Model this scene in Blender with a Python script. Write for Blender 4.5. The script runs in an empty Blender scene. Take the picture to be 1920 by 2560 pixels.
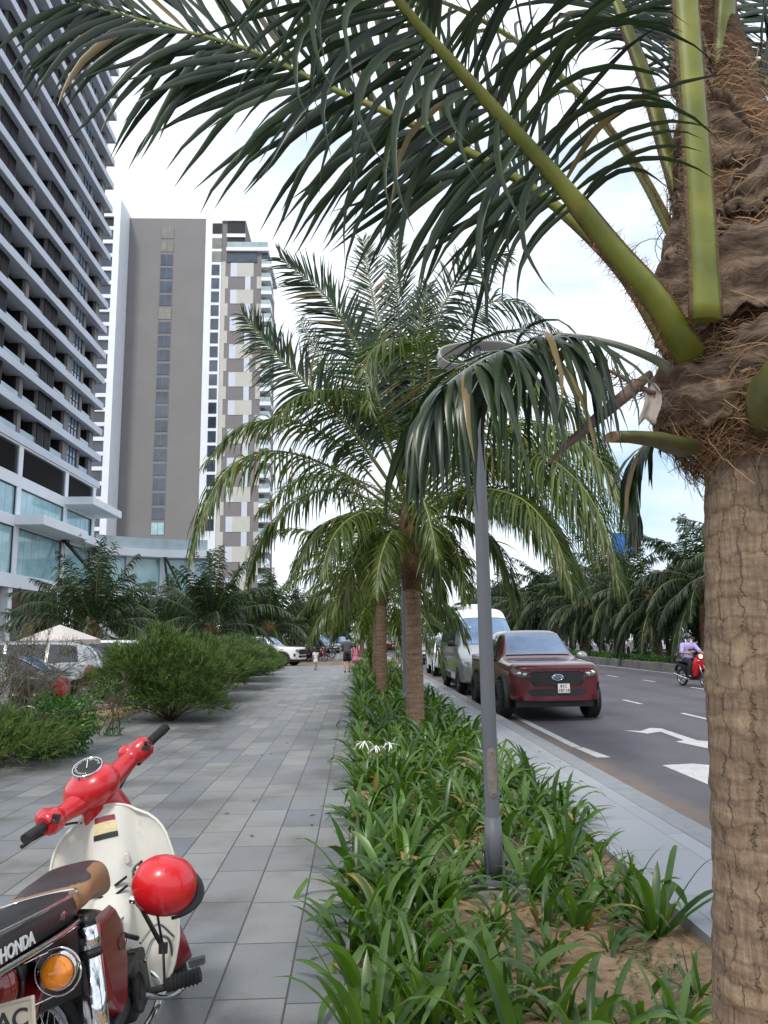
import bpy, bmesh, math, random
import numpy as np
from mathutils import Vector, Matrix, Euler
random.seed(7)
RNG = np.random.default_rng(11)
SC = bpy.context.scene
COL = SC.collection
PI = math.pi
rad = math.radians
# ------------------------------------------------------------------ camera
CAM_H = 1.62
FPX = 1900.0
cam_d = bpy.data.cameras.new('camera')
cam = bpy.data.objects.new('camera', cam_d)
COL.objects.link(cam)
cam_d.sensor_fit = 'VERTICAL'
cam_d.sensor_height = 36.0
cam_d.lens = 36.0 * FPX / 2560.0
cam_d.clip_start = 0.05
cam_d.clip_end = 4000
CR = Matrix.Rotation(rad(-2.2), 3, 'Z') @ Matrix.Rotation(PI / 2 + rad(9.3), 3, 'X') @ Matrix.Rotation(rad(-0.8), 3, 'Z')
cam.matrix_world = Matrix.Translation((0, 0, CAM_H)) @ CR.to_4x4()
SC.camera = cam
CO = Vector((0, 0, CAM_H))


def ray(px, py):
    return CR @ Vector(((px - 960) / FPX, -(py - 1280) / FPX, -1.0))


def gp(px, py, z=0.0):
    r = ray(px, py)
    return CO + r * ((z - CAM_H) / r.z)


def at(px, py, Y):
    r = ray(px, py)
    return CO + r * (Y / r.y)


# ------------------------------------------------------------------ tagging and objects
def tag(o, label=None, cat=None, group=None, kind=None):
    if label: o['label'] = label
    if cat: o['category'] = cat
    if group: o['group'] = group
    if kind: o['kind'] = kind
    return o


def empty(name, loc=(0, 0, 0), rz=0.0, label=None, cat=None, group=None):
    o = bpy.data.objects.new(name, None)
    o.empty_display_size = 0.2
    o.location = loc
    o.rotation_euler = (0, 0, rz)
    COL.objects.link(o)
    return tag(o, label, cat, group)


def copy_tree(o, parent=None):
    c = o.copy()
    COL.objects.link(c)
    if parent: c.parent = parent
    for ch in o.children:
        copy_tree(ch, c)
    return c


class MB:
    """collects shapes and links them as one mesh object"""
    def __init__(s):
        s.v = []; s.f = []; s.m = []; s.s = []; s.t = []

    def add(s, verts, faces, m=0, smooth=False, tint=None):
        b = len(s.v)
        s.v.extend([tuple(map(float, p)) for p in verts])
        s.f.extend([tuple(int(i) + b for i in f) for f in faces])
        s.m.extend([m] * len(faces)); s.s.extend([smooth] * len(faces))
        if tint is None: s.t.extend([0.5] * len(faces))
        else: s.t.extend([float(x) for x in tint])
        return s

    def box(s, x0, x1, y0, y1, z0, z1, m=0):
        v = [(x0, y0, z0), (x1, y0, z0), (x1, y1, z0), (x0, y1, z0), (x0, y0, z1), (x1, y0, z1), (x1, y1, z1), (x0, y1, z1)]
        f = [(0, 3, 2, 1), (4, 5, 6, 7), (0, 1, 5, 4), (1, 2, 6, 5), (2, 3, 7, 6), (3, 0, 4, 7)]
        return s.add(v, f, m)

    def obox(s, c, size, rot=None, m=0):
        """box at centre c with rotation matrix"""
        R = rot if rot is not None else Matrix.Identity(3)
        hx, hy, hz = size[0] / 2, size[1] / 2, size[2] / 2
        v = [Vector(c) + R @ Vector((a * hx, b * hy, d * hz)) for d in (-1, 1) for a, b in ((-1, -1), (1, -1), (1, 1), (-1, 1))]
        f = [(0, 3, 2, 1), (4, 5, 6, 7), (0, 1, 5, 4), (1, 2, 6, 5), (2, 3, 7, 6), (3, 0, 4, 7)]
        return s.add(v, f, m)

    def tube(s, pts, radii, n=10, m=0, smooth=True, caps=True, flat=None, up=None):
        """tube along pts; flat = list of (ru, rv) scale pairs or None"""
        P = [Vector(p) for p in pts]
        k = len(P)
        if not hasattr(radii, '__len__'): radii = [radii] * k
        T = []
        for i in range(k):
            a = P[max(i - 1, 0)]; b = P[min(i + 1, k - 1)]
            d = (b - a)
            T.append(d.normalized() if d.length > 1e-9 else Vector((0, 0, 1)))
        u0 = Vector(up) if up is not None else (Vector((0, 0, 1)) if abs(T[0].z) < 0.9 else Vector((0, 1, 0)))
        u = (u0 - T[0] * u0.dot(T[0])).normalized()
        vs = []
        for i in range(k):
            u = (u - T[i] * u.dot(T[i]))
            u = u.normalized() if u.length > 1e-6 else T[i].orthogonal().normalized()
            w = T[i].cross(u)
            fu, fv = flat[i] if (flat and hasattr(flat[0], '__len__')) else (flat if flat else (1, 1))
            for j in range(n):
                a = 2 * PI * j / n
                vs.append(P[i] + u * (math.cos(a) * radii[i] * fu) + w * (math.sin(a) * radii[i] * fv))
        fs = []
        for i in range(k - 1):
            for j in range(n):
                fs.append((i * n + j, i * n + (j + 1) % n, (i + 1) * n + (j + 1) % n, (i + 1) * n + j))
        s.add(vs, fs, m, smooth)
        if caps:
            b = len(s.v) - k * n
            s.f.append(tuple(b + j for j in range(n))[::-1]); s.m.append(m); s.s.append(False); s.t.append(.5)
            s.f.append(tuple(b + (k - 1) * n + j for j in range(n))); s.m.append(m); s.s.append(False); s.t.append(.5)
        return s

    def lathe(s, prof, c=(0, 0, 0), n=24, m=0, axis='Z', smooth=True, rot=None):
        """prof: list of (r, h) revolved round the axis"""
        vs = []; fs = []
        k = len(prof)
        for r, h in prof:
            for j in range(n):
                a = 2 * PI * j / n
                x, y, z = r * math.cos(a), r * math.sin(a), h
                if axis == 'X': p = Vector((z, x, y))
                elif axis == 'Y': p = Vector((y, z, x))
                else: p = Vector((x, y, z))
                if rot is not None: p = rot @ p
                vs.append(Vector(c) + p)
        for i in range(k - 1):
            for j in range(n):
                fs.append((i * n + j, i * n + (j + 1) % n, (i + 1) * n + (j + 1) % n, (i + 1) * n + j))
        return s.add(vs, fs, m, smooth)

    def prism(s, poly, origin, ex, ey, ez, h, m=0):
        """2-D polygon in the plane (ex, ey) extruded along ez by h"""
        O = Vector(origin); ex = Vector(ex); ey = Vector(ey); ez = Vector(ez)
        n = len(poly)
        v = [O + ex * a + ey * b for a, b in poly] + [O + ex * a + ey * b + ez * h for a, b in poly]
        f = [tuple(range(n))[::-1], tuple(range(n, 2 * n))]
        for i in range(n):
            j = (i + 1) % n
            f.append((i, j, n + j, n + i))
        return s.add(v, f, m)

    def grid(s, P, m=0, smooth=True, closed=False):
        """P: rows x cols array of points"""
        r = len(P); c = len(P[0])
        vs = [p for row in P for p in row]
        fs = []
        for i in range(r - 1):
            for j in range(c if closed else c - 1):
                j2 = (j + 1) % c
                fs.append((i * c + j, i * c + j2, (i + 1) * c + j2, (i + 1) * c + j))
        return s.add(vs, fs, m, smooth)

    def ell(s, c, r, n=16, k=10, m=0, rot=None, top=PI, bot=0.0):
        prof = []
        vs = []; fs = []
        for i in range(k + 1):
            t = bot + (top - bot) * i / k
            for j in range(n):
                a = 2 * PI * j / n
                p = Vector((r[0] * math.sin(t) * math.cos(a), r[1] * math.sin(t) * math.sin(a), -r[2] * math.cos(t)))
                if rot is not None: p = rot @ p
                vs.append(Vector(c) + p)
        for i in range(k):
            for j in range(n):
                fs.append((i * n + j, i * n + (j + 1) % n, (i + 1) * n + (j + 1) % n, (i + 1) * n + j))
        return s.add(vs, fs, m, True)

    def build(s, name, mats, parent=None, world=False, loc=None, bevel=0, sub=0, solid=0, fixn=False, merge=False):
        if not isinstance(mats, (list, tuple)): mats = [mats]
        me = bpy.data.meshes.new(name)
        off = Vector((0, 0, 0))
        if world and parent is not None: off = parent.matrix_basis.translation
        elif loc is not None: off = Vector(loc)
        V = np.array(s.v, dtype=float).reshape(-1, 3) - np.array(off)
        me.from_pydata(V.tolist(), [], s.f)
        for mm in mats: me.materials.append(mm)
        me.polygons.foreach_set('material_index', s.m)
        me.polygons.foreach_set('use_smooth', s.s)
        a = me.attributes.new('tint', 'FLOAT', 'FACE')
        a.data.foreach_set('value', s.t)
        if fixn or merge:
            bm = bmesh.new(); bm.from_mesh(me)
            if merge: bmesh.ops.remove_doubles(bm, verts=bm.verts, dist=1e-4)
            if fixn: bmesh.ops.recalc_face_normals(bm, faces=bm.faces)
            bm.to_mesh(me); bm.free()
        me.update()
        o = bpy.data.objects.new(name, me)
        COL.objects.link(o)
        if parent is not None: o.parent = parent
        if loc is not None and parent is None: o.location = loc
        if solid:
            md = o.modifiers.new('s', 'SOLIDIFY'); md.thickness = solid; md.offset = 0
        if bevel:
            md = o.modifiers.new('b', 'BEVEL'); md.width = bevel; md.segments = 2; md.limit_method = 'ANGLE'; md.angle_limit = rad(35)
        if sub:
            md = o.modifiers.new('u', 'SUBSURF'); md.levels = sub; md.render_levels = sub
        return o


def text_mesh(txt, size, mat, name, parent=None, mw=None, extrude=0.002, bold=0.0, align='CENTER', sx=1.0):
    c = bpy.data.curves.new(name, 'FONT')
    c.body = txt; c.size = size; c.extrude = extrude; c.align_x = align; c.align_y = 'CENTER'; c.offset = bold
    o = bpy.data.objects.new(name + '_curve', c)
    COL.objects.link(o)
    dg = bpy.context.evaluated_depsgraph_get()
    me = bpy.data.meshes.new_from_object(o.evaluated_get(dg))
    bpy.data.objects.remove(o)
    me.name = name
    me.transform(Matrix.Diagonal((sx, 1, 1, 1)))
    me.materials.clear(); me.materials.append(mat)
    t = bpy.data.objects.new(name, me)
    COL.objects.link(t)
    if mw is not None: me.transform(mw)
    if parent is not None: t.parent = parent
    return t


def spline(P, n):
    """Catmull-Rom through P, n samples (numpy)"""
    P = np.asarray(P, float)
    k = len(P)
    Q = np.vstack([2 * P[0] - P[1], P, 2 * P[-1] - P[-2]])
    seg = np.linalg.norm(np.diff(P, axis=0), axis=1)
    cs = np.concatenate([[0], np.cumsum(seg)])
    cs = cs / cs[-1]
    t = np.linspace(0, 1, n)
    out = []
    for x in t:
        i = min(max(np.searchsorted(cs, x, 'right') - 1, 0), k - 2)
        u = (x - cs[i]) / max(cs[i + 1] - cs[i], 1e-9)
        a, b, c, d = Q[i], Q[i + 1], Q[i + 2], Q[i + 3]
        out.append(.5 * ((2 * b) + (-a + c) * u + (2 * a - 5 * b + 4 * c - d) * u * u + (-a + 3 * b - 3 * c + d) * u ** 3))
    return np.array(out)


def nrm(a):
    return a / np.maximum(np.linalg.norm(a, axis=-1, keepdims=True), 1e-9)


def ribbons(mb, C, S, W, fold=None, m=0, tint=None, smooth=True):
    """C (N,K,3) centre lines, S (N,K,3) side vectors, W (N,K) half widths; fold (N,K,3) offset of the midrib"""
    N, K, _ = C.shape
    L = C - S * W[..., None]; Rr = C + S * W[..., None]
    if fold is None:
        V = np.stack([L, Rr], 2); c = 2
    else:
        V = np.stack([L, C + fold, Rr], 2); c = 3
    V = V.reshape(-1, 3)
    base = (np.arange(N) * K * c)[:, None, None]
    kk = (np.arange(K - 1) * c)[None, :, None]
    jj = np.arange(c - 1)[None, None, :]
    a = base + kk + jj
    F = np.stack([a, a + 1, a + c + 1, a + c], -1).reshape(-1, 4)
    if tint is None: tint = np.full(N, .5)
    T = np.repeat(tint, (K - 1) * (c - 1))
    b = len(mb.v)
    mb.v.extend(map(tuple, V.tolist()))
    mb.f.extend(map(tuple, (F + b).tolist()))
    mb.m.extend([m] * len(F)); mb.s.extend([smooth] * len(F)); mb.t.extend(T.tolist())


# ------------------------------------------------------------------ materials
def newmat(name):
    m = bpy.data.materials.new(name)
    m.use_nodes = True
    nt = m.node_tree
    b = nt.nodes['Principled BSDF']
    return m, nt, b


def N(nt, t, **kw):
    n = nt.nodes.new(t)
    for k, v in kw.items():
        if k in n.inputs: n.inputs[k].default_value = v
        else: setattr(n, k, v)
    return n


def ramp(nt, fac, stops):
    r = nt.nodes.new('ShaderNodeValToRGB')
    e = r.color_ramp.elements
    while len(e) < len(stops): e.new(0.5)
    for x, (p, c) in zip(e, stops):
        x.position = p; x.color = (*c, 1) if len(c) == 3 else c
    nt.links.new(fac, r.inputs['Fac'])
    return r


def mat(name, col, rough=.5, metal=0., var=0.12, scale=4., bump=0., bscale=60., spec=.5, coat=0., col2=None, emit=0., trans=0., dirt=0., dirtcol=(.12, .09, .06)):
    m, nt, b = newmat(name)
    b.inputs['Roughness'].default_value = rough
    b.inputs['Metallic'].default_value = metal
    b.inputs['Specular IOR Level'].default_value = spec
    b.inputs['Coat Weight'].default_value = coat
    b.inputs['Coat Roughness'].default_value = .06
    if trans: b.inputs['Transmission Weight'].default_value = trans
    tc = N(nt, 'ShaderNodeTexCoord')
    nz = N(nt, 'ShaderNodeTexNoise', Scale=scale, Detail=5.0, Roughness=.6)
    nt.links.new(tc.outputs['Object'], nz.inputs['Vector'])
    c2 = col2 if col2 else tuple(min(1, c * (1 + var)) for c in col)
    c1 = col if col2 else tuple(c * (1 - var) for c in col)
    r = ramp(nt, nz.outputs['Fac'], [(.3, c1), (.7, c2)])
    out = r.outputs['Color']
    if dirt:
        n2 = N(nt, 'ShaderNodeTexNoise', Scale=scale * 2.7, Detail=8.0, Roughness=.7)
        nt.links.new(tc.outputs['Object'], n2.inputs['Vector'])
        rr = ramp(nt, n2.outputs['Fac'], [(.55, (0, 0, 0)), (.75, (dirt, dirt, dirt))])
        mx = N(nt, 'ShaderNodeMix', data_type='RGBA')
        nt.links.new(rr.outputs['Color'], mx.inputs['Factor'])
        nt.links.new(out, mx.inputs['A']); mx.inputs['B'].default_value = (*dirtcol, 1)
        out = mx.outputs['Result']
    nt.links.new(out, b.inputs['Base Color'])
    if emit:
        nt.links.new(out, b.inputs['Emission Color']); b.inputs['Emission Strength'].default_value = emit
    if bump:
        nb = N(nt, 'ShaderNodeTexNoise', Scale=bscale, Detail=4.0)
        nt.links.new(tc.outputs['Object'], nb.inputs['Vector'])
        bp = N(nt, 'ShaderNodeBump', Strength=bump, Distance=.02)
        nt.links.new(nb.outputs['Fac'], bp.inputs['Height'])
        nt.links.new(bp.outputs['Normal'], b.inputs['Normal'])
    return m


def leafmat(name, dark, light, rough=.42, transl=.3, tcol=None, spec=.5, dead=None, hue_scale=.7, deadpos=.93):
    """foliage: random leaf tint, slow colour drift, light passing through"""
    m, nt, b = newmat(name)
    b.inputs['Roughness'].default_value = rough
    b.inputs['Specular IOR Level'].default_value = spec
    at_ = N(nt, 'ShaderNodeAttribute', attribute_name='tint')
    geo = N(nt, 'ShaderNodeTexCoord')
    nz = N(nt, 'ShaderNodeTexNoise', Scale=hue_scale, Detail=3.0)
    nt.links.new(geo.outputs['Object'], nz.inputs['Vector'])
    ad = N(nt, 'ShaderNodeMath', operation='MULTIPLY_ADD')
    nt.links.new(nz.outputs['Fac'], ad.inputs[0]); ad.inputs[1].default_value = .6
    sb = N(nt, 'ShaderNodeMath', operation='ADD'); sb.inputs[1].default_value = -.3
    nt.links.new(at_.outputs['Fac'], sb.inputs[0])
    nt.links.new(sb.outputs[0], ad.inputs[2])
    st = [(.1, dark), (.85, light)]
    if dead: st += [(deadpos, light), (min(deadpos + .04, 1.0), dead)]
    r = ramp(nt, ad.outputs[0], st)
    nt.links.new(r.outputs['Color'], b.inputs['Base Color'])
    tr = N(nt, 'ShaderNodeBsdfTranslucent')
    hs = N(nt, 'ShaderNodeHueSaturation', Saturation=1.15, Value=1.6)
    nt.links.new(r.outputs['Color'], hs.inputs['Color'])
    nt.links.new(hs.outputs['Color'], tr.inputs['Color'])
    mx = N(nt, 'ShaderNodeMixShader', Fac=transl)
    nt.links.new(b.outputs[0], mx.inputs[1]); nt.links.new(tr.outputs[0], mx.inputs[2])
    nt.links.new(mx.outputs[0], nt.nodes['Material Output'].inputs['Surface'])
    return m


def glassmat(name, col, rough=.05, var=.1, metal=0.0, scale=.6):
    m = mat(name, col, rough, metal, var, scale, spec=1.0)
    return m


M = {}
M['black'] = mat('black_plastic', (.012, .012, .013), .45, var=.3)
M['rubber'] = mat('rubber', (.014, .014, .015), .75, var=.3, bump=.3, bscale=150)
M['grip'] = mat('grip_rubber', (.018, .018, .019), .6, var=.2, bump=.6, bscale=500)
M['chrome'] = mat('chrome', (.75, .76, .78), .1, 1.0, var=.06, dirt=.5, scale=14, dirtcol=(.25, .2, .15))
M['steel'] = mat('grey_steel', (.3, .3, .31), .35, 1.0, var=.25, scale=18, dirt=.4)
M['dark_metal'] = mat('dark_metal', (.03, .03, .032), .5, .4, var=.4, scale=18, dirt=.5, dirtcol=(.09, .07, .05))
M['white_paint'] = mat('white_wall_paint', (.74, .77, .82), .6, var=.05, scale=.4)
M['skin'] = mat('skin', (.42, .25, .17), .55, var=.1, scale=20)
M['hair'] = mat('black_hair', (.01, .009, .009), .5, var=.3, scale=60)

# ------------------------------------------------------------------ light
SUN_EL, SUN_AZ = 52.0, 200.0       # azimuth clockwise from +Y
w = bpy.data.worlds.new('World'); SC.world = w
w.use_nodes = True
nt = w.node_tree
bg = nt.nodes['Background']
sky = N(nt, 'ShaderNodeTexSky', sky_type='NISHITA')
sky.sun_disc = False
sky.sun_elevation = rad(SUN_EL); sky.sun_rotation = rad(SUN_AZ)
sky.air_density = 1.0; sky.dust_density = 1.0; sky.ozone_density = 1.5
tc = N(nt, 'ShaderNodeTexCoord')
mp = N(nt, 'ShaderNodeMapping'); mp.inputs['Scale'].default_value = (1.0, 1.0, 2.6); mp.inputs['Location'].default_value = (.35, .1, .25)
nt.links.new(tc.outputs['Generated'], mp.inputs['Vector'])
nz = N(nt, 'ShaderNodeTexNoise', Scale=1.9, Detail=7.0, Roughness=.52, Distortion=.3)
nt.links.new(mp.outputs[0], nz.inputs['Vector'])
cr = ramp(nt, nz.outputs['Fac'], [(.26, (0, 0, 0)), (.48, (1, 1, 1))])
n2 = N(nt, 'ShaderNodeTexNoise', Scale=3.2, Detail=6.0, Roughness=.55)
nt.links.new(mp.outputs[0], n2.inputs['Vector'])
cc = ramp(nt, n2.outputs['Fac'], [(.3, (7.4, 8.3, 9.7)), (.6, (11.0, 11.5, 12.2))])
bl = N(nt, 'ShaderNodeMix', data_type='RGBA'); bl.inputs['Factor'].default_value = .55
nt.links.new(sky.outputs[0], bl.inputs['A']); bl.inputs['B'].default_value = (5.2, 8.2, 11.5, 1)
mx = N(nt, 'ShaderNodeMix', data_type='RGBA')
nt.links.new(cr.outputs['Color'], mx.inputs['Factor'])
nt.links.new(bl.outputs['Result'], mx.inputs['A']); nt.links.new(cc.outputs['Color'], mx.inputs['B'])
nt.links.new(mx.outputs['Result'], bg.inputs['Color'])
bg.inputs['Strength'].default_value = .1
sl = bpy.data.lights.new('sun', 'SUN'); sl.energy = 2.1; sl.angle = rad(9); sl.color = (1, .95, .87)
so = bpy.data.objects.new('sun', sl); COL.objects.link(so)
sd = Vector((math.sin(rad(SUN_AZ)) * math.cos(rad(SUN_EL)), math.cos(rad(SUN_AZ)) * math.cos(rad(SUN_EL)), math.sin(rad(SUN_EL))))
so.rotation_euler = sd.to_track_quat('Z', 'Y').to_euler()
so.location = (0, 0, 40)
SC.view_settings.view_transform = 'Standard'
SC.view_settings.look = 'None'
SC.view_settings.exposure = 0.26
SC.view_settings.gamma = 1.0
SC.view_settings.use_curve_mapping = False
SC.render.engine = 'CYCLES'
SC.cycles.max_bounces = 8
SC.cycles.transparent_max_bounces = 8
# ------------------------------------------------------------------ ground, paving, road
ROAD_Z = -0.13
KX = 2.93


def tilemat(name, tw, tl, c_lo, c_hi, gap=.007, gapcol=(.045, .042, .04), along='Y', stain=.35, bumpk=.25):
    m, nt, b = newmat(name)
    L = nt.links.new
    tc = N(nt, 'ShaderNodeTexCoord')
    sp = N(nt, 'ShaderNodeSeparateXYZ'); L(tc.outputs['Object'], sp.inputs[0])
    X, Y = (sp.outputs['X'], sp.outputs['Y']) if along == 'Y' else (sp.outputs['Y'], sp.outputs['X'])

    def mth(op, a, bb=None, c=None):
        n = N(nt, 'ShaderNodeMath', operation=op)
        for i, q in enumerate((a, bb, c)):
            if q is None: continue
            if isinstance(q, (int, float)): n.inputs[i].default_value = q
            else: L(q, n.inputs[i])
        return n.outputs[0]
    xs = mth('DIVIDE', X, tw); col = mth('FLOOR', xs)
    wn = N(nt, 'ShaderNodeTexWhiteNoise', noise_dimensions='1D'); L(col, wn.inputs['W'])
    ys = mth('ADD', mth('DIVIDE', Y, tl), wn.outputs['Value']); row = mth('FLOOR', ys)
    cb = N(nt, 'ShaderNodeCombineXYZ'); L(col, cb.inputs[0]); L(row, cb.inputs[1])
    w2 = N(nt, 'ShaderNodeTexWhiteNoise', noise_dimensions='2D'); L(cb.outputs[0], w2.inputs['Vector'])
    fx = mth('FRACT', xs); fy = mth('FRACT', ys)
    dx = mth('MULTIPLY', mth('MINIMUM', fx, mth('SUBTRACT', 1.0, fx)), tw)
    dy = mth('MULTIPLY', mth('MINIMUM', fy, mth('SUBTRACT', 1.0, fy)), tl)
    dd = mth('MINIMUM', dx, dy)
    edge = N(nt, 'ShaderNodeMapRange', interpolation_type='SMOOTHSTEP'); L(dd, edge.inputs['Value'])
    edge.inputs['From Min'].default_value = gap * .4; edge.inputs['From Max'].default_value = gap
    r = ramp(nt, w2.outputs['Value'], [(0, c_lo), (.55, tuple((a + d) / 2 for a, d in zip(c_lo, c_hi))), (1, c_hi)])
    # speckle of the granite
    n1 = N(nt, 'ShaderNodeTexNoise', Scale=140.0, Detail=3.0, Roughness=.8); L(tc.outputs['Object'], n1.inputs['Vector'])
    r1 = ramp(nt, n1.outputs['Fac'], [(.3, (.5, .5, .5)), (.7, (1.4, 1.4, 1.4))])
    mu = N(nt, 'ShaderNodeMix', data_type='RGBA', blend_type='MULTIPLY'); mu.inputs['Factor'].default_value = .75
    L(r.outputs['Color'], mu.inputs['A']); L(r1.outputs['Color'], mu.inputs['B'])
    # stains
    n2 = N(nt, 'ShaderNodeTexNoise', Scale=.9, Detail=9.0, Roughness=.65); L(tc.outputs['Object'], n2.inputs['Vector'])
    r2 = ramp(nt, n2.outputs['Fac'], [(.33, (.52, .49, .45)), (.5, (.95, .94, .92)), (.66, (1.1, 1.1, 1.12))])
    m2 = N(nt, 'ShaderNodeMix', data_type='RGBA', blend_type='MULTIPLY'); m2.inputs['Factor'].default_value = stain
    L(mu.outputs['Result'], m2.inputs['A']); L(r2.outputs['Color'], m2.inputs['B'])
    m3 = N(nt, 'ShaderNodeMix', data_type='RGBA'); L(edge.outputs[0], m3.inputs['Factor'])
    m3.inputs['A'].default_value = (*gapcol, 1); L(m2.outputs['Result'], m3.inputs['B'])
    L(m3.outputs['Result'], b.inputs['Base Color'])
    rr = N(nt, 'ShaderNodeMapRange'); L(n2.outputs['Fac'], rr.inputs['Value'])
    rr.inputs['To Min'].default_value = .3; rr.inputs['To Max'].default_value = .62
    L(rr.outputs[0], b.inputs['Roughness'])
    hh = mth('ADD', mth('MULTIPLY', edge.outputs[0], 1.0), mth('ADD', mth('MULTIPLY', n1.outputs['Fac'], .15), mth('MULTIPLY', w2.outputs['Value'], .3)))
    bp = N(nt, 'ShaderNodeBump', Strength=bumpk, Distance=.006); L(hh, bp.inputs['Height']); L(bp.outputs['Normal'], b.inputs['Normal'])
    return m


M['paving'] = tilemat('granite_paving', .33, .64, (.15, .16, .178), (.25, .25, .245), stain=.9)
M['sidewalk'] = tilemat('pale_kerb_granite', .5, 1.0, (.27, .285, .315), (.34, .35, .37), gap=.005, gapcol=(.16, .16, .16), stain=.3)


def asphalt():
    m, nt, b = newmat('asphalt')
    L = nt.links.new
    tc = N(nt, 'ShaderNodeTexCoord')
    n1 = N(nt, 'ShaderNodeTexNoise', Scale=90.0, Detail=3.0, Roughness=.8); L(tc.outputs['Object'], n1.inputs['Vector'])
    r1 = ramp(nt, n1.outputs['Fac'], [(.3, (.066, .063, .075)), (.72, (.135, .128, .148))])
    n2 = N(nt, 'ShaderNodeTexNoise', Scale=.35, Detail=8.0, Roughness=.62); L(tc.outputs['Object'], n2.inputs['Vector'])
    r2 = ramp(nt, n2.outputs['Fac'], [(.35, (.78, .78, .8)), (.65, (1.12, 1.1, 1.08))])
    mu = N(nt, 'ShaderNodeMix', data_type='RGBA', blend_type='MULTIPLY'); mu.inputs['Factor'].default_value = 1
    L(r1.outputs['Color'], mu.inputs['A']); L(r2.outputs['Color'], mu.inputs['B'])
    # sand that has gathered along the kerb
    sp = N(nt, 'ShaderNodeSeparateXYZ'); L(tc.outputs['Object'], sp.inputs[0])
    mr = N(nt, 'ShaderNodeMapRange'); L(sp.outputs['X'], mr.inputs['Value'])
    mr.inputs['From Min'].default_value = KX; mr.inputs['From Max'].default_value = KX + .95
    mr.inputs['To Min'].default_value = 1.0; mr.inputs['To Max'].default_value = 0.0
    n3 = N(nt, 'ShaderNodeTexNoise', Scale=2.2, Detail=8.0, Roughness=.7); L(tc.outputs['Object'], n3.inputs['Vector'])
    ml = N(nt, 'ShaderNodeMath', operation='MULTIPLY'); L(mr.outputs[0], ml.inputs[0]); L(n3.outputs['Fac'], ml.inputs[1])
    r3 = ramp(nt, ml.outputs[0], [(.16, (0, 0, 0)), (.5, (.75, .75, .75))])
    m2 = N(nt, 'ShaderNodeMix', data_type='RGBA'); L(r3.outputs['Color'], m2.inputs['Factor'])
    L(mu.outputs['Result'], m2.inputs['A']); m2.inputs['B'].default_value = (.24, .165, .105, 1)
    L(m2.outputs['Result'], b.inputs['Base Color'])
    # darker wheel tracks and oil drips along the lanes
    wv = N(nt, 'ShaderNodeMath', operation='SINE'); wm = N(nt, 'ShaderNodeMath', operation='MULTIPLY_ADD'); L(sp.outputs['X'], wm.inputs[0]); wm.inputs[1].default_value = 3.6; L(n2.outputs['Fac'], wm.inputs[2]); L(wm.outputs[0], wv.inputs[0])
    rw = ramp(nt, wv.outputs[0], [(.0, (1.0, 1.0, 1.0)), (.9, (.8, .8, .81))])
    m6 = N(nt, 'ShaderNodeMix', data_type='RGBA', blend_type='MULTIPLY'); m6.inputs['Factor'].default_value = .8
    L(m2.outputs['Result'], m6.inputs['A']); L(rw.outputs['Color'], m6.inputs['B'])
    n7 = N(nt, 'ShaderNodeTexNoise', Scale=1.3, Detail=6.0, Roughness=.6); L(tc.outputs['Object'], n7.inputs['Vector'])
    r7 = ramp(nt, n7.outputs['Fac'], [(.64, (1, 1, 1)), (.7, (.62, .62, .63))])
    m7 = N(nt, 'ShaderNodeMix', data_type='RGBA', blend_type='MULTIPLY'); m7.inputs['Factor'].default_value = .8
    L(m6.outputs['Result'], m7.inputs['A']); L(r7.outputs['Color'], m7.inputs['B'])
    L(m7.outputs['Result'], b.inputs['Base Color'])
    b.inputs['Roughness'].default_value = .8
    bp = N(nt, 'ShaderNodeBump', Strength=.35, Distance=.008); L(n1.outputs['Fac'], bp.inputs['Height']); L(bp.outputs['Normal'], b.inputs['Normal'])
    return m


M['asphalt'] = asphalt()
M['soil'] = mat('sandy_soil', (.2, .12, .066), .95, var=.3, scale=9, bump=.9, bscale=55, col2=(.42, .29, .175), dirt=.6, dirtcol=(.07, .045, .03))
M['kerb'] = mat('kerb_granite', (.24, .25, .265), .7, var=.12, scale=5, bump=.2, bscale=120, dirt=.4)
M['conc'] = mat('concrete', (.2, .195, .185), .85, var=.15, scale=5, bump=.3, bscale=60, dirt=.5)
M['marking'] = mat('road_paint', (.5, .5, .5), .75, var=.12, scale=5, dirt=.95, dirtcol=(.11, .105, .108))
M['earth'] = mat('far_ground', (.16, .15, .13), .95, var=.2, scale=.4)


def sheet(name, x0, x1, y0, y1, z, m, kind='structure'):
    b = MB(); b.add([(x0, y0, z), (x1, y0, z), (x1, y1, z), (x0, y1, z)], [(0, 1, 2, 3)])
    return tag(b.build(name, m), kind=kind)


sheet('ground', -900, 900, -200, 1600, -.22, M['earth'])
b = MB(); b.add([(KX - .01, -6, ROAD_Z), (14.2, -6, ROAD_Z), (14.2, 300, ROAD_Z), (KX - .01, 300, ROAD_Z)], [(0, 1, 2, 3)])
b.add([(-60, 45.3, ROAD_Z), (KX - .01, 45.3, ROAD_Z), (KX - .01, 58, ROAD_Z), (-60, 58, ROAD_Z)], [(0, 1, 2, 3)])
tag(b.build('road', M['asphalt']), kind='structure')
sheet('parking_lot', -60, -5.0, -6, 45.2, -.06, M['asphalt'])
# far carriageway beyond the median
sheet('far_road', 18.2, 34, -6, 300, ROAD_Z, M['asphalt'])


def slab(name, x0, x1, y0, y1, ztop, m, drop=.22):
    b = MB(); b.box(x0, x1, y0, y1, ztop - drop, ztop)
    return tag(b.build(name, m), kind='structure')


slab('path', -4.95, -.07, -3, 45.2, 0.0, M['paving'])
slab('path', -4.4, -.4, 58.1, 140, 0.0, M['paving'])
slab('sidewalk', 1.89, KX - .26, -3, 45.2, 0.0, M['sidewalk'])
slab('sidewalk', 0.0, KX - .26, 58.1, 140, 0.0, M['sidewalk'])
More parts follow.
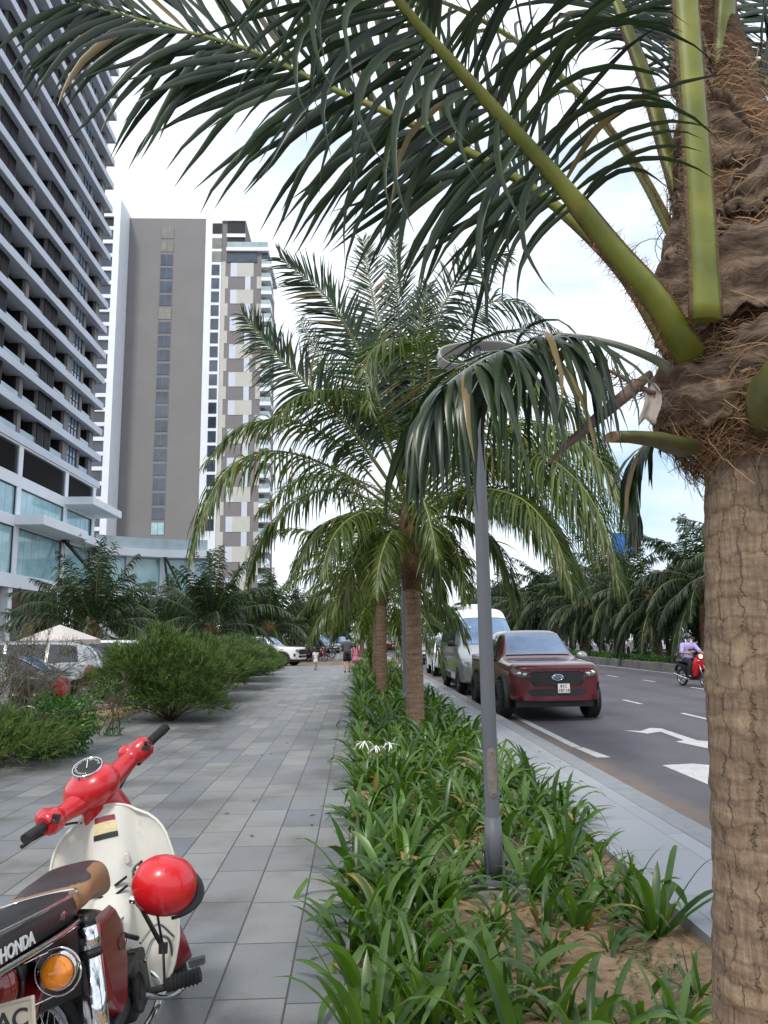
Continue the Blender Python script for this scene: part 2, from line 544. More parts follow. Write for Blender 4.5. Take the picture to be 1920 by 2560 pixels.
# kerb stones: one run with joints, rounded top edge
kb = MB()
y = -3.0
while y < 45:
    kb.box(KX - .255, KX, y, y + .992, -.25, .003 + random.uniform(-.002, .002))
    y += 1.0
tag(kb.build('kerb', M['kerb'], bevel=.012), kind='structure')
# planting bed soil: gently uneven sheet
sb = MB()
xs = np.linspace(-.075, 1.895, 30); ys = np.linspace(-1, 45.2, 240)
P = [[(x, y, -.05 + .018 * math.sin(3.1 * x + 1.7 * y) * math.sin(2.3 * y) + .014 * math.sin(7 * x - 3 * y)) for x in xs] for y in ys]
sb.grid(P)
tag(sb.build('soil', M['soil']), kind='structure')
soil_w = slab('soil', -6.2, -4.9, 2, 45.0, .01, M['soil'])
# thin edging board of the bed
eb = MB(); eb.box(-.07, -.045, -3, 45.2, -.25, -.008)
tag(eb.build('bed_edging', M['conc']), kind='structure')


def fl(polys, z=ROAD_Z + .004):
    b = MB()
    for p in polys:
        b.add([(x, y, z) for x, y in p], [tuple(range(len(p)))])
    return tag(b.build('road_marking', M['marking'], fixn=True), kind='structure')


fl([[(3.36, 20.5), (3.36, 12.2), (3.5, 12.2), (3.5, 20.5)], [(3.38, 12.15), (3.42, 11.15), (3.62, 11.15), (3.52, 12.15)]])
fl([[(4.07, 9.02), (4.52, 9.5), (4.52, 10.5), (4.07, 10.42)][::-1], [(4.52, 9.5), (6.5, 7.6), (6.5, 8.7), (4.52, 10.5)]])
# turn arrow of the lane: two heads on one bent shaft
fl([[(4.85, 14.15), (5.06, 13.72), (5.1, 13.62), (5.42, 13.86), (5.36, 12.72), (5.16, 12.58), (5.38, 11.6), (5.74, 12.5), (5.56, 12.68), (5.62, 14.3), (5.45, 14.42), (5.12, 14.0)][::-1]])
for x, y0 in ((10.75, 27.6), (10.6, 31.2), (7.12, 15.6), (7.08, 19.2), (7.05, 23.2), (7.05, 30), (7.05, 36), (7.05, 44), (10.6, 36), (10.6, 44), (10.75, 23.4), (10.75, 19)):
    fl([[(x - .06, y0), (x + .06, y0), (x + .06, y0 + 1.3), (x - .06, y0 + 1.3)]])
fl([[(13.55, 6), (13.68, 6), (13.68, 120), (13.55, 120)]])
# white line across the mouth of the side road
fl([[(-5, 45.6), (2.6, 45.6), (2.6, 45.75), (-5, 45.75)]], ROAD_Z + .004)
# median: raised bed with a stone kerb
mb_ = MB(); mb_.box(14.2, 14.45, -4, 140, -.25, .22); mb_.box(17.95, 18.2, -4, 140, -.25, .22)
tag(mb_.build('median_kerb', mat('old_kerb_stone', (.17, .165, .155), .85, var=.25, scale=3, bump=.4, bscale=40, dirt=.7, dirtcol=(.05, .045, .04)), bevel=.02), kind='structure')
slab('median_bed', 14.45, 17.95, -4, 140, .15, M['soil'], .3)
# dry leaves and litter on the paving
M['dryleaf'] = mat('dry_leaf', (.09, .05, .025), .8, var=.4, scale=30)
lit = MB()
for i in range(130):
    x = random.uniform(-4.4, -.2); y = random.uniform(3.5, 30)
    if random.random() < .3: x = random.uniform(1.95, 2.8)
    a = random.uniform(0, PI); l = random.uniform(.015, .04); ww = l * .3
    c, s_ = math.cos(a), math.sin(a)
    lit.add([(x - c * l, y - s_ * l, .004), (x + s_ * ww, y - c * ww, .012), (x + c * l, y + s_ * l, .005), (x - s_ * ww, y + c * ww, .009)], [(0, 1, 2, 3)])
tag(lit.build('fallen_leaves', M['dryleaf']), 'small dry leaf scraps scattered over the grey paving', 'litter', kind='stuff')
# ------------------------------------------------------------------ buildings
M['tan'] = mat('taupe_render', (.205, .196, .196), .8, var=.05, scale=.15, dirt=.18, dirtcol=(.15, .13, .12))
M['tan2'] = mat('taupe_panel', (.2, .184, .188), .8, var=.05, scale=.3)
M['cream'] = mat('cream_panel', (.5, .49, .45), .75, var=.04, scale=.3)
M['wband'] = mat('white_band', (.56, .6, .68), .6, var=.05, scale=.3, dirt=.2, dirtcol=(.35, .36, .38))
M['soffit'] = mat('soffit', (.42, .42, .43), .8, var=.05, scale=.3)
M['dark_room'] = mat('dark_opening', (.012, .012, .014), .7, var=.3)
M['louvre'] = mat('dark_louvre', (.022, .02, .024), .5, var=.25, scale=3)
M['winglass'] = mat('window_glass', (.04, .055, .085), .06, 0, var=.5, scale=.25, spec=1.0)
M['wincurt'] = mat('curtained_window_glass', (.2, .195, .17), .12, 0, var=.25, scale=.6, spec=.9)
M['tealglass'] = mat('teal_glass', (.2, .38, .43), .07, 0, var=.0, scale=.35, spec=1.0, col2=(.42, .66, .7))
M['railglass'] = mat('rail_glass', (.32, .42, .45), .07, 0, var=.2, scale=.5, spec=1.0)
M['skyglass'] = mat('sky_window_glass', (.22, .3, .4), .05, 0, .3, .4, spec=1.0)
M['frame'] = mat('pale_frame', (.45, .47, .5), .5, var=.05)
M['frame_dark'] = mat('dark_frame', (.03, .035, .045), .5, var=.1)
M['brick'] = None


def brickmat():
    m, nt, b = newmat('brick')
    tc = N(nt, 'ShaderNodeTexCoord')
    mp = N(nt, 'ShaderNodeMapping'); mp.inputs['Rotation'].default_value = (0, rad(90), 0)
    sp = N(nt, 'ShaderNodeSeparateXYZ'); nt.links.new(tc.outputs['Object'], sp.inputs[0])
    cb = N(nt, 'ShaderNodeCombineXYZ'); nt.links.new(sp.outputs['Y'], cb.inputs[0]); nt.links.new(sp.outputs['Z'], cb.inputs[1])
    br = N(nt, 'ShaderNodeTexBrick', Scale=1.0)
    br.inputs['Brick Width'].default_value = .6; br.inputs['Row Height'].default_value = .2; br.inputs['Mortar Size'].default_value = .02
    br.inputs['Color1'].default_value = (.2, .105, .085, 1); br.inputs['Color2'].default_value = (.28, .16, .13, 1); br.inputs['Mortar'].default_value = (.25, .22, .2, 1)
    nt.links.new(cb.outputs[0], br.inputs['Vector']); nt.links.new(br.outputs['Color'], b.inputs['Base Color'])
    b.inputs['Roughness'].default_value = .85
    return m


M['brick'] = brickmat()

# ---- the near tower with banded balconies, standing on its glazed podium
TX = -30.6          # wall plane
T1 = empty('hotel_tower', (-36, 72, 0), label='tall grey and white banded balcony tower rising over the glazed podium at left', cat='tower')
YN = 57.2; YE = 87.6
FH = 3.17
Z0 = 19.3
NF = 20
wl = MB()
wl.box(-52, TX - 2.2, YN, YE - .3, 20.0, Z0 + NF * FH, 0)                      # inner core behind the openings
# layout along Y: kind, y0, y1
bays = [('o', 83.5, 86.4), ('w', 80.0, 82.8), ('o', 75.25, 78.7), ('s', 73.7, 75.15), ('s', 72.0, 73.45), ('o', 68.6, 71.95), ('o', 64.2, 67.9),
        ('s', 62.7, 64.1), ('s', 61.0, 62.5), ('o', 57.6, 60.95)]
bands = []
for k in range(NF):
    z = Z0 + k * FH
    wall = MB()
    # piers between the openings
    edges = sorted([(a, c) for _, a, c in bays])
    prev = YN
    for a, c in edges + [(YE, YE)]:
        if a - prev > .02: wall.box(TX - .35, TX, prev, a, z + .62, z + FH - .003)
        prev = c
    for kind, a, c in bays:
        if kind in 'o':
            wall.box(TX - .25, TX - .06, a + .002, c - .002, z + .62, z + 1.05)           # upstand below the rail
        if kind == 'w':
            wall.box(TX - .3, TX - .004, a + .002, c - .002, z + .62, z + .8)
    wall.box(TX - 2.2, TX - .36, YN, YE - .31, z + .5, z + .62)               # slab
    wall.box(TX - 2.2, TX - .1, YE - .3, YE - .001, z + .62, z + FH - .005)         # end return
    wall.build('wall', M['tan'], T1, world=True)
    bd = MB()
    bd.box(TX - 1.2, TX + .75, YN, YE + .8, z, z + .60)
    bd.box(TX + .6, TX + .752, YN - .002, YE + .802, z - .16, z + .602)
    bd.box(TX - 1.2, TX + .6, YE + .65, YE + .803, z - .16, z + .0)
    bd.build('balcony_band', M['wband'], T1, world=True)
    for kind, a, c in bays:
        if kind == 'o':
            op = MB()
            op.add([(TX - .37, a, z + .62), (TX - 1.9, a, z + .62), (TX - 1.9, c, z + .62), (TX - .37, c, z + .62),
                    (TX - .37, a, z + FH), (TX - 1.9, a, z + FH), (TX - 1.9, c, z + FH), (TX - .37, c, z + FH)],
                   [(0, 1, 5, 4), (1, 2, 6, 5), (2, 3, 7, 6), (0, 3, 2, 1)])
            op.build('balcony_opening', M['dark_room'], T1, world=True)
            rl = MB(); rl.box(TX - .1, TX - .07, a + .03, c - .03, z + 1.06, z + 1.62)
            rl.build('balcony_rail', M['railglass'], T1, world=True)
        elif kind == 'w':
            wg = MB(); wg.box(TX - .2, TX - .14, a + .05, c - .05, z + .82, z + FH - .05, 0)
            wd = (c - a)
            for q in range(4):
                yy = a + .05 + (wd - .1) * q / 3
                wg.box(TX - .14, TX - .06, yy - .035, yy + .035, z + .82, z + FH - .05, 1)
            wg.box(TX - .14, TX - .062, a + .085, c - .085, z + 1.95, z + 2.02, 1)
            wg.build('window', [M['skyglass'], M['frame_dark']], T1, world=True)
        else:
            sh = MB(); sh.box(TX - .12, TX + .12, a, c, z + .62, z + FH, 0)
            yy = a + .12
            while yy < c - .1:
                sh.box(TX + .12, TX + .15, yy, yy + .05, z + .65, z + FH - .03, 0); yy += .14
            sh.build('louvre_shutter', M['louvre'], T1, world=True)
sf = MB(); sf.box(-52, TX + .7, YN, YE + .8, Z0 + NF * FH, Z0 + NF * FH + 1.5)
sf.build('parapet', M['wband'], T1, world=True)
wl.build('core', M['tan'], T1, world=True)
# lamps lit on two balcony soffits high up
M['lamp_lit'] = mat('lit_lamp', (1, .75, .4), .5, emit=6)

# ---- podium
PX = -30.0
PD = empty('podium_building', (-38, 70, 0), label='white podium building with large teal glass panes below the banded tower', cat='building')
py0, py1 = 44.0, 88.0
pw = MB()
pw.box(-52, PX - .6, py0, py1, 6.43, 19.28); pw.box(-52, PX - 3.35, py0, py1, -.1, 6.42)
pw.build('core', M['white_paint'], PD, world=True)
fr = MB()
for z0, z1 in ((6.3, 7.5), (11.65, 12.62), (15.25, 16.3), (18.95, 19.295)):
    fr.box(PX - .58, PX, py0, py1, z0, z1)
cols = [45.0, 56.6, 67.9, 78.9, 87.3]
for c in cols:
    for z0, z1 in ((7.5, 11.65), (12.62, 15.25), (16.3, 18.95)):
        fr.box(PX - .58, PX - .003, c - .42, c + .42, z0, z1)
fr.build('frame', M['white_paint'], PD, world=True)
for i in range(len(cols) - 1):
    a, c = cols[i] + .44, cols[i + 1] - .44
    for z0, z1 in ((7.5, 11.65), (12.62, 15.25)):
        g = MB(); g.box(PX - .4, PX - .22, a, c, z0 + .01, z1 - .01, 0)
        n = max(2, int((c - a) / 1.5))
        for q in range(1, n):
            yy = a + (c - a) * q / n
            g.box(PX - .22, PX - .205, yy - .02, yy + .02, z0 + .02, z1 - .02, 1)
        g.box(PX - .22, PX - .1, a, a + .05, z0 + .02, z1 - .02, 2); g.box(PX - .22, PX - .1, c - .05, c, z0 + .02, z1 - .02, 2); g.box(PX - .22, PX - .1, a + .05, c - .05, z1 - .07, z1 - .015, 2)
        g.build('window', [M['tealglass'], M['railglass'], M['frame_dark']], PD, world=True)
    lv = MB()
    lv.box(PX - .5, PX - .4, a, c, 16.3, 18.95)
    z = 16.35
    while z < 18.9:
        lv.obox((PX - .2, (a + c) / 2, z + .07), (.3, c - a, .045), Matrix.Rotation(rad(30), 3, 'Y')); z += .2
    lv.build('louvre', mat('louvre_metal', (.05, .046, .052), .45, var=.1) if i == 0 else bpy.data.materials['louvre_metal'], PD, world=True)
# canopy boxes that stick out from the facade
for y0, y1, z0, z1, dx in ((78.5, 88.2, 15.55, 16.35, 2.9), (67.4, 78.7, 11.8, 12.7, 2.5), (78.6, 86.6, 11.9, 12.75, 1.5)):
    cb = MB(); cb.box(PX - .001, PX + dx, y0, y1, z0, z1)
    cb.build('canopy', M['white_paint'], PD, world=True, bevel=.03)
# ground floor: brick bands, white posts, dark shop glass
gf = MB()
gf.box(PX - 3.2, PX - 3.0, py0, py1, 4.3, 6.3, 0)
gf.build('brick_fascia', M['brick'], PD, world=True)
gs = MB(); gs.box(PX - 3.3, PX - 3.1, py0, py1, -.06, 4.3)
gs.build('shop_glazing', M['winglass'], PD, world=True)
for c in cols:
    pb = MB(); pb.box(PX - .9, PX - .2, c - .4, c + .4, -.06, 6.3)
    pb.build('post', M['white_paint'], PD, world=True)
sf2 = MB(); sf2.box(PX - 3.2, PX - .02, py0, py1, 6.305, 6.42); sf2.build('soffit', M['soffit'], PD, world=True)
# diagonal steel braces under the canopy
br = MB()
for (a, c) in (((-29.7, 78.2, 11.7), (-27.4, 81.5, 8.2)), ((-29.7, 78.5, 11.7), (-27.9, 84.5, 8.0))):
    br.tube([a, c], .16, 8)
br.obox((-29.6, 78.3, 11.75), (.5, .9, .5))
br.build('brace', M['dark_metal'], PD, world=True)
# shop letters and a round sign
SG = empty('shop_sign', (-32.9, 72.5, 5.5), label='white raised shop letters on the brick fascia under the podium', cat='sign')
lt = text_mesh('EFFOC', 1.15, mat('white_letters', (.8, .8, .8), .5), 'lettering', SG, None, .08, .03)
lt.data.transform(Matrix.Rotation(PI / 2, 4, 'Z') @ Matrix.Rotation(PI / 2, 4, 'X'))
lb = MB(); lb.box(-.18, -.085, -2.2, 2.2, -.62, .62); lb.build('backing', M['black'], SG)
RS = empty('round_sign', (-32.6, 70.0, 4.35), label='round green shop sign hanging left below the white letters', cat='sign')
rb = MB(); rb.lathe([(0.001, -.08), (.62, -.08), (.66, -.05), (.66, .05), (.62, .08), (.001, .08)], n=28, axis='X')
rb.build('disc', mat('teal_sign', (.02, .12, .12), .4), RS)
rr = MB()
rr.tube([(.1, .5 * math.cos(t), .5 * math.sin(t)) for t in np.linspace(0, 2 * PI, 33)], .03, 6)
rr.tube([(.1, -.35, .1), (.1, -.25, -.15), (.1, -.1, .12), (.1, 0, -.1), (.1, .12, .1), (.1, .2, -.08), (.1, .35, .12)], .03, 6)
rr.build('rim', mat('pale_teal', (.5, .7, .68), .4), RS)
# curved terrace wing that runs on from the podium in front of the far tower
WG = empty('terrace_wing', (-24, 90, 0), label='low curved terrace wing with glass balustrade between the two towers', cat='building')
arc = []
for t in np.linspace(0, 1, 22):
    arc.append(((-30.0 + 9.6 * t + 2.4 * t * t), 87.0 + 6.5 * math.sin(t * PI * .5)))
def strip(mb, pts, off0, off1, z0, z1, m=0):
    V = []
    for i, (x, y) in enumerate(pts):
        a = np.array(pts[max(i - 1, 0)]); c = np.array(pts[min(i + 1, len(pts) - 1)])
        d = (c - a) / np.linalg.norm(c - a); nn = np.array([d[1], -d[0]])
        p0 = np.array((x, y)) + nn * off0; p1 = np.array((x, y)) + nn * off1
        V.append([(*p1, z0), (*p0, z0), (*p0, z1), (*p1, z1), (*p1, z0)])
    mb.grid(V, m, False)
wb = MB(); strip(wb, arc, -3.0, 1.3, 11.3, 12.2); wb.build('slab', M['white_paint'], WG, world=True, fixn=True)
wb = MB(); strip(wb, arc, .9, .96, 12.2, 13.5); wb.build('balustrade', M['railglass'], WG, world=True, fixn=True)
wb = MB(); strip(wb, arc, -2.9, -.45, 7.2, 11.3); wb.build('window', M['tealglass'], WG, world=True, fixn=True)
wb = MB(); strip(wb, arc, -2.9, -.2, -.1, 7.2); wb.build('wall', M['white_paint'], WG, world=True, fixn=True)
for i in (1, 7, 13, 18):
    wb = MB(); x, y = arc[i]; wb.box(x - .4, x + .4, y - .1, y + .7, 7.2, 11.3)
    wb.build('post', M['white_paint'], WG, world=True)
wb = MB()
wb.tube([(-22.6, 91.0, 11.3), (-20.8, 91.8, 7.4)], .14, 8); wb.tube([(-22.7, 91.0, 11.3), (-22.3, 91.6, 7.4)], .14, 8)
wb.build('brace', M['dark_metal'], WG, world=True)

# ---- the far tower
TW = empty('apartment_tower', (-40, 180, 0), label='taupe and white apartment tower with a blank end wall and one window column', cat='tower')
Y2 = 174.0
b = MB(); b.box(-54.5, -35.95, Y2, Y2 + 30, 20, 103.5)
b.build('end_wall', M['tan'], TW, world=True)
P2 = 3.47
for k in range(22):
    zt = 100.9 - k * P2
    g = MB(); g.box(-46.65, -43.8, Y2 - .1, Y2 + .01, zt - 2.75, zt, 0)
    g.box(-45.27, -45.18, Y2 - .14, Y2 - .1, zt - 2.75, zt, 1)
    g.box(-46.75, -46.65, Y2 - .13, Y2 + .012, zt - 2.85, zt + .1, 1); g.box(-43.8, -43.7, Y2 - .13, Y2 + .012, zt - 2.85, zt + .1, 1)
    g.build('window', [M['tealglass'] if k == 21 else (M['wincurt'] if k in (0, 1, 6) else M['winglass']), M['tan2']], TW, world=True)
b = MB()
b.box(-56.0, -54.52, Y2 - 7, Y2 + 30, 12, 104.3)
b.build('white_pier', M['white_paint'], TW, world=True)
b = MB(); b.box(-54.4, -53.2, Y2 + .8, Y2 + 3, 102, 103.2); b.box(-37.2, -36.0, Y2 + .8, Y2 + 3, 103.0, 103.9)
b.build('roof_equipment', M['frame'], TW, world=True)
b = MB(); b.box(-75, -56.01, Y2 - 2.2, Y2 + 30, 10, 103.0); b.build('left_wing', M['tan2'], TW, world=True)
for k in range(24):
    z = 102.2 - k * P2
    c = MB(); c.box(-75, -56.02, Y2 - 3.0, Y2 - 2.21, z, z + .9); c.build('white_band', M['white_paint'], TW, world=True)
    c = MB(); c.box(-62, -57.0, Y2 - 2.5, Y2 - 2.21, z - 2.5, z - .02); c.build('window', M['winglass'] if k else M['dark_room'], TW, world=True)
# right wing: white strip with dark windows, then the panelled face
b = MB(); b.box(-35.94, -32.0, Y2 - .4, Y2 + 28, 8, 103.9)
b.build('white_wing', M['white_paint'], TW, world=True)
for k in range(22):
    zt = 102.0 - k * P2 if k == 0 else 101.6 - k * P2
    g = MB()
    wd = 2.3 if k < 3 else 1.9
    g.box(-34.3, -34.3 + wd, Y2 - .48, Y2 - .39, zt - 2.7, zt)
    g.build('window', M['dark_room'] if k == 0 else (M['wincurt'] if k in (1, 2) else M['winglass']), TW, world=True)
b = MB(); b.box(-31.99, -26.4, Y2 - .2, Y2 + 26, 8, 103.4); b.box(-26.39, -22.25, Y2 - .2, Y2 + 26, 8, 96.6)
b.build('panel_wall', M['tan2'], TW, world=True)
b = MB(); b.box(-32.0, -26.3, Y2 - .7, Y2 - .21, 102.6, 103.6); b.box(-30.8, -26.3, Y2 - .7, Y2 - .21, 98.3, 99.2)
b.box(-30.8, -20.6, Y2 - 1.0, Y2 - .21, 94.6, 95.5); b.box(-22.24, -20.6, Y2 - .2, Y2 + 20, 94.6, 95.5)
b.build('white_band', M['white_paint'], TW, world=True)
b = MB(); b.box(-30.7, -26.4, Y2 - .45, Y2 - .21, 99.3, 102.5); b.box(-30.7, -26.4, Y2 - .45, Y2 - .21, 96.9, 98.2)
b.build('roof_opening', M['dark_room'], TW, world=True)
b = MB(); b.box(-30.6, -20.7, Y2 - .95, Y2 - .9, 95.5, 96.9); b.build('balustrade', M['railglass'], TW, world=True)
b = MB(); b.box(-30.7, -23.4, Y2 - .4, Y2 - .21, 91.9, 94.5); b.box(-22.2, -20.9, Y2 + .1, Y2 + .3, 91.6, 94.5)
b.build('window', M['winglass'], TW, world=True)
# cream and pale panels set as steps, two storeys to each repeat
z = 91.75
k = 0
while z > 14:
    for (x0, x1, za, zb, mm, yy) in ((-29.75, -28.2, z - 3.55, z, 'wband', .3), (-28.2, -24.2, z - 3.55, z, 'cream', .3),
                                 (-26.2, -24.9, z - P2 * 2 + .01, z - 3.56, 'wband', .3), (-31.98, -31.0, z - 3.5, z + .3, 'cream', .27),
                                 (-31.98, -30.3, z - P2 * 2 + .3, z - 3.51, 'cream', .27), (-23.4, -22.26, z - P2 * 2 + .3, z - 3.55, 'cream', .3)):
        c = MB(); c.box(x0 + .005, x1, Y2 - yy, Y2 - .19, za, zb); c.build('panel', M[mm], TW, world=True)
    z -= P2 * 2
for k in range(23):
    z = 91.2 - k * P2
    c = MB()
    c.box(-22.24, -19.7 - (.3 if k % 2 else 0), Y2 - 1.0, Y2 + 4, z - .9, z, 0)
    c.build('balcony_slab', M['white_paint'], TW, world=True)
    c = MB(); c.box(-22.2, -19.8 - (.3 if k % 2 else 0), Y2 - .97, Y2 - .92, z + .01, z + 1.15); c.box(-20.15, -20.1, Y2 - .9, Y2 + 3.9, z + .01, z + 1.15)
    c.build('balcony_rail', M['railglass'], TW, world=True)
b = MB(); b.box(-22.23, -21.3, Y2 + 1.5, Y2 + 20, 8, 91.3); b.build('balcony_recess', M['tan2'], TW, world=True)
b = MB(); b.box(-54.5, -35.95, Y2 - .1, Y2 + 25, 6, 19.9); b.build('base_wall', M['tan2'], TW, world=True)

# ---- buildings glimpsed to the right behind the trees
def block(name, x, y, w_, d_, h, wm, rows, cols_, label, gm='winglass'):
    e = empty(name, (x, y, 0), label=label, cat='building')
    b = MB(); b.box(-w_ / 2, w_ / 2, 0, d_, -.2, h); b.build('wall', wm, e)
    for r_ in range(rows):
        for c in range(cols_):
            fw = w_ / cols_; fh = h / rows
            g = MB(); x0 = -w_ / 2 + fw * (c + .2); z0 = fh * (r_ + .3)
            g.box(x0, x0 + fw * .6, -.05, .02, z0, z0 + fh * .5); g.build('window', M[gm], e)
    b = MB(); b.box(-w_ / 2 - .3, w_ / 2 + .3, -.3, d_ + .3, h, h + .6); b.build('roof', M['white_paint'], e)
    return e


block('office_building', 47, 120, 26, 15, 9.0, M['white_paint'], 3, 6, 'low white office block behind the median palms at right', 'tealglass')
block('shop_building', 28, 150, 16, 14, 7.0, M['cream'], 2, 4, 'pale cream shop block seen between the median trunks', 'tealglass')
BB = empty('billboard', (24.0, 60, 0), label='blue panel billboard showing through the palm fronds at right', cat='billboard')
p0 = at(1560, 1360, 60); BB.location = (p0.x, 60, 0)
b = MB(); b.box(-.9, .9, 0, .25, p0.z - 1.1, p0.z + .9); b.build('panel', mat('blue_panel', (.02, .13, .45), .5), BB)
b = MB(); b.tube([(0, .4, -.2), (0, .4, p0.z + .8)], .12, 10); b.build('post', M['steel'], BB)
# ------------------------------------------------------------------ palms
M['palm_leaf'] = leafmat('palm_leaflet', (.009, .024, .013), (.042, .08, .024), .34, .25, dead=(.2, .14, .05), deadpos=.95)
M['palm_leaf_lit'] = leafmat('palm_leaflet_lit_yellow', (.02, .044, .01), (.125, .17, .028), .38, .38, dead=(.2, .14, .05), deadpos=.95)  # yellow-green copy of the leaflet, lit look of hanging fronds put into its colour
M['palm_leaf_near'] = leafmat('near_palm_leaflet', (.007, .017, .01), (.036, .062, .02), .33, .16, dead=(.17, .12, .045), deadpos=.955, hue_scale=2.5)
M['palm_leaf_far'] = leafmat('far_palm_leaflet', (.009, .022, .01), (.042, .072, .022), .5, .25, hue_scale=.4)
M['rachis'] = mat('palm_rachis', (.1, .13, .03), .5, var=.25, scale=5, col2=(.2, .21, .05))
M['rachis_grey'] = mat('grey_palm_rachis', (.16, .19, .13), .5, var=.2, scale=5, col2=(.33, .34, .27))


def petiole_mat():
    m, nt, b = newmat('green_petiole')
    L = nt.links.new
    tc = N(nt, 'ShaderNodeTexCoord')
    n1 = N(nt, 'ShaderNodeTexNoise', Scale=6.0, Detail=4.0); L(tc.outputs['Object'], n1.inputs['Vector'])
    r = ramp(nt, n1.outputs['Fac'], [(.3, (.09, .11, .01)), (.55, (.17, .185, .02)), (.75, (.27, .25, .045))])
    n2 = N(nt, 'ShaderNodeTexNoise', Scale=70.0, Detail=4.0, Roughness=.7); L(tc.outputs['Object'], n2.inputs['Vector'])
    r2 = ramp(nt, n2.outputs['Fac'], [(.62, (0, 0, 0)), (.78, (.7, .7, .7))])
    mx = N(nt, 'ShaderNodeMix', data_type='RGBA'); L(r2.outputs['Color'], mx.inputs['Factor']); L(r.outputs['Color'], mx.inputs['A'])
    mx.inputs['B'].default_value = (.1, .075, .03, 1)
    L(mx.outputs['Result'], b.inputs['Base Color']); b.inputs['Roughness'].default_value = .42
    return m


M['petiole'] = petiole_mat()
M['cut_petiole'] = mat('old_petiole', (.05, .055, .014), .55, var=.3, scale=9, col2=(.12, .115, .03), dirt=.6, dirtcol=(.06, .04, .02))
M['petiole_edge'] = mat('petiole_margin', (.12, .075, .04), .8, var=.4, scale=25, bump=.4, bscale=120)


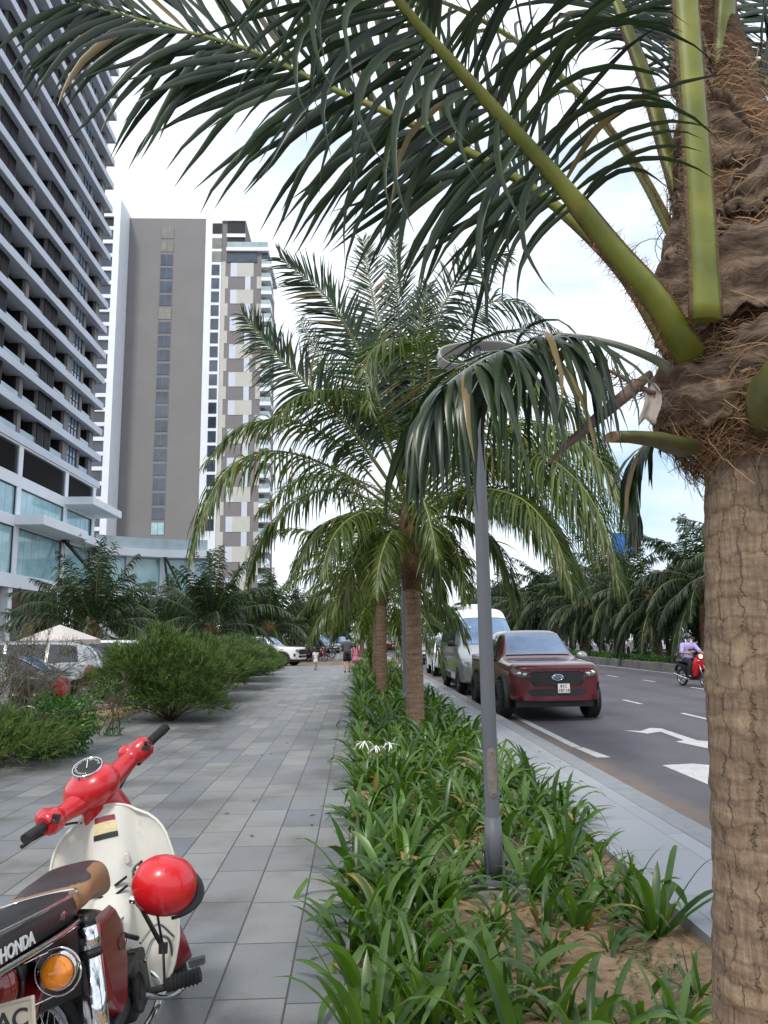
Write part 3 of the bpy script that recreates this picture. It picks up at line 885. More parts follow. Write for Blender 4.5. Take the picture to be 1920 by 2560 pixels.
def trunkmat(name, c0, c1, ring=26.0, crack=True):
    m, nt, b = newmat(name)
    L = nt.links.new
    tc = N(nt, 'ShaderNodeTexCoord')
    mp = N(nt, 'ShaderNodeMapping'); mp.inputs['Scale'].default_value = (3, 3, 14); L(tc.outputs['Object'], mp.inputs['Vector'])
    n1 = N(nt, 'ShaderNodeTexNoise', Scale=1.6, Detail=8.0, Roughness=.65); L(mp.outputs[0], n1.inputs['Vector'])
    r = ramp(nt, n1.outputs['Fac'], [(.28, c0), (.7, c1)])
    # horizontal leaf scars
    sp = N(nt, 'ShaderNodeSeparateXYZ'); L(tc.outputs['Object'], sp.inputs[0])
    nw = N(nt, 'ShaderNodeTexNoise', Scale=2.6, Detail=7.0, Roughness=.6); L(tc.outputs['Object'], nw.inputs['Vector'])
    ma = N(nt, 'ShaderNodeMath', operation='MULTIPLY_ADD'); L(nw.outputs['Fac'], ma.inputs[0]); ma.inputs[1].default_value = .3; L(sp.outputs['Z'], ma.inputs[2])
    ms = N(nt, 'ShaderNodeMath', operation='MULTIPLY'); L(ma.outputs[0], ms.inputs[0]); ms.inputs[1].default_value = ring
    fr = N(nt, 'ShaderNodeMath', operation='FRACT'); L(ms.outputs[0], fr.inputs[0])
    rs = ramp(nt, fr.outputs[0], [(0, (.45, .42, .4)), (.07, (.62, .58, .54)), (.16, (1, 1, 1)), (.85, (1.12, 1.1, 1.06)), (1, (.7, .66, .62))])
    m1 = N(nt, 'ShaderNodeMix', data_type='RGBA', blend_type='MULTIPLY'); L(ramp(nt, n1.outputs['Fac'], [(.35, (.2, .2, .2)), (.6, (.85, .85, .85))]).outputs['Color'], m1.inputs['Factor'])
    L(r.outputs['Color'], m1.inputs['A']); L(rs.outputs['Color'], m1.inputs['B'])
    out = m1.outputs['Result']; hgt = fr.outputs[0]
    if crack:
        def mth(op, q, r_=None, t_=None):
            n = N(nt, 'ShaderNodeMath', operation=op)
            for i, x in enumerate((q, r_, t_)):
                if x is None: continue
                if isinstance(x, (int, float)): n.inputs[i].default_value = x
                else: L(x, n.inputs[i])
            return n.outputs[0]
        row = mth('FLOOR', ms.outputs[0])
        wn = N(nt, 'ShaderNodeTexWhiteNoise', noise_dimensions='1D'); L(row, wn.inputs['W'])
        ox = N(nt, 'ShaderNodeCombineXYZ')
        ang = mth('ARCTAN2', mth('SUBTRACT', sp.outputs['Y'], 0.0), mth('SUBTRACT', sp.outputs['X'], .02))
        nz2 = N(nt, 'ShaderNodeTexNoise', Scale=16.0, Detail=3.0, Roughness=.6); L(tc.outputs['Object'], nz2.inputs['Vector'])
        ca = mth('ADD', mth('MULTIPLY', ang, 2.6), mth('ADD', mth('MULTIPLY', wn.outputs['Value'], 17.0), mth('MULTIPLY', nz2.outputs['Fac'], .8)))
        fc = mth('ABSOLUTE', mth('SUBTRACT', mth('FRACT', ca), .5))
        cell = N(nt, 'ShaderNodeCombineXYZ'); L(mth('FLOOR', ca), cell.inputs[0]); L(row, cell.inputs[1])
        w2 = N(nt, 'ShaderNodeTexWhiteNoise', noise_dimensions='2D'); L(cell.outputs[0], w2.inputs['Vector'])
        n4 = N(nt, 'ShaderNodeTexNoise', Scale=7.0, Detail=4.0); L(tc.outputs['Object'], n4.inputs['Vector'])
        wid = mth('MULTIPLY', mth('MULTIPLY', mth('SUBTRACT', n4.outputs['Fac'], .42), .3), w2.outputs['Value'])
        lt = mth('SUBTRACT', fc, wid)
        cr_ = ramp(nt, lt, [(0, (.16, .1, .07)), (.018, (.45, .38, .33)), (.05, (1, 1, 1))])
        m2 = N(nt, 'ShaderNodeMix', data_type='RGBA', blend_type='MULTIPLY'); m2.inputs['Factor'].default_value = .36
        L(out, m2.inputs['A']); L(cr_.outputs['Color'], m2.inputs['B']); out = m2.outputs['Result']
        # fine upright grain and grey weathering
        mp3 = N(nt, 'ShaderNodeMapping'); mp3.inputs['Scale'].default_value = (70, 70, 9); L(tc.outputs['Object'], mp3.inputs['Vector'])
        n5 = N(nt, 'ShaderNodeTexNoise', Scale=1.0, Detail=5.0, Roughness=.7); L(mp3.outputs[0], n5.inputs['Vector'])
        r5 = ramp(nt, n5.outputs['Fac'], [(.3, (.55, .53, .5)), (.68, (1.25, 1.22, 1.18))])
        m4 = N(nt, 'ShaderNodeMix', data_type='RGBA', blend_type='MULTIPLY'); m4.inputs['Factor'].default_value = 1.0
        L(out, m4.inputs['A']); L(r5.outputs['Color'], m4.inputs['B']); out = m4.outputs['Result']
        hgt = mth('ADD', mth('ADD', cr_.outputs['Color'], fr.outputs[0]), mth('MULTIPLY', n5.outputs['Fac'], .6))
    L(out, b.inputs['Base Color']); b.inputs['Roughness'].default_value = .85
    bp = N(nt, 'ShaderNodeBump', Strength=.7, Distance=.012); L(hgt, bp.inputs['Height']); L(bp.outputs['Normal'], b.inputs['Normal'])
    return m


M['trunk'] = trunkmat('palm_trunk_bark', (.135, .093, .064), (.31, .23, .16), 15)
M['trunk_mid'] = trunkmat('ringed_palm_bark', (.17, .105, .07), (.36, .25, .17), 11, True)


def fibremat(name, stops, za=40.0, tilt=.3, bump_=1.0):
    m, nt, b = newmat(name)
    L = nt.links.new
    tc = N(nt, 'ShaderNodeTexCoord'); sp = N(nt, 'ShaderNodeSeparateXYZ'); L(tc.outputs['Object'], sp.inputs[0])
    an = N(nt, 'ShaderNodeMath', operation='ARCTAN2'); L(sp.outputs['Y'], an.inputs[0]); L(sp.outputs['X'], an.inputs[1])
    nd = N(nt, 'ShaderNodeTexNoise', Scale=6.0, Detail=3.0); L(tc.outputs['Object'], nd.inputs['Vector'])
    z1 = N(nt, 'ShaderNodeMath', operation='MULTIPLY_ADD'); L(an.outputs[0], z1.inputs[0]); z1.inputs[1].default_value = tilt * .2; L(sp.outputs['Z'], z1.inputs[2])
    z2 = N(nt, 'ShaderNodeMath', operation='MULTIPLY_ADD'); L(nd.outputs['Fac'], z2.inputs[0]); z2.inputs[1].default_value = .16; L(z1.outputs[0], z2.inputs[2])
    cb = N(nt, 'ShaderNodeCombineXYZ')
    sa = N(nt, 'ShaderNodeMath', operation='MULTIPLY'); L(an.outputs[0], sa.inputs[0]); sa.inputs[1].default_value = 2.2
    sz = N(nt, 'ShaderNodeMath', operation='MULTIPLY'); L(z2.outputs[0], sz.inputs[0]); sz.inputs[1].default_value = za
    L(sa.outputs[0], cb.inputs[0]); L(sz.outputs[0], cb.inputs[1])
    n1 = N(nt, 'ShaderNodeTexNoise', Scale=1.6, Detail=9.0, Roughness=.72); L(cb.outputs[0], n1.inputs['Vector'])
    r = ramp(nt, n1.outputs['Fac'], stops)
    n2 = N(nt, 'ShaderNodeTexNoise', Scale=5.0, Detail=5.0, Roughness=.65); L(tc.outputs['Object'], n2.inputs['Vector'])
    r2 = ramp(nt, n2.outputs['Fac'], [(.35, (.5, .46, .42)), (.6, (1.15, 1.12, 1.08))])
    mu = N(nt, 'ShaderNodeMix', data_type='RGBA', blend_type='MULTIPLY'); mu.inputs['Factor'].default_value = .9
    L(r.outputs['Color'], mu.inputs['A']); L(r2.outputs['Color'], mu.inputs['B'])
    L(mu.outputs['Result'], b.inputs['Base Color']); b.inputs['Roughness'].default_value = .95
    bp = N(nt, 'ShaderNodeBump', Strength=bump_, Distance=.02); L(n1.outputs['Fac'], bp.inputs['Height']); L(bp.outputs['Normal'], b.inputs['Normal'])
    return m


M['fibre'] = fibremat('palm_fibre', [(.32, (.025, .013, .008)), (.5, (.13, .07, .033)), (.72, (.33, .2, .105))])
M['sheath'] = fibremat('leaf_base_bark', [(.3, (.035, .022, .015)), (.45, (.13, .088, .06)), (.72, (.36, .275, .21))], 30.0, .1, .9)
M['fibre_hair'] = leafmat('fibre_hairs', (.07, .035, .015), (.38, .23, .12), .8, .1)
M['spathe'] = mat('brown_spathe', (.085, .05, .035), .65, var=.3, scale=9, col2=(.18, .115, .085), bump=.3, bscale=30)

G = np.array([0, 0, -1.0])


def unit(v):
    v = np.asarray(v, float); return v / max(np.linalg.norm(v), 1e-9)


def frond(stem, leaf, P, side, n=60, Lmax=.7, w=.02, s0=.2, droop=(.9, .9), wind=(0, 0, 0), r0=.02, r1=.003, K=6, lift=.25, fwd=(20, 62),
          flat=(1, .6), rng=None, jitter=.12, v=True, sm=0, lm=0, ns=9, samples=36, both=True, petw=None, prof=None, pflat=None, ragged=0):
    """one feather frond: stem tube into mesh `stem`, leaflets into mesh `leaf`"""
    rng = rng or RNG
    C = spline(P, samples)
    s = np.linspace(0, 1, samples)
    T = nrm(np.gradient(C, axis=0))
    side = np.asarray(side, float)
    if side.ndim == 1: side = np.repeat(side[None], samples, 0)
    B = nrm(side - T * (side * T).sum(1, keepdims=True))
    Nn = np.cross(B, T)
    rr = r0 * (1 - s) ** .8 + r1
    if petw is not None: rr = np.interp(s, petw[0], petw[1])
    fl_ = [flat] * samples if pflat is None else [(np.interp(x, pflat[0], pflat[1]), np.interp(x, pflat[0], pflat[2])) for x in s]
    if stem is not None:
        stem.tube(C, list(rr), ns, sm, True, True, fl_, up=B[0])
    # leaflets
    ss = s0 + (1 - s0) * np.linspace(0, 1, n)
    sgn = np.concatenate([np.ones(n), -np.ones(n)])
    ss = np.concatenate([ss, ss + (1 - s0) * .4 / n]); ss = np.clip(ss + rng.normal(0, .12 / n, 2 * n), s0, .999)
    idx = ss * (samples - 1)
    def ip(A): return np.stack([np.interp(idx, np.arange(samples), A[:, i]) for i in range(3)], 1)
    c0, t0, b0, n0 = ip(C), nrm(ip(T)), nrm(ip(B)), nrm(ip(Nn))
    u = (ss - s0) / (1 - s0)
    ang = np.radians(fwd[0] + (fwd[1] - fwd[0]) * u ** 1.3) + rng.normal(0, jitter, 2 * n)
    Ln = Lmax * (np.interp(u, [0, .12, .4, .75, 1], [.5, .85, 1, .78, .32]) if prof is None else np.interp(u, *prof)) * (1 + rng.normal(0, .1, 2 * n))
    d = b0 * (sgn * np.cos(ang))[:, None] + t0 * np.sin(ang)[:, None] + n0 * (lift + rng.normal(0, jitter, 2 * n))[:, None]
    d = nrm(d)
    dr = np.where(sgn > 0, droop[0], droop[1]) * (1 + rng.normal(0, .3, 2 * n))
    wd = np.asarray(wind, float)[None] * (1 + rng.normal(0, .35, (2 * n, 1)))
    pts = [c0 + b0 * (sgn * np.interp(ss, s, rr) * .6)[:, None]]; dirs = [d]
    for k in range(1, K):
        f = k / (K - 1)
        d = nrm(d + G * (dr * 1.3 / K)[:, None] * (0.5 + f) + wd * (1.6 / K) * f + rng.normal(0, ragged, (2 * n, 3)) * f)
        pts.append(pts[-1] + d * (Ln / (K - 1))[:, None]); dirs.append(d)
    Cc = np.stack(pts, 1); D = np.stack(dirs, 1)
    ref = (t0 + .2 * n0)[:, None, :] + 0 * D
    S = nrm(ref - D * (ref * D).sum(-1, keepdims=True))
    f = np.linspace(0, 1, K)
    prof_w = np.interp(f, [0, .12, .35, .7, 1], [.45, .85, 1, .62, .04])
    wl = w * (.6 + .4 * Ln / Lmax)
    W = wl[:, None] * prof_w[None]
    fold = None
    if v:
        Nl = np.cross(D, S); sg = np.sign((Nl * n0[:, None]).sum(-1, keepdims=True)); sg[sg == 0] = 1
        fold = Nl * sg * (W * .38)[..., None]
    tint = np.clip(rng.normal(.45, .2, 2 * n), 0, .93)
    tint[rng.random(2 * n) < .025] = 1.2
    keep = np.ones(2 * n, bool)
    if not both: keep = sgn > 0
    ribbons(leaf, Cc[keep], S[keep], W[keep], fold[keep] if fold is not None else None, lm, tint[keep])
    return C


def trunk_mesh(mb, axis, r, rings=30, n=20, m=0, seed=0):
    rg = random.Random(seed)
    A = spline(axis, rings * 4 + 1)
    vs = []
    k = len(A)
    ph = [rg.uniform(0, 6.28) for _ in range(4)]
    V = []
    for i in range(k):
        f = i / (k - 1)
        rr = np.interp(f, [0, 1], r) if len(r) == 2 else np.interp(f, np.linspace(0, 1, len(r)), r)
        step = (i % 4) / 4.0
        row = []
        for j in range(n):
            a = 2 * PI * j / n
            q = rr * (1 + .05 * (.5 - step) * (1 + .6 * math.sin(2 * a + f * 40)) + .022 * math.sin(3 * a + ph[0] + f * 9) + .012 * math.sin(7 * a + ph[1] + f * 31))
            row.append((A[i][0] + q * math.cos(a), A[i][1] + q * math.sin(a), A[i][2] + .012 * math.sin(a * 2 + ph[2] + f * 20)))
        V.append(row)
    mb.grid(V, m, True, closed=True)


def px3(pts, Y0):
    return [tuple(at(p[0], p[1], Y0 + (p[2] if len(p) > 2 else 0))) for p in pts]


def inplane(P):
    """lateral vector of a frond that shows its face to the street: perpendicular to its run, in the X-Z plane"""
    t = unit(np.asarray(P[-1]) - np.asarray(P[0]))
    return unit(np.cross(t, (0, 1, 0)))


# ======== the near palm
base = Vector((1.27, 2.38, -.05))
NP = empty('coconut_palm', base, label='nearest coconut palm, cropped by the right edge of the picture, with shaggy fibrous crown', cat='palm tree', group='coconut palms in the street')
axis = [at(1889, 1120, 2.35), at(1892, 1443, 2.35), at(1897, 1700, 2.35), at(1911, 1987, 2.35), at(1922, 2300, 2.35), at(1934, 2620, 2.35), at(1938, 2950, 2.35)][::-1]
axis = [Vector((axis[0].x, axis[0].y, -.08))] + axis[1:]
tb = MB(); trunk_mesh(tb, axis, (.165, .158, .152, .15, .15), 24, 44)
tb.build('trunk', M['trunk'], NP, world=True)
ax_top = at(1889, 1120, 2.35); HX, HY, HZ = ax_top.x + .02, 2.38, ax_top.z
# fibrous crown body
hb = MB()
V = []
prof = [(-.1, .15), (-.02, .18), (.05, .24), (.16, .27), (.32, .25), (.5, .235), (.62, .22), (.8, .195), (1.0, .17), (1.3, .12), (1.7, .06)]
for i, (zz, r) in enumerate(prof):
    V.append([(HX + (r * (1 + .06 * math.sin(3 * a + i * 1.3) + .05 * math.sin(7 * a + i * 2.1))) * math.cos(a), HY + (r * (1 + .06 * math.sin(3 * a + i * 1.3))) * math.sin(a), HZ + zz + .03 * math.sin(5 * a + i)) for a in np.linspace(0, 2 * PI, 45)[:-1]])
hb.grid(V, 0, True, closed=True)
hb.build('fibre_crown', M['fibre'], NP, world=True, sub=1)


def shell(a0, a1, z0, z1, r0, r1, tilt=0., flare=.03, seed=1, name='leaf_base', m='sheath', rag=.03):
    rg = np.random.default_rng(seed)
    nu, nv = 70, 14
    ph = rg.uniform(0, 6.28, 6)
    V = []
    for j in range(nv + 1):
        fv = j / nv
        row = []
        for i in range(nu + 1):
            fu = i / nu
            a = a0 + (a1 - a0) * fu
            bow = math.sin(fu * PI)
            zz = z0 + (z1 - z0) * fv * (.35 + .65 * bow ** .7) + tilt * (fu - .5)
            zz += rag * (math.sin(9 * fu + ph[0]) + .6 * math.sin(23 * fu + ph[1]) + .5 * math.sin(57 * fu + ph[4]) * abs(fv - .5) * 2) * (.25 + abs(fv - .5))
            r = r0 + (r1 - r0) * fv + flare * (fv ** 3) + .012 * math.sin(14 * fv + 5 * fu + ph[2]) + .014 * math.sin(11 * fu + 3 * fv + ph[3]) + .02 * bow * math.sin(fv * PI)
            row.append((HX + r * math.cos(a), HY + r * math.sin(a), HZ + zz))
        V.append(row)
    b = MB(); b.grid(V, 0, True)
    return b.build(name, M[m], NP, world=True, solid=.008)


# angle -90 deg faces the camera, 180 deg faces left
for k, sp_ in enumerate([(rad(160), rad(305), .38, .64, .292, .275, .05), (rad(140), rad(270), .07, .27, .275, .29, .03), (rad(225), rad(330), .16, .34, .29, .28, -.05),
                         (rad(175), rad(262), .92, 1.2, .2, .17, .05), (rad(235), rad(325), .72, .92, .225, .2, -.05), (rad(150), rad(230), 1.28, 1.56, .14, .12, .0), (rad(165), rad(235), .62, .86, .235, .2, .04)]):
    shell(*sp_, seed=k + 3)
# loose fibres
fb = MB()
nf = 4600
a = RNG.uniform(rad(110), rad(340), nf); z = RNG.choice([0, 1, 2], nf, p=[.64, .22, .14]); z = np.where(z == 0, RNG.uniform(-.05, .3, nf), np.where(z == 1, RNG.uniform(.3, .9, nf), RNG.uniform(.9, 1.4, nf)))
rr = np.interp(z, [q[0] for q in prof], [q[1] for q in prof]) + RNG.uniform(0.0, .05, nf)
c0 = np.stack([HX + rr * np.cos(a), HY + rr * np.sin(a), HZ + z], 1)
out = np.stack([np.cos(a), np.sin(a), 0 * a], 1); tan = np.stack([-np.sin(a), np.cos(a), 0 * a], 1)
d = nrm(tan * RNG.choice([-1, 1], nf)[:, None] * RNG.uniform(.5, 1.3, (nf, 1)) + out * RNG.uniform(-.12, .45, (nf, 1)) + np.array([0, 0, 1]) * RNG.normal(-.1, .5, (nf, 1)))
ln = RNG.uniform(.05, .2, nf); K = 6
pts = [c0]; dirs = [d]
for k in range(1, K):
    d = nrm(d + G * RNG.uniform(.0, .22, (nf, 1)) - out * .22 + RNG.normal(0, .16, (nf, 3)))
    pts.append(pts[-1] + d * (ln / (K - 1))[:, None]); dirs.append(d)
D = np.stack(dirs, 1); S = nrm(np.cross(D, np.array([.1, 1.0, .1]) + 0 * D))
ribbons(fb, np.stack(pts, 1), S, np.repeat(RNG.uniform(.0005, .0019, (nf, 1)), K, 1) * np.linspace(1, .5, K), None, 0, RNG.random(nf))
tag(fb.build('loose_fibre', M['fibre_hair'], NP, world=True), kind='stuff')


def near_frond(P, side, name='frond', lab=None, stemmat='petiole', **kw):
    st, lf = MB(), MB()
    frond(st, lf, P, side, **kw)
    so_ = st.build(name, [M[stemmat], M['petiole_edge']], NP, world=True)
    if lab: so_['label'] = lab
    if stemmat == 'petiole':
        C = spline(P, 36); T = nrm(np.gradient(C, axis=0)); sd_ = np.asarray(side, float)[None]; B = nrm(sd_ - T * (sd_ * T).sum(1, keepdims=True))
        q = np.linspace(0, 1, 36); pw = kw.get('petw'); wd_ = np.interp(q, pw[0], pw[1]); e_ = int(36 * kw.get('s0', .3) * 1.1); lo_ = np.cross(B, T)
        for sg in (1, -1):
            E_ = C + B * (wd_ * .93 * sg)[:, None]
            mb = MB(); mb.tube(E_[:e_], list((wd_ * .17)[:e_] + .0015), 6, m=0, flat=(1, 1))
            nh = 150; i = RNG.uniform(0, e_ * .75, nh); o_ = np.stack([np.interp(i, np.arange(36), E_[:, a_]) for a_ in range(3)], 1)
            hd = nrm(B[0] * sg + RNG.normal(0, .8, (nh, 3))); ln_ = RNG.uniform(.01, .045, (nh, 1))
            Cc = np.stack([o_, o_ + hd * ln_ * .5, o_ + hd * ln_ + RNG.normal(0, .006, (nh, 3))], 1)
            ribbons(mb, Cc, nrm(np.cross(np.stack([hd] * 3, 1), np.array([.1, 1, .1]))), np.repeat(np.array([[.0011, .0008, .0003]]), nh, 0), None, 1, RNG.random(nh))
            mb.build('petiole_margin', [M['petiole_edge'], M['fibre_hair']], None).parent = so_
            so_.children[-1].data.transform(Matrix.Translation(-Vector(base)))
    lo = lf.build('leaflets', M['palm_leaf_near'], None)
    lo.data.transform(Matrix.Translation(-Vector(base))); lo.parent = so_
    return so_


hub = lambda px, py, dy=0: tuple(at(px, py, 2.35 + dy))
# N1: the big stem that climbs to the top of the frame
P1 = [hub(1735, 905, -.08), hub(1700, 850, -.16), hub(1643, 752, -.22), hub(1539, 631, -.26), hub(1452, 521, -.3), hub(1365, 417, -.34), hub(1209, 243, -.42), hub(1047, 64, -.5), hub(950, -60, -.56), hub(850, -190, -.62), hub(740, -300, -.7)]
NF1 = near_frond(P1, (.75, -.25, .6), 'frond', n=52, Lmax=.62, w=.0105, s0=.36, droop=(1.35, .8), wind=(.5, 0, -.05), petw=([0, .1, .3, .55, 1], [.056, .042, .031, .021, .006]), flat=(1, .62), K=9, lift=.1, fwd=(8, 50), ragged=.085, jitter=.2, ns=14)
# N2: behind it, feather that spreads across the top left
P2_ = [hub(1700, 900, .0), hub(1640, 800, -.02), hub(1539, 655, -.05), hub(1370, 500, -.1), hub(1200, 395, -.15), hub(960, 278, -.2), hub(839, 226, -.22), hub(694, 156, -.25), hub(579, 110, -.28), hub(405, 64, -.32), hub(301, 35, -.35), hub(190, 8, -.4)]
near_frond(P2_, (.32, .1, .95), 'frond', n=74, Lmax=.54, w=.0135, s0=.3, droop=(.15, .55), wind=(.1, 0, 0), petw=([0, .1, .3, .6, 1], [.05, .034, .02, .012, .003]), K=8, lift=-.05, fwd=(24, 60), jitter=.17, ragged=.08, prof=([0, .15, .5, .85, 1], [.8, 1, 1, .8, .55]), ns=12)
# long leaflets of the big stem that stream right and down with the wind
wl_ = MB()
for q_, (s0_, wn_, Lw) in enumerate(((.42, (1.5, 0, -.35), .6), (.55, (1.2, 0, -.55), .66))):
    frond(None, wl_, P1, (-.75, -.35, -.5), n=13, Lmax=Lw, w=.0125, s0=s0_, droop=(.4, .4), wind=wn_, petw=([0, .1, .3, .55, 1], [.056, .042, .031, .021, .006]), K=10, lift=.1, fwd=(0, 30), jitter=.3, ragged=.1, both=False)
wo_ = wl_.build('leaflets', M['palm_leaf_near'], None); wo_.data.transform(Matrix.Translation(-Vector(base))); wo_.parent = NF1
# N4 and N5: upright stems that leave the frame at the top
P4 = [hub(1764, 800, -.24), hub(1761, 690, -.25), hub(1744, 420, -.26), hub(1728, 200, -.27), hub(1712, -20, -.28), hub(1690, -300, -.3), hub(1640, -560, -.3), hub(1560, -760, -.3)]
near_frond(P4, (1, 0, .05), 'frond', n=36, Lmax=.7, w=.019, s0=.62, droop=(.9, .9), petw=([0, .1, .5, .8, 1], [.047, .042, .038, .02, .006]), K=6, flat=(1, .55), ns=14)
P5 = [hub(1800, 520, .0), hub(1800, 300, -.02), hub(1806, 160, -.04), hub(1815, 0, -.04), hub(1830, -300, .0), hub(1900, -600, .1)]
near_frond(P5, (1, .2, .05), 'frond', n=36, Lmax=.7, w=.019, s0=.6, droop=(.9, .9), petw=([0, .1, .5, .8, 1], [.042, .04, .036, .02, .006]), K=6, flat=(1, .55), ns=14)
P6 = [hub(1720, 560, .1), hub(1689, 451, .12), hub(1666, 376, .14), hub(1625, 231, .18), hub(1573, 87, .22), hub(1530, -20, .26), hub(1440, -190, .34), hub(1330, -330, .4)]
near_frond(P6, (.9, .2, .4), 'frond', n=44, Lmax=.7, w=.018, s0=.48, droop=(.8, .9), petw=([0, .1, .5, .8, 1], [.04, .034, .026, .015, .005]), K=6, flat=(1, .55), ns=14)
P9 = [hub(1690, 600, .05), hub(1580, 400, .1), hub(1420, 210, .15), hub(1240, 70, .2), hub(1040, -20, .25), hub(840, -70, .3), hub(660, -80, .3)]
near_frond(P9, (.25, .9, .3), 'frond', n=40, Lmax=.5, w=.009, s0=.28, droop=(1.2, 1.2), wind=(.35, 0, 0), petw=([0, .2, .6, 1], [.034, .024, .012, .004]), K=8, ragged=.09, jitter=.25)
# N7: the broken-down frond over the lamp, pale grey stem, leaflets hanging
P7 = [hub(1690, 935, -.06), hub(1640, 900, -.08), hub(1545, 863, -.14), hub(1446, 841, -.2), hub(1377, 843, -.24), hub(1312, 863, -.28), hub(1223, 893, -.34), hub(1149, 937, -.38), hub(1095, 985, -.4), hub(1060, 1040, -.4)]
near_frond(P7, (.1, .9, .35), 'frond', 'drooping frond with a pale grey stem and hanging leaflets', 'rachis_grey', n=64, Lmax=.46, w=.0118, s0=.34, droop=(2.6, 2.6), wind=(.08, 0, 0), petw=([0, .1, .35, .6, 1], [.03, .022, .013, .008, .003]), K=8, lift=.1, fwd=(10, 45), jitter=.24, ragged=.13, prof=([0, .15, .5, .85, 1], [.75, 1, 1, .85, .5]), ns=12)
# back fronds, dark against the sky at the upper right
for P, sd_ in (([hub(1750, 480, .25), hub(1700, 200, .5), hub(1640, 0, .8), hub(1560, -180, 1.1), hub(1450, -280, 1.4)], (.8, .3, .3)),
               ([hub(1800, 420, .3), hub(1800, 150, .6), hub(1780, -50, .9), hub(1740, -220, 1.3)], (1, .2, .1)),
               ([hub(1850, 500, .3), hub(1900, 250, .5), hub(1960, 50, .8), hub(2060, -80, 1.0)], (.6, .6, .5)),
               ([hub(1860, 700, .3), hub(1960, 520, .5), hub(2080, 420, .8), hub(2200, 420, 1.0)], (.2, .9, .3)),
               ([hub(1800, 620, .3), hub(1930, 380, .5), hub(2010, 250, .8), hub(2100, 260, 1.0)], (.2, .9, .3))):
    near_frond(P, sd_, 'frond', n=54, Lmax=.62, w=.017, s0=.22, droop=(1.1, 1.1), wind=(.25, 0, 0), petw=([0, .2, .6, 1], [.034, .024, .012, .004]), K=7, ragged=.05)
# low side frond that hangs behind the fibre, left of the trunk
P8 = [hub(1700, 1080, .1), hub(1650, 1090, .14), hub(1600, 1130, .2), hub(1590, 1200, .22), hub(1600, 1290, .24)]
near_frond(P8, (.3, .9, .2), 'frond', n=26, Lmax=.3, w=.012, s0=.2, droop=(2.4, 2.4), petw=([0, .3, 1], [.022, .012, .003]), K=6, ragged=.08)
# cut stubs, spathe and dried flower branch
sb_ = MB(); sb_.tube([hub(1715, 1120, -.1), hub(1640, 1098, -.2), hub(1580, 1092, -.24), hub(1533, 1092, -.27)], [.045, .034, .028, .026], 12, flat=(.62, 1.1)); sb_.build('cut_stub', [M['cut_petiole']], NP, world=True)
sb_ = MB(); sb_.tube([hub(1534, 1092, -.27), hub(1527, 1092, -.275)], [.0262, .024], 12, flat=(.62, 1.1)); sb_.build('cut_end', mat('cut_wood', (.35, .24, .12), .8), NP, world=True)
sb_ = MB(); sb_.tube([hub(1895, 1035, -.14), hub(1905, 1000, -.27), hub(1940, 950, -.34), hub(1985, 900, -.4)], [.075, .068, .06, .055], 16, flat=(1.15, .6)); sb_.build('cut_stub', [M['cut_petiole']], NP, world=True)
sp_b = MB(); sp_b.tube([hub(1625, 935, -.12), hub(1580, 975, -.2), hub(1500, 1040, -.26), hub(1420, 1110, -.3), hub(1362, 1168, -.32)], [.012, .021, .019, .011, .002], 10, flat=(1, .8)); sp_b.build('spathe', M['spathe'], NP, world=True)
fbm = MB()
fp = spline([hub(1660, 990, -.1), hub(1600, 970, -.16), hub(1540, 935, -.2), hub(1460, 900, -.22), hub(1380, 872, -.22)], 30)
fbm.tube(fp, list(np.linspace(.009, .002, 30)), 7)
for i in range(3, 30):
    for q in range(3):
        p = np.array(fp[i]); dd = unit(RNG.normal(0, 1, 3) + np.array([-.9, 0, .3])); pts_ = [p]
        for k in range(6):
            dd = unit(dd + RNG.normal(0, .4, 3)); pts_.append(pts_[-1] + dd * RNG.uniform(.008, .02))
        fbm.tube(pts_, list(np.linspace(.0022, .0008, 7)), 4)
fbm.build('flower_branch', mat('dried_branch', (.16, .1, .075), .8, var=.4, scale=30), NP, world=True)
pf = MB(); Vf = []
for i in range(7):
    f = i / 6; row = []
    for j in range(6):
        g = j / 5; q = at(1605 + 42 * g + 8 * math.sin(5 * f), 965 + 90 * f + 9 * math.sin(7 * g + 2 * f), 2.2 + .03 * math.sin(3 * g) - .02 * f); row.append(tuple(q))
    Vf.append(row)
pf.grid(Vf); pf.build('bark_flap', mat('pale_bark_flap', (.36, .31, .28), .8, var=.2, scale=20), NP, world=True, solid=.004)

# ======== the second palm, whole in the picture
p2b = gp(1037, 1850, -.05)
MP = empty('coconut_palm', p2b, label='full coconut palm with spread fronds standing in the bed behind the lamp post', cat='palm tree', group='coconut palms in the street')
Y0 = p2b.y
tb = MB(); trunk_mesh(tb, [at(1040, 1870, Y0), at(1037, 1700, Y0), at(1034, 1560, Y0), at(1030, 1460, Y0), at(1026, 1330, Y0)], (.155, .142, .132, .128, .14), 26, 26, seed=2)
tb.build('trunk', M['trunk_mid'], MP, world=True)
hb = MB(); trunk_mesh(hb, [at(1030, 1475, Y0), at(1028, 1420, Y0), at(1024, 1350, Y0), at(1020, 1290, Y0), at(1018, 1230, Y0)], (.15, .21, .2, .14, .06), 8, 20, seed=5); hb.build('fibre_crown', M['fibre'], MP, world=True)
for j in range(9):
    aa = j * 2.4; b = MB()
    p = np.array(at(1026, 1400 - 14 * j, Y0)); o_ = np.array([math.cos(aa), math.sin(aa), 0])
    b.tube([p + o_ * .12 - np.array([0, 0, .12]), p + o_ * .22 + np.array([0, 0, .02]), p + o_ * .34 + np.array([0, 0, .12])], [.05, .06, .03], 8, flat=(1.2, .5)); b.build('leaf_base', M['sheath'], MP, world=True)
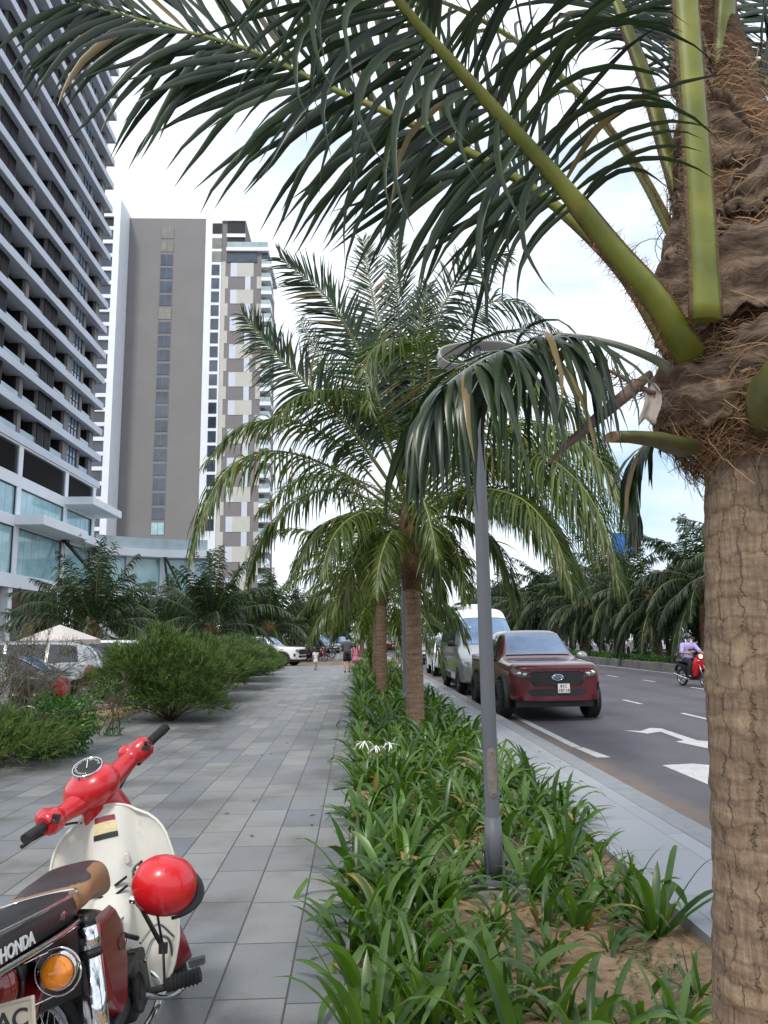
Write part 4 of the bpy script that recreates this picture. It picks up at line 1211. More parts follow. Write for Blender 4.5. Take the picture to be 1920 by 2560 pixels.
F2 = [  # trace, face ('f' shows its face, 'h' hangs), leaflet length, droop
    ([(1008, 1240), (930, 960, -.3), (830, 760, -.8), (700, 645, -1.3)], 'f', .78, .25),
    ([(1012, 1200), (970, 930), (935, 760), (908, 600, .2)], 'f', .72, .15),
    ([(1015, 1200), (1008, 900, .2), (992, 740, .3), (986, 590, .3)], 'f', .62, .15),
    ([(1020, 1200), (1055, 920), (1110, 760), (1190, 655), (1270, 640)], 'f', .75, .7),
    ([(1025, 1210), (1100, 920, .3), (1200, 770, .6), (1300, 760, .8), (1400, 830, 1)], 'f', .75, 1.0),
    ([(1003, 1250), (890, 1090, -.4), (770, 965, -.8), (690, 885, -1.0), (610, 790, -1.2)], 'f', .72, .8),
    ([(1003, 1290), (850, 1180, -.6), (700, 1128, -1.2), (590, 1155, -1.6), (520, 1250, -1.8), (478, 1380, -2)], 'h', .85, 2.2),
    ([(1030, 1220), (1070, 960, -.4), (1052, 862, -.8), (987, 848, -1.1), (934, 873, -1.3), (915, 930, -1.4), (922, 1020, -1.5)], 'h', .85, 1.6),
    ([(1030, 1270), (1150, 1090, -.5), (1280, 1075, -1), (1420, 1170, -1.4), (1510, 1330, -1.6), (1565, 1490, -1.7)], 'h', .85, 2.2),
    ([(1032, 1240), (1180, 1010, .3), (1330, 960, .6), (1450, 1050, .8), (1540, 1190, 1)], 'h', .8, 2.0),
    ([(1034, 1290), (1200, 1220, -.5), (1350, 1270, -.9), (1430, 1390, -1.1), (1475, 1500, -1.2)], 'h', .7, 2.0),
    ([(1040, 1270), (1150, 1235, -1), (1240, 1240, -1.6), (1330, 1290, -2), (1415, 1355, -2.3)], 'f', .45, .5),
    ([(1002, 1320), (900, 1285, -.3), (800, 1320, -.6), (735, 1420, -.8)], 'h', .7, 2.0),
    ([(1040, 1330), (1100, 1320, -.6), (1150, 1400, -1), (1165, 1500, -1.2)], 'h', .6, 2.2),
    ([(1002, 1340), (930, 1330, -.4), (880, 1420, -.8), (860, 1510, -.9)], 'h', .6, 2.2),
    ([(1025, 1280, -.2), (1035, 1215, -1.1), (1065, 1270, -1.9), (1095, 1390, -2.3)], 'h', .6, 2.2),
    ([(1026, 1220), (1120, 1010, .8), (1230, 870, 1.6), (1350, 800, 2.3)], 'f', .75, .6),
    ([(1010, 1220), (900, 1010, .8), (800, 890, 1.6), (750, 800, 2.2)], 'f', .7, .6),
    ([(1030, 1250), (1150, 1150, .9), (1280, 1180, 1.7), (1380, 1290, 2.2)], 'h', .75, 1.8),
    ([(1005, 1265), (880, 1195, .9), (760, 1195, 1.7), (650, 1280, 2.2)], 'h', .75, 1.8),
    ([(1020, 1200), (1032, 1000), (1045, 850, -.2), (1068, 715, -.4)], 'f', .65, .4),
    ([(1015, 1200), (975, 1000, .2), (930, 880, .5), (860, 790, .8)], 'f', .68, .6),
    ([(1035, 1260), (1180, 1130, -1), (1330, 1150, -2), (1440, 1260, -2.8), (1500, 1400, -3.2)], 'h', .75, 2.2),
    ([(1018, 1200, .4), (1010, 1040, 1.2), (990, 940, 2.0), (960, 890, 2.6)], 'f', .7, .8),
]
rg2 = np.random.default_rng(5)
nF = len(F2)
F2 += [
    ([(1038, 1320), (1130, 1240, -.6), (1250, 1230, -1.2), (1370, 1330, -1.6), (1430, 1470, -1.8)], 'h', .8, 2.2),
    ([(1038, 1330), (1120, 1290, -.5), (1210, 1330, -.8), (1270, 1430, -1), (1290, 1530, -1)], 'h', .7, 2.2),
    ([(1036, 1300), (1160, 1180, .6), (1300, 1160, 1.0), (1430, 1240, 1.3), (1520, 1370, 1.5)], 'h', .8, 2.0),
    ([(1036, 1310), (1180, 1250, .8), (1300, 1290, 1.4), (1380, 1400, 1.8)], 'h', .75, 2.0),
    ([(1002, 1310), (880, 1230, .5), (760, 1240, .9), (660, 1340, 1.2), (620, 1450, 1.3)], 'h', .75, 2.0),
    ([(1003, 1330), (920, 1280, -.8), (840, 1330, -1.4), (800, 1440, -1.7)], 'h', .7, 2.0),
    ([(1002, 1280), (860, 1120, -.3), (720, 1050, -.7), (600, 1070, -1.0), (520, 1150, -1.2)], 'h', .75, 1.6),
    ([(1015, 1340, -.1), (980, 1330, -.9), (950, 1400, -1.3), (940, 1490, -1.5)], 'h', .6, 2.2),
    ([(1035, 1340, -.1), (1065, 1320, -.8), (1095, 1390, -1.2), (1105, 1500, -1.3)], 'h', .6, 2.2),
    ([(1030, 1200), (1110, 1030, -.4), (1200, 940, -.9), (1310, 930, -1.4), (1390, 1000, -1.7)], 'h', .8, 1.8),
    ([(1012, 1210), (940, 1050, -.4), (850, 980, -.9), (750, 990, -1.4), (680, 1060, -1.7)], 'h', .78, 1.8),
    ([(1038, 1300, -.1), (1180, 1160, -1.2), (1330, 1130, -2.2), (1450, 1210, -3.0), (1520, 1340, -3.4), (1545, 1450, -3.6)], 'h', .95, 2.3),
    ([(1038, 1290, -.1), (1160, 1130, -.9), (1290, 1060, -1.7), (1420, 1080, -2.4), (1520, 1180, -2.9), (1580, 1320, -3.2)], 'h', .95, 2.3),
    ([(1038, 1310, -.1), (1170, 1230, -1.5), (1290, 1240, -2.6), (1380, 1330, -3.2), (1430, 1460, -3.5)], 'h', .85, 2.3),
    ([(1036, 1260, .1), (1140, 1060, .3), (1270, 980, .5), (1390, 990, .6), (1490, 1080, .7), (1540, 1180, .7)], 'h', .95, 2.2),
    ([(1036, 1280, .3), (1200, 1140, 1.5), (1340, 1110, 2.5), (1470, 1180, 3.3), (1560, 1320, 3.8)], 'h', .85, 2.2),
    ([(1036, 1290, .3), (1170, 1200, 1.8), (1300, 1200, 3.0), (1420, 1290, 3.8), (1490, 1420, 4.2)], 'h', .85, 2.2),
    ([(1034, 1240, .2), (1200, 1070, 1.0), (1360, 1060, 1.8), (1500, 1160, 2.4), (1580, 1290, 2.8)], 'h', .85, 2.2),
    ([(1020, 1210, .3), (1060, 1060, 1.0), (1120, 960, 1.8), (1200, 900, 2.4)], 'f', .75, .8),
]
for P, face, Lm, dr in F2:
    Q = px3(P, Y0)
    sd_ = inplane(Q) if face == 'f' else unit(np.cross(unit(np.array(Q[-1]) - np.array(Q[0])), (0, 0, 1)))
    if face == 'f': sd_ = unit(np.asarray(sd_) + np.array([0, rg2.normal(0, .25), 0]))
    b = MB()
    frond(b, b, Q, sd_, n=92 if face == 'f' else 78, Lmax=Lm * 1.08, w=.021 if face == 'f' else .019, s0=.2, droop=(dr, dr), wind=(.12, 0, 0), r0=.032, r1=.004, K=6, lift=.2, fwd=(22, 60), rng=rg2, v=True, sm=1, lm=0, ns=6, samples=30, ragged=.03)
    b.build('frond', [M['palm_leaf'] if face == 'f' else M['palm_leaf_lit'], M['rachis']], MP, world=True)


# ======== palms made from kinds, copied along the street
def palm_kind(seed, trunk_h, trunk_r, nfr, flen, Lm, w, n, el=(-25, 75), dr=2.0, leaf='palm_leaf', bark='trunk_mid', name='coconut_palm', K=5, up=1.0):
    rg = np.random.default_rng(seed)
    e = empty(name, (0, 0, 0))
    lean = rg.normal(0, .03, 2)
    b = MB(); trunk_mesh(b, [(0, 0, -.15), (lean[0] * .5, lean[1] * .5, trunk_h * .5), (lean[0], lean[1], trunk_h)], (trunk_r * 1.12, trunk_r, trunk_r * .95), 18, 16, seed=seed); b.build('trunk', M[bark], e)
    b = MB(); trunk_mesh(b, [(lean[0], lean[1], trunk_h - .25), (lean[0], lean[1], trunk_h + .1), (lean[0], lean[1], trunk_h + .8)], (trunk_r * 1.05, trunk_r * 1.7, trunk_r * .6), 5, 14, seed=seed + 1); b.build('fibre_crown', M['fibre'], e)
    for i in range(nfr):
        az = i * 2.399 + rg.normal(0, .2); q = (i + .5) / nfr
        elv = rad(el[0] + (el[1] - el[0]) * q + rg.normal(0, 7))
        L = flen * (1 + rg.normal(0, .1))
        h = np.array([math.cos(az), math.sin(az), 0])
        p = np.array([lean[0], lean[1], trunk_h + .1 + .5 * q]); d = h * math.cos(elv) + np.array([0, 0, math.sin(elv)])
        pts_ = [p]
        for k in range(6):
            pts_.append(pts_[-1] + d * L / 6); d = unit(d + G * (.1 + .3 * (1 - q)) * (.5 + k * .22) * up)
        b = MB()
        frond(b, b, pts_, np.cross(h, (0, 0, 1)), n=n, Lmax=Lm, w=w, s0=.18, droop=(dr, dr), wind=(.1, 0, 0), r0=.03, r1=.005, K=K, lift=.25, rng=rg, v=False, sm=1, ns=5, samples=18, ragged=.03)
        b.build('frond', [M[leaf], M['rachis']], e)
    return e


used = set()


def put(kind, px, py, Y, s, rz, label, cat='palm tree', group=None, z=-.06, sz=None):
    o = kind if kind.name not in used else copy_tree(kind)
    used.add(o.name)
    p = at(px, py, Y)
    o.location = (p.x, Y, z); o.rotation_euler = (0, 0, rz); o.scale = (s, s, sz or s)
    tag(o, label, cat, group)
    return o


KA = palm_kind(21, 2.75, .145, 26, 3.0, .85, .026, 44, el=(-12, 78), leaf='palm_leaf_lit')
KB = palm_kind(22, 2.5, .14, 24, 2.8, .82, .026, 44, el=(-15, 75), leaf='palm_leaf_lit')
KC = palm_kind(23, 1.7, .2, 40, 3.5, .9, .032, 44, el=(-25, 82), dr=2.0, leaf='palm_leaf_far')
gs_ = 'coconut palms in the street'
put(KA, 955, 1740, 20.5, 1.0, .3, 'slim coconut palm in the bed just behind the full one and its lamp post', group=gs_)
put(KB, 941, 1680, 29, 1.1, 1.9, 'third coconut palm along the bed, its trunk half hidden by the slim one', group=gs_)
put(KA, 905, 1660, 62, 1.15, 4.0, 'coconut palm beyond the side road above the far low planting', group=gs_)
put(KB, 930, 1640, 75, 1.1, 2.0, 'far coconut palm in the strip beyond the side road', group=gs_)
gl_ = 'palms round the parking lot'
for kind, px, py, Y, s, rz, lab in ((KC, 229, 1690, 32, 1.0, .4, 'dense dark palm rising behind the parked cars beside the pale parasol'),
                                   (KC, 525, 1680, 39, 1.05, 2.2, 'broad dark palm behind the middle of the casuarina hedge'),
                                   (KC, 420, 1660, 50, 1.0, 4.2, 'palm with low crown standing far behind the hedge, under the terrace wing'),
                                   (KC, 672, 1650, 56, 1.15, 1.2, 'shaggy palm above the white pickup at the end of the hedge'),
                                   (KB, 640, 1650, 78, 1.2, 5.0, 'tall thin palm behind the shaggy one over the white pickup'),
                                   (KC, 745, 1645, 66, 1.1, 3.3, 'palm with drooping fronds over the parked motorbikes'),
                                   (KA, 790, 1640, 82, 1.1, 0.6, 'far palm over the cars at the end of the walkway'),
                                   (KC, 820, 1640, 96, 1.25, 2.6, 'furthest palm closing the view above the walking family'),
                                   (KC, 110, 1690, 42, .8, 5.5, 'small palm in front of the shop letters'),
                                   (KC, 590, 1650, 100, 1.4, 5.2, 'far dark palm filling the gap under the apartment tower')):
    put(kind, px, py, Y, s, rz, lab, group=gl_)
# median palms: short and bushy, fronds hanging to the ground in a row
KD = palm_kind(31, 2.3, .22, 44, 2.8, .6, .026, 44, el=(-48, 72), dr=2.2, leaf='palm_leaf_far', name='date_palm', up=1.25)
KE = palm_kind(32, 2.0, .2, 42, 2.6, .56, .026, 44, el=(-50, 68), dr=2.2, leaf='palm_leaf_far', name='date_palm', up=1.3)
gm = 'date palms along the median'
labs = ['date palm behind the motorbike rider, partly hidden by the nearest palm trunk', 'second date palm to the left of the rider on the median', 'date palm midway between the rider and the red pickup', 'date palm over the right wing mirror of the red pickup',
        'date palm above the right side of the red pickup roof', 'date palm above the middle of the red pickup roof', 'date palm above the minibus roof, just right of the lamp post', 'date palm on the median just left of the rider', 'furthest date palm of the median row, directly behind the lamp post']
for i, (x, y, s, rz, k) in enumerate(((16.4, 29.5, 1.15, .5, KD), (16.0, 40.5, 1.15, 2.0, KE), (16.2, 47, 1.25, 4.0, KD), (16.1, 54, 1.25, 1.0, KE), (16.2, 62, 1.3, 3.0, KD), (16.2, 72, 1.35, 5.0, KE), (16.1, 84, 1.35, .2, KD), (16.2, 35, 1.15, 1.2, KD), (16.2, 98, 1.4, 1.2, KE))):
    o = k if k.name not in used else copy_tree(k)
    used.add(o.name); s *= 1.2; o.location = (x, y, .1); o.rotation_euler = (0, 0, rz); o.scale = (s, s, s)
    tag(o, labs[i], 'palm tree', gm)
# ------------------------------------------------------------------ bed plants, hedges, shrubs
M['lily'] = leafmat('lily_leaf', (.014, .05, .009), (.105, .2, .026), .36, .28, dead=(.3, .2, .06), deadpos=.96, hue_scale=4.0, spec=.6)
M['casuarina'] = leafmat('casuarina_needles', (.022, .052, .012), (.12, .19, .036), .6, .15, hue_scale=1.4)
M['casuarina_dry'] = leafmat('dry_casuarina', (.05, .045, .022), (.13, .12, .06), .7, .1, hue_scale=1.4)
M['broad'] = leafmat('shrub_leaf', (.02, .07, .012), (.08, .2, .03), .4, .25, hue_scale=3)
M['tree_leaf'] = leafmat('tree_leaf', (.008, .02, .009), (.038, .066, .02), .5, .2, hue_scale=.8)
M['twig'] = mat('bare_twig', (.09, .065, .05), .85, var=.35, scale=12)
M['flower_white'] = mat('white_petal', (.8, .82, .74), .6, var=.05)
M['stalk'] = mat('flower_stalk', (.09, .18, .035), .5)


def lily_leaves(b, rg, nleaf, Lr, wr, K=8, spread=1.0, upright=(38, 84)):
    az = np.arange(nleaf) * 2.399 + rg.normal(0, .35, nleaf)
    q = (np.arange(nleaf) + .5) / nleaf
    el = np.radians(upright[0] + (upright[1] - upright[0]) * q + rg.normal(0, 7, nleaf))
    L = rg.uniform(*Lr, nleaf) * (.75 + .35 * np.sin(q * PI))
    h = np.stack([np.cos(az), np.sin(az), 0 * az], 1)
    d = h * np.cos(el)[:, None] + np.array([0, 0, 1]) * np.sin(el)[:, None]
    S = np.stack([-np.sin(az), np.cos(az), 0 * az], 1)
    c0 = h * .025 + np.array([0, 0, -.04])
    pts = [c0]; dirs = [d]
    dr = rg.uniform(.7, 1.9, nleaf) * spread * (1.25 - .55 * q)
    tw = rg.normal(0, .07, nleaf)
    kink = (rg.random(nleaf) < .18)
    for k in range(1, K):
        f = k / (K - 1)
        g = dr * (.22 + 1.5 * f * f) / K * 1.55
        g = np.where(kink & (k == K - 3), g + 1.2, g)
        d = nrm(d + G * g[:, None] + S * tw[:, None])
        pts.append(pts[-1] + d * (L / (K - 1))[:, None]); dirs.append(d)
    C = np.stack(pts, 1); D = np.stack(dirs, 1)
    Sx = nrm(S[:, None, :] - D * (S[:, None, :] * D).sum(-1, keepdims=True))
    Nn = np.cross(Sx, D)
    f = np.linspace(0, 1, K)
    W = rg.uniform(*wr, nleaf)[:, None] * np.interp(f, [0, .15, .45, .75, .92, 1], [.62, .8, 1, .85, .42, .03])[None]
    fold = -Nn * (W * np.interp(f, [0, .4, 1], [.75, .32, .1])[None])[..., None]
    tint = np.clip(rg.normal(.5, .17, nleaf) + .2 * (q - .5), 0, .95)
    tint[rg.random(nleaf) < .035] = 1.25
    ribbons(b, C, Sx, W, fold, 0, tint)


lily_me = []
for i in range(7):
    rg = np.random.default_rng(100 + i)
    b = MB(); lily_leaves(b, rg, [13, 18, 10, 20, 15, 12, 17][i], [(.3, .6), (.42, .72), (.28, .5), (.4, .7), (.35, .65), (.5, .8), (.3, .68)][i], [(.018, .026), (.02, .032), (.016, .024), (.022, .033), (.018, .028), (.022, .03), (.02, .03)][i], 9)
    o = b.build('spider_lily', M['lily']); lily_me.append(o)
first = [True] * 7
nl = 0
GRP = 'strap leaved lilies in the planting bed'
POLE = Vector((.87, 5.2)); PALM2 = Vector((p2b.x, p2b.y))


def lily(x, y, s, rz, k, lab, z=None):
    global nl
    o = lily_me[k]
    if first[k]: first[k] = False
    else:
        o = o.copy(); COL.objects.link(o)
    o.location = (x, y, -.05 if z is None else z); o.rotation_euler = (random.uniform(-.08, .08), random.uniform(-.08, .08), rz); o.scale = (s, s, s * random.uniform(.9, 1.12))
    tag(o, lab, 'plant', GRP); nl += 1
    return o


near = [((905, 2505), 1.0, 0, 'large arching lily clump at the near left corner of the bed, leaves over the paving'),
        ((1278, 2540), .95, 1, 'lily clump with drooping leaves on bare soil, front centre of the bed'),
        ((1742, 2480), .72, 2, 'small compact lily beside the foot of the nearest palm trunk'),
        ((1640, 2330), .95, 3, 'lily with long leaves leaning over the pale kerb paving near the nearest palm'),
        ((1375, 2410), .68, 4, 'low lily on bare sand midway between lamp base and front edge'),
        ((1040, 2470), .72, 5, None), ((955, 2350), .95, 6, None), ((1105, 2330), .7, 0, None), ((1180, 2420), .6, 3, None),
        ((1320, 2240), 1.0, 1, 'tall lily directly right of the lamp post base'), ((1480, 2245), 1.0, 2, None), ((1560, 2290), .9, 0, None), ((1010, 2235), .95, 4, None), ((890, 2230), .95, 5, None),
        ((1690, 2590), .75, 6, None), ((1000, 2610), .9, 2, None), ((1480, 2650), .85, 4, None), ((1130, 2220), .8, 6, None), ((1400, 2180), .95, 3, None), ((920, 2650), .9, 3, None), ((1300, 2680), .8, 5, None), ((880, 2390), .85, 1, None), ((1060, 2400), .8, 1, None), ((980, 2420), .85, 3, None), ((1150, 2480), .7, 0, None), ((1220, 2440), .65, 4, None), ((1110, 2270), .8, 3, None), ((1040, 2300), .85, 0, None), ((960, 2290), .9, 1, None), ((1450, 2330), .75, 6, None), ((1530, 2380), .6, 2, None), ((1420, 2290), .85, 0, None), ((1180, 2600), .8, 6, None), ((1080, 2580), .85, 3, None), ((1600, 2600), .7, 0, None), ((1400, 2560), .7, 1, None), ((900, 2320), .9, 0, None), ((1260, 2260), .75, 2, None), ((1360, 2320), .75, 4, None), ((1240, 2330), .55, 6, None)]
mass = 'strap leaved green lily, one of the many crowding the planting bed'
for (px, py), s, k, lab in near:
    p = gp(px, py, -.05)
    lily(p.x, p.y, s, random.uniform(0, 6.28), k, lab or mass)
cand = []
y = 5.1
rr_ = random.Random(4)
while y < 23:
    st = .30 if y < 12 else .40
    x = .04 + rr_.uniform(0, st * .5)
    while x < 1.86:
        cand.append((x + rr_.uniform(-.1, .1), y + rr_.uniform(-.12, .12))); x += st
    y += st
for x, y in cand:
    if nl >= 296: break
    x = min(max(x, .03), 1.86)
    if (Vector((x, y)) - POLE).length < .2 or (Vector((x, y)) - PALM2).length < .22: continue
    if y < 6.2 and .45 < x < 1.2 and rr_.random() < .6: continue
    lily(x, y, rr_.uniform(.72, 1.0) * (1.0 if y < 12 else 1.12), rr_.uniform(0, 6.28), rr_.randrange(7), mass)
# the rest of the bed as one mass, and the planting beyond the side road
b = MB()
rg = np.random.default_rng(77)
pts_ = [(rg.uniform(0, 1.85), rg.uniform(22.6, 45)) for _ in range(260)] + [(rg.uniform(.2, 2.4), rg.uniform(58.5, 85)) for _ in range(160)]
for x, y in pts_:
    c = MB(); lily_leaves(c, rg, 12, (.5, .75), (.028, .04), 5)
    b.add(np.array(c.v) + np.array([x, y, -.05]), c.f, 0, True, c.t)
tag(b.build('lily_planting', M['lily']), 'dense strap leaved planting further along the bed, past the slim palms', 'planting', kind='stuff')
# the flowering one
fp_ = gp(948, 2040, -.05)
FL = empty('spider_lily', fp_, label='flowering lily with three spidery white blooms on a tall stalk left of the second palm', cat='plant', group=GRP)
b = MB(); lily_leaves(b, np.random.default_rng(8), 14, (.45, .65), (.02, .028), 9); b.build('leaves', M['lily'], FL)
ftop = Vector(at(943, 1885, fp_.y)) - fp_
b = MB(); b.tube([(0, 0, 0), (ftop.x * .3, 0, ftop.z * .5), tuple(ftop)], [.011, .009, .007], 7); b.build('flower_stalk', M['stalk'], FL)
for qx, qy in ((911, 1856), (974, 1860), (940, 1868)):
    c = Vector(at(qx, qy, fp_.y - .03)) - fp_
    b = MB(); b.tube([tuple(ftop), tuple(c)], [.007, .006], 6, m=1)
    b.ell(tuple(c), (.012, .012, .016), 8, 6); 
    na = 15; az = np.linspace(0, 2 * PI, na + 1)[:-1] + RNG.normal(0, .15, na)
    h = np.stack([np.cos(az), np.sin(az), 0 * az], 1); d = nrm(h + np.array([0, 0, .25]) + RNG.normal(0, .25, (na, 3))); P_ = [np.repeat(np.array(c)[None], na, 0)]
    Dd = [d]
    for k in range(5):
        d = nrm(d + G * .2 + RNG.normal(0, .12, (na, 3))); P_.append(P_[-1] + d * RNG.uniform(.016, .03, (na, 1))); Dd.append(d)
    D = np.stack(Dd, 1); S = nrm(np.cross(D, h[:, None] * .0 + np.array([.01, 0, 1.0])))
    ribbons(b, np.stack(P_, 1), S, np.repeat(np.array([.004, .006, .006, .005, .0035, .0012])[None], na, 0), None, 0)
    b.build('flower', [M['flower_white'], M['stalk']], FL)
# creeping weeds and dry litter on the sand
b = MB()
nw = 1500
cx = RNG.uniform(.1, 1.85, 70); cy = RNG.uniform(2.7, 6.5, 70); ci = RNG.integers(0, 70, nw)
p = np.stack([cx[ci] + RNG.normal(0, .07, nw), cy[ci] + RNG.normal(0, .07, nw), np.full(nw, -.05)], 1)
az = RNG.uniform(0, 6.28, nw); d = nrm(np.stack([np.cos(az), np.sin(az), RNG.uniform(.15, 1.0, nw)], 1))
Pp = [p]; Dd = [d]
for k in range(3):
    d = nrm(d + G * .35); Pp.append(Pp[-1] + d * RNG.uniform(.012, .03, (nw, 1))); Dd.append(d)
D = np.stack(Dd, 1); S = nrm(np.cross(D, np.array([0, 0, 1.0]) + 0 * D))
ribbons(b, np.stack(Pp, 1), S, np.repeat(np.array([[.002, .004, .003, .0005]]), nw, 0), None, 0, RNG.uniform(.1, .9, nw))
tag(b.build('weeds', M['lily']), 'fine creeping weeds on the sandy soil of the bed', 'weeds', kind='stuff')
b = MB()
nw = 260
p = np.stack([RNG.uniform(.05, 1.85, nw), RNG.uniform(2.6, 8, nw), RNG.uniform(-.045, -.03, nw)], 1); az = RNG.uniform(0, 6.28, nw)
d = np.stack([np.cos(az), np.sin(az), RNG.normal(0, .12, nw)], 1); l = RNG.uniform(.02, .09, (nw, 1))
C = np.stack([p, p + d * l, p + d * l * 2], 1); S = nrm(np.cross(d, (0, 0, 1)))[:, None, :].repeat(3, 1)
ribbons(b, C, S, np.repeat(np.array([[.004, .008, .001]]), nw, 0), None, 0, RNG.uniform(.2, .9, nw))
tag(b.build('leaf_litter', leafmat('litter_leaf', (.06, .035, .015), (.3, .19, .07), .8, .1)), 'dry brown leaf litter lying on the sandy soil', 'litter', kind='stuff')


# ---- needle bushes
def needles(b, rg, dims, nt, nn, nlen, w, dens=.55, droop=.25, up=.5, zmin=-9, m=0, lobes=None):
    u = rg.normal(0, 1, (nt, 3)); u = nrm(u); u[:, 2] = np.abs(u[:, 2]) * 1.0 - .25 * (rg.random(nt) < .4)
    r = dens + (1 - dens) * rg.random(nt) ** .6
    lob = 1 + .16 * np.sin(u[:, 0] * 5 + 1.3) * np.cos(u[:, 1] * 4) + .12 * np.sin(u[:, 2] * 9 + u[:, 0] * 6) + rg.normal(0, .05, nt)
    p = u * np.array(dims) * (r * lob)[:, None]
    d = nrm(u + np.array([0, 0, up]) + rg.normal(0, .3, (nt, 3)))
    tl = rg.uniform(.6, 1.5, nt) * nlen * 1.4
    t = rg.random((nt, nn))
    o = p[:, None, :] + d[:, None, :] * (tl[:, None] * t)[..., None]
    nd = nrm(d[:, None, :] + rg.normal(0, .42, (nt, nn, 3)))
    o = o.reshape(-1, 3); nd = nd.reshape(-1, 3); k = len(o)
    L = nlen * rg.uniform(.6, 1.3, (k, 1))
    d2 = nrm(nd + G * droop)
    C = np.stack([o, o + nd * L * .5, o + nd * L * .5 + d2 * L * .5], 1)
    D = np.stack([nd, nd, d2], 1)
    S = nrm(np.cross(D, np.array([.2, 1, .3]) + rg.normal(0, .4, (k, 1, 3))))
    W = np.repeat(np.array([[w, w * .9, w * .15]]), k, 0)
    tint = np.clip(np.repeat(rg.normal(.45, .17, nt), nn) + rg.normal(0, .1, k), 0, 1)
    ribbons(b, C, S, W, None, m, tint)
    return p, d, tl


def branches(b, pts, base, r0=.018, m=0):
    for p in pts:
        p = np.array(p); mid = (p * .5 + np.array(base) * .5) + np.array([0, 0, .06])
        b.tube([base, mid, p], [r0, r0 * .6, r0 * .2], 5, m=m)


def needle_bush(name, seed, dims, nt, nn, nlen, w, leaf, **kw):
    rg = np.random.default_rng(seed)
    e = empty(name)
    b = MB(); p, d, tl = needles(b, rg, dims, nt, nn, nlen, w, **kw)
    fo = b.build('foliage', M[leaf], e)
    b = MB(); branches(b, p[:70], (0, 0, -dims[2] * .55)); b.build('branches', M['twig'], e)
    return e


CA = needle_bush('casuarina_bush', 41, (1.25, 1.6, 1.0), 2600, 16, .15, .0055, 'casuarina', dens=.5)
CB_ = needle_bush('casuarina_bush', 42, (1.1, 1.8, .85), 2400, 16, .14, .0055, 'casuarina', dens=.5)
gh = 'casuarina bushes hedging the walkway'
usedb = set()
for kind, x, y, z, s, sz, rz, lab in ((CA, -4.15, 16.8, .66, 1.0, .95, .2, 'largest casuarina bush, feathery mound at the near end of the green hedge'),
                                 (CB_, -3.75, 15.9, .35, .62, .75, 1.2, 'low casuarina mound spilling onto the paving below the largest bush'),
                                 (CB_, -4.05, 20.8, .62, 1.0, .98, .1, 'second casuarina bush along the walkway hedge, behind the largest'),
                                 (CA, -4.2, 25.5, .6, .98, .86, 2.9, 'third casuarina bush in the middle of the hedge'),
                                 (CB_, -4.2, 30.5, .58, 1.05, .95, 3.3, 'fourth casuarina bush along the hedge'),
                                 (CA, -4.85, 35.0, .5, 1.0, .76, .5, 'casuarina bush before the last, near the white pickup'),
                                 (CB_, -5.3, 40.0, .45, 1.0, .66, .3, 'last casuarina bush of the hedge, touching the white pickup in view')):
    o = kind if kind.name not in usedb else copy_tree(kind)
    usedb.add(o.name); o.location = (x, y, z); o.scale = (s, s, sz); o.rotation_euler = (0, 0, rz); tag(o, lab, 'bush', gh)
e = needle_bush('casuarina_bush', 43, (1.1, .8, .42), 1500, 14, .13, .004, 'casuarina', dens=.4)
e.location = (-5.05, 10.75, .2); tag(e, 'low sprawling casuarina at the left frame edge beside the paving', 'bush', gh)
# half bare casuarina above it
BT = empty('bare_shrub', (-5.35, 11.4, -.05), label='half bare twiggy shrub in front of the parked cars at the left edge', cat='shrub')
b = MB(); rg = np.random.default_rng(9); tips = []


def grow(b, p, d, L, r, lev, rg, tips):
    n = 5; q = [np.array(p)]; dd = np.array(d)
    for k in range(n):
        dd = unit(dd + rg.normal(0, .16, 3) + np.array([0, 0, .03])); q.append(q[-1] + dd * L / n)
    b.tube(q, list(np.linspace(r, r * .5, n + 1)), 4 if lev else 6)
    if lev == 0: tips.append((q[-1], dd)); tips.append((q[3], dd)); return
    for _ in range(3 if lev > 1 else 4):
        i = rg.integers(2, n + 1); grow(b, q[i], unit(dd + rg.normal(0, .55, 3)), L * .62, r * .5, lev - 1, rg, tips)


for k in range(20):
    a = k * 2.4; grow(b, (rg.normal(0, .45), rg.normal(0, .4), 0), unit(np.array([math.cos(a) * .55, math.sin(a) * .55, 1])), 1.15, .014, 2, rg, tips)
b.build('branches', M['twig'], BT)
b = MB(); nt_ = len(tips); P_ = np.array([t[0] for t in tips]); Dv = np.array([t[1] for t in tips])
sel = np.where(P_[:, 2] > .75)[0]
nn = 9
o_ = np.repeat(P_[sel], nn, 0) + rg.normal(0, .03, (len(sel) * nn, 3)); nd = nrm(np.repeat(Dv[sel], nn, 0) + rg.normal(0, .5, (len(sel) * nn, 3)))
k = len(o_); C = np.stack([o_, o_ + nd * .07, o_ + nd * .13 + np.array([0, 0, -.01])], 1); S = nrm(np.cross(np.stack([nd] * 3, 1), np.array([.1, 1, .3]) + 0 * C))
ribbons(b, C, S, np.repeat(np.array([[.003, .003, .001]]), k, 0), None, 0, rg.random(k))
b.build('foliage', M['casuarina_dry'], BT)


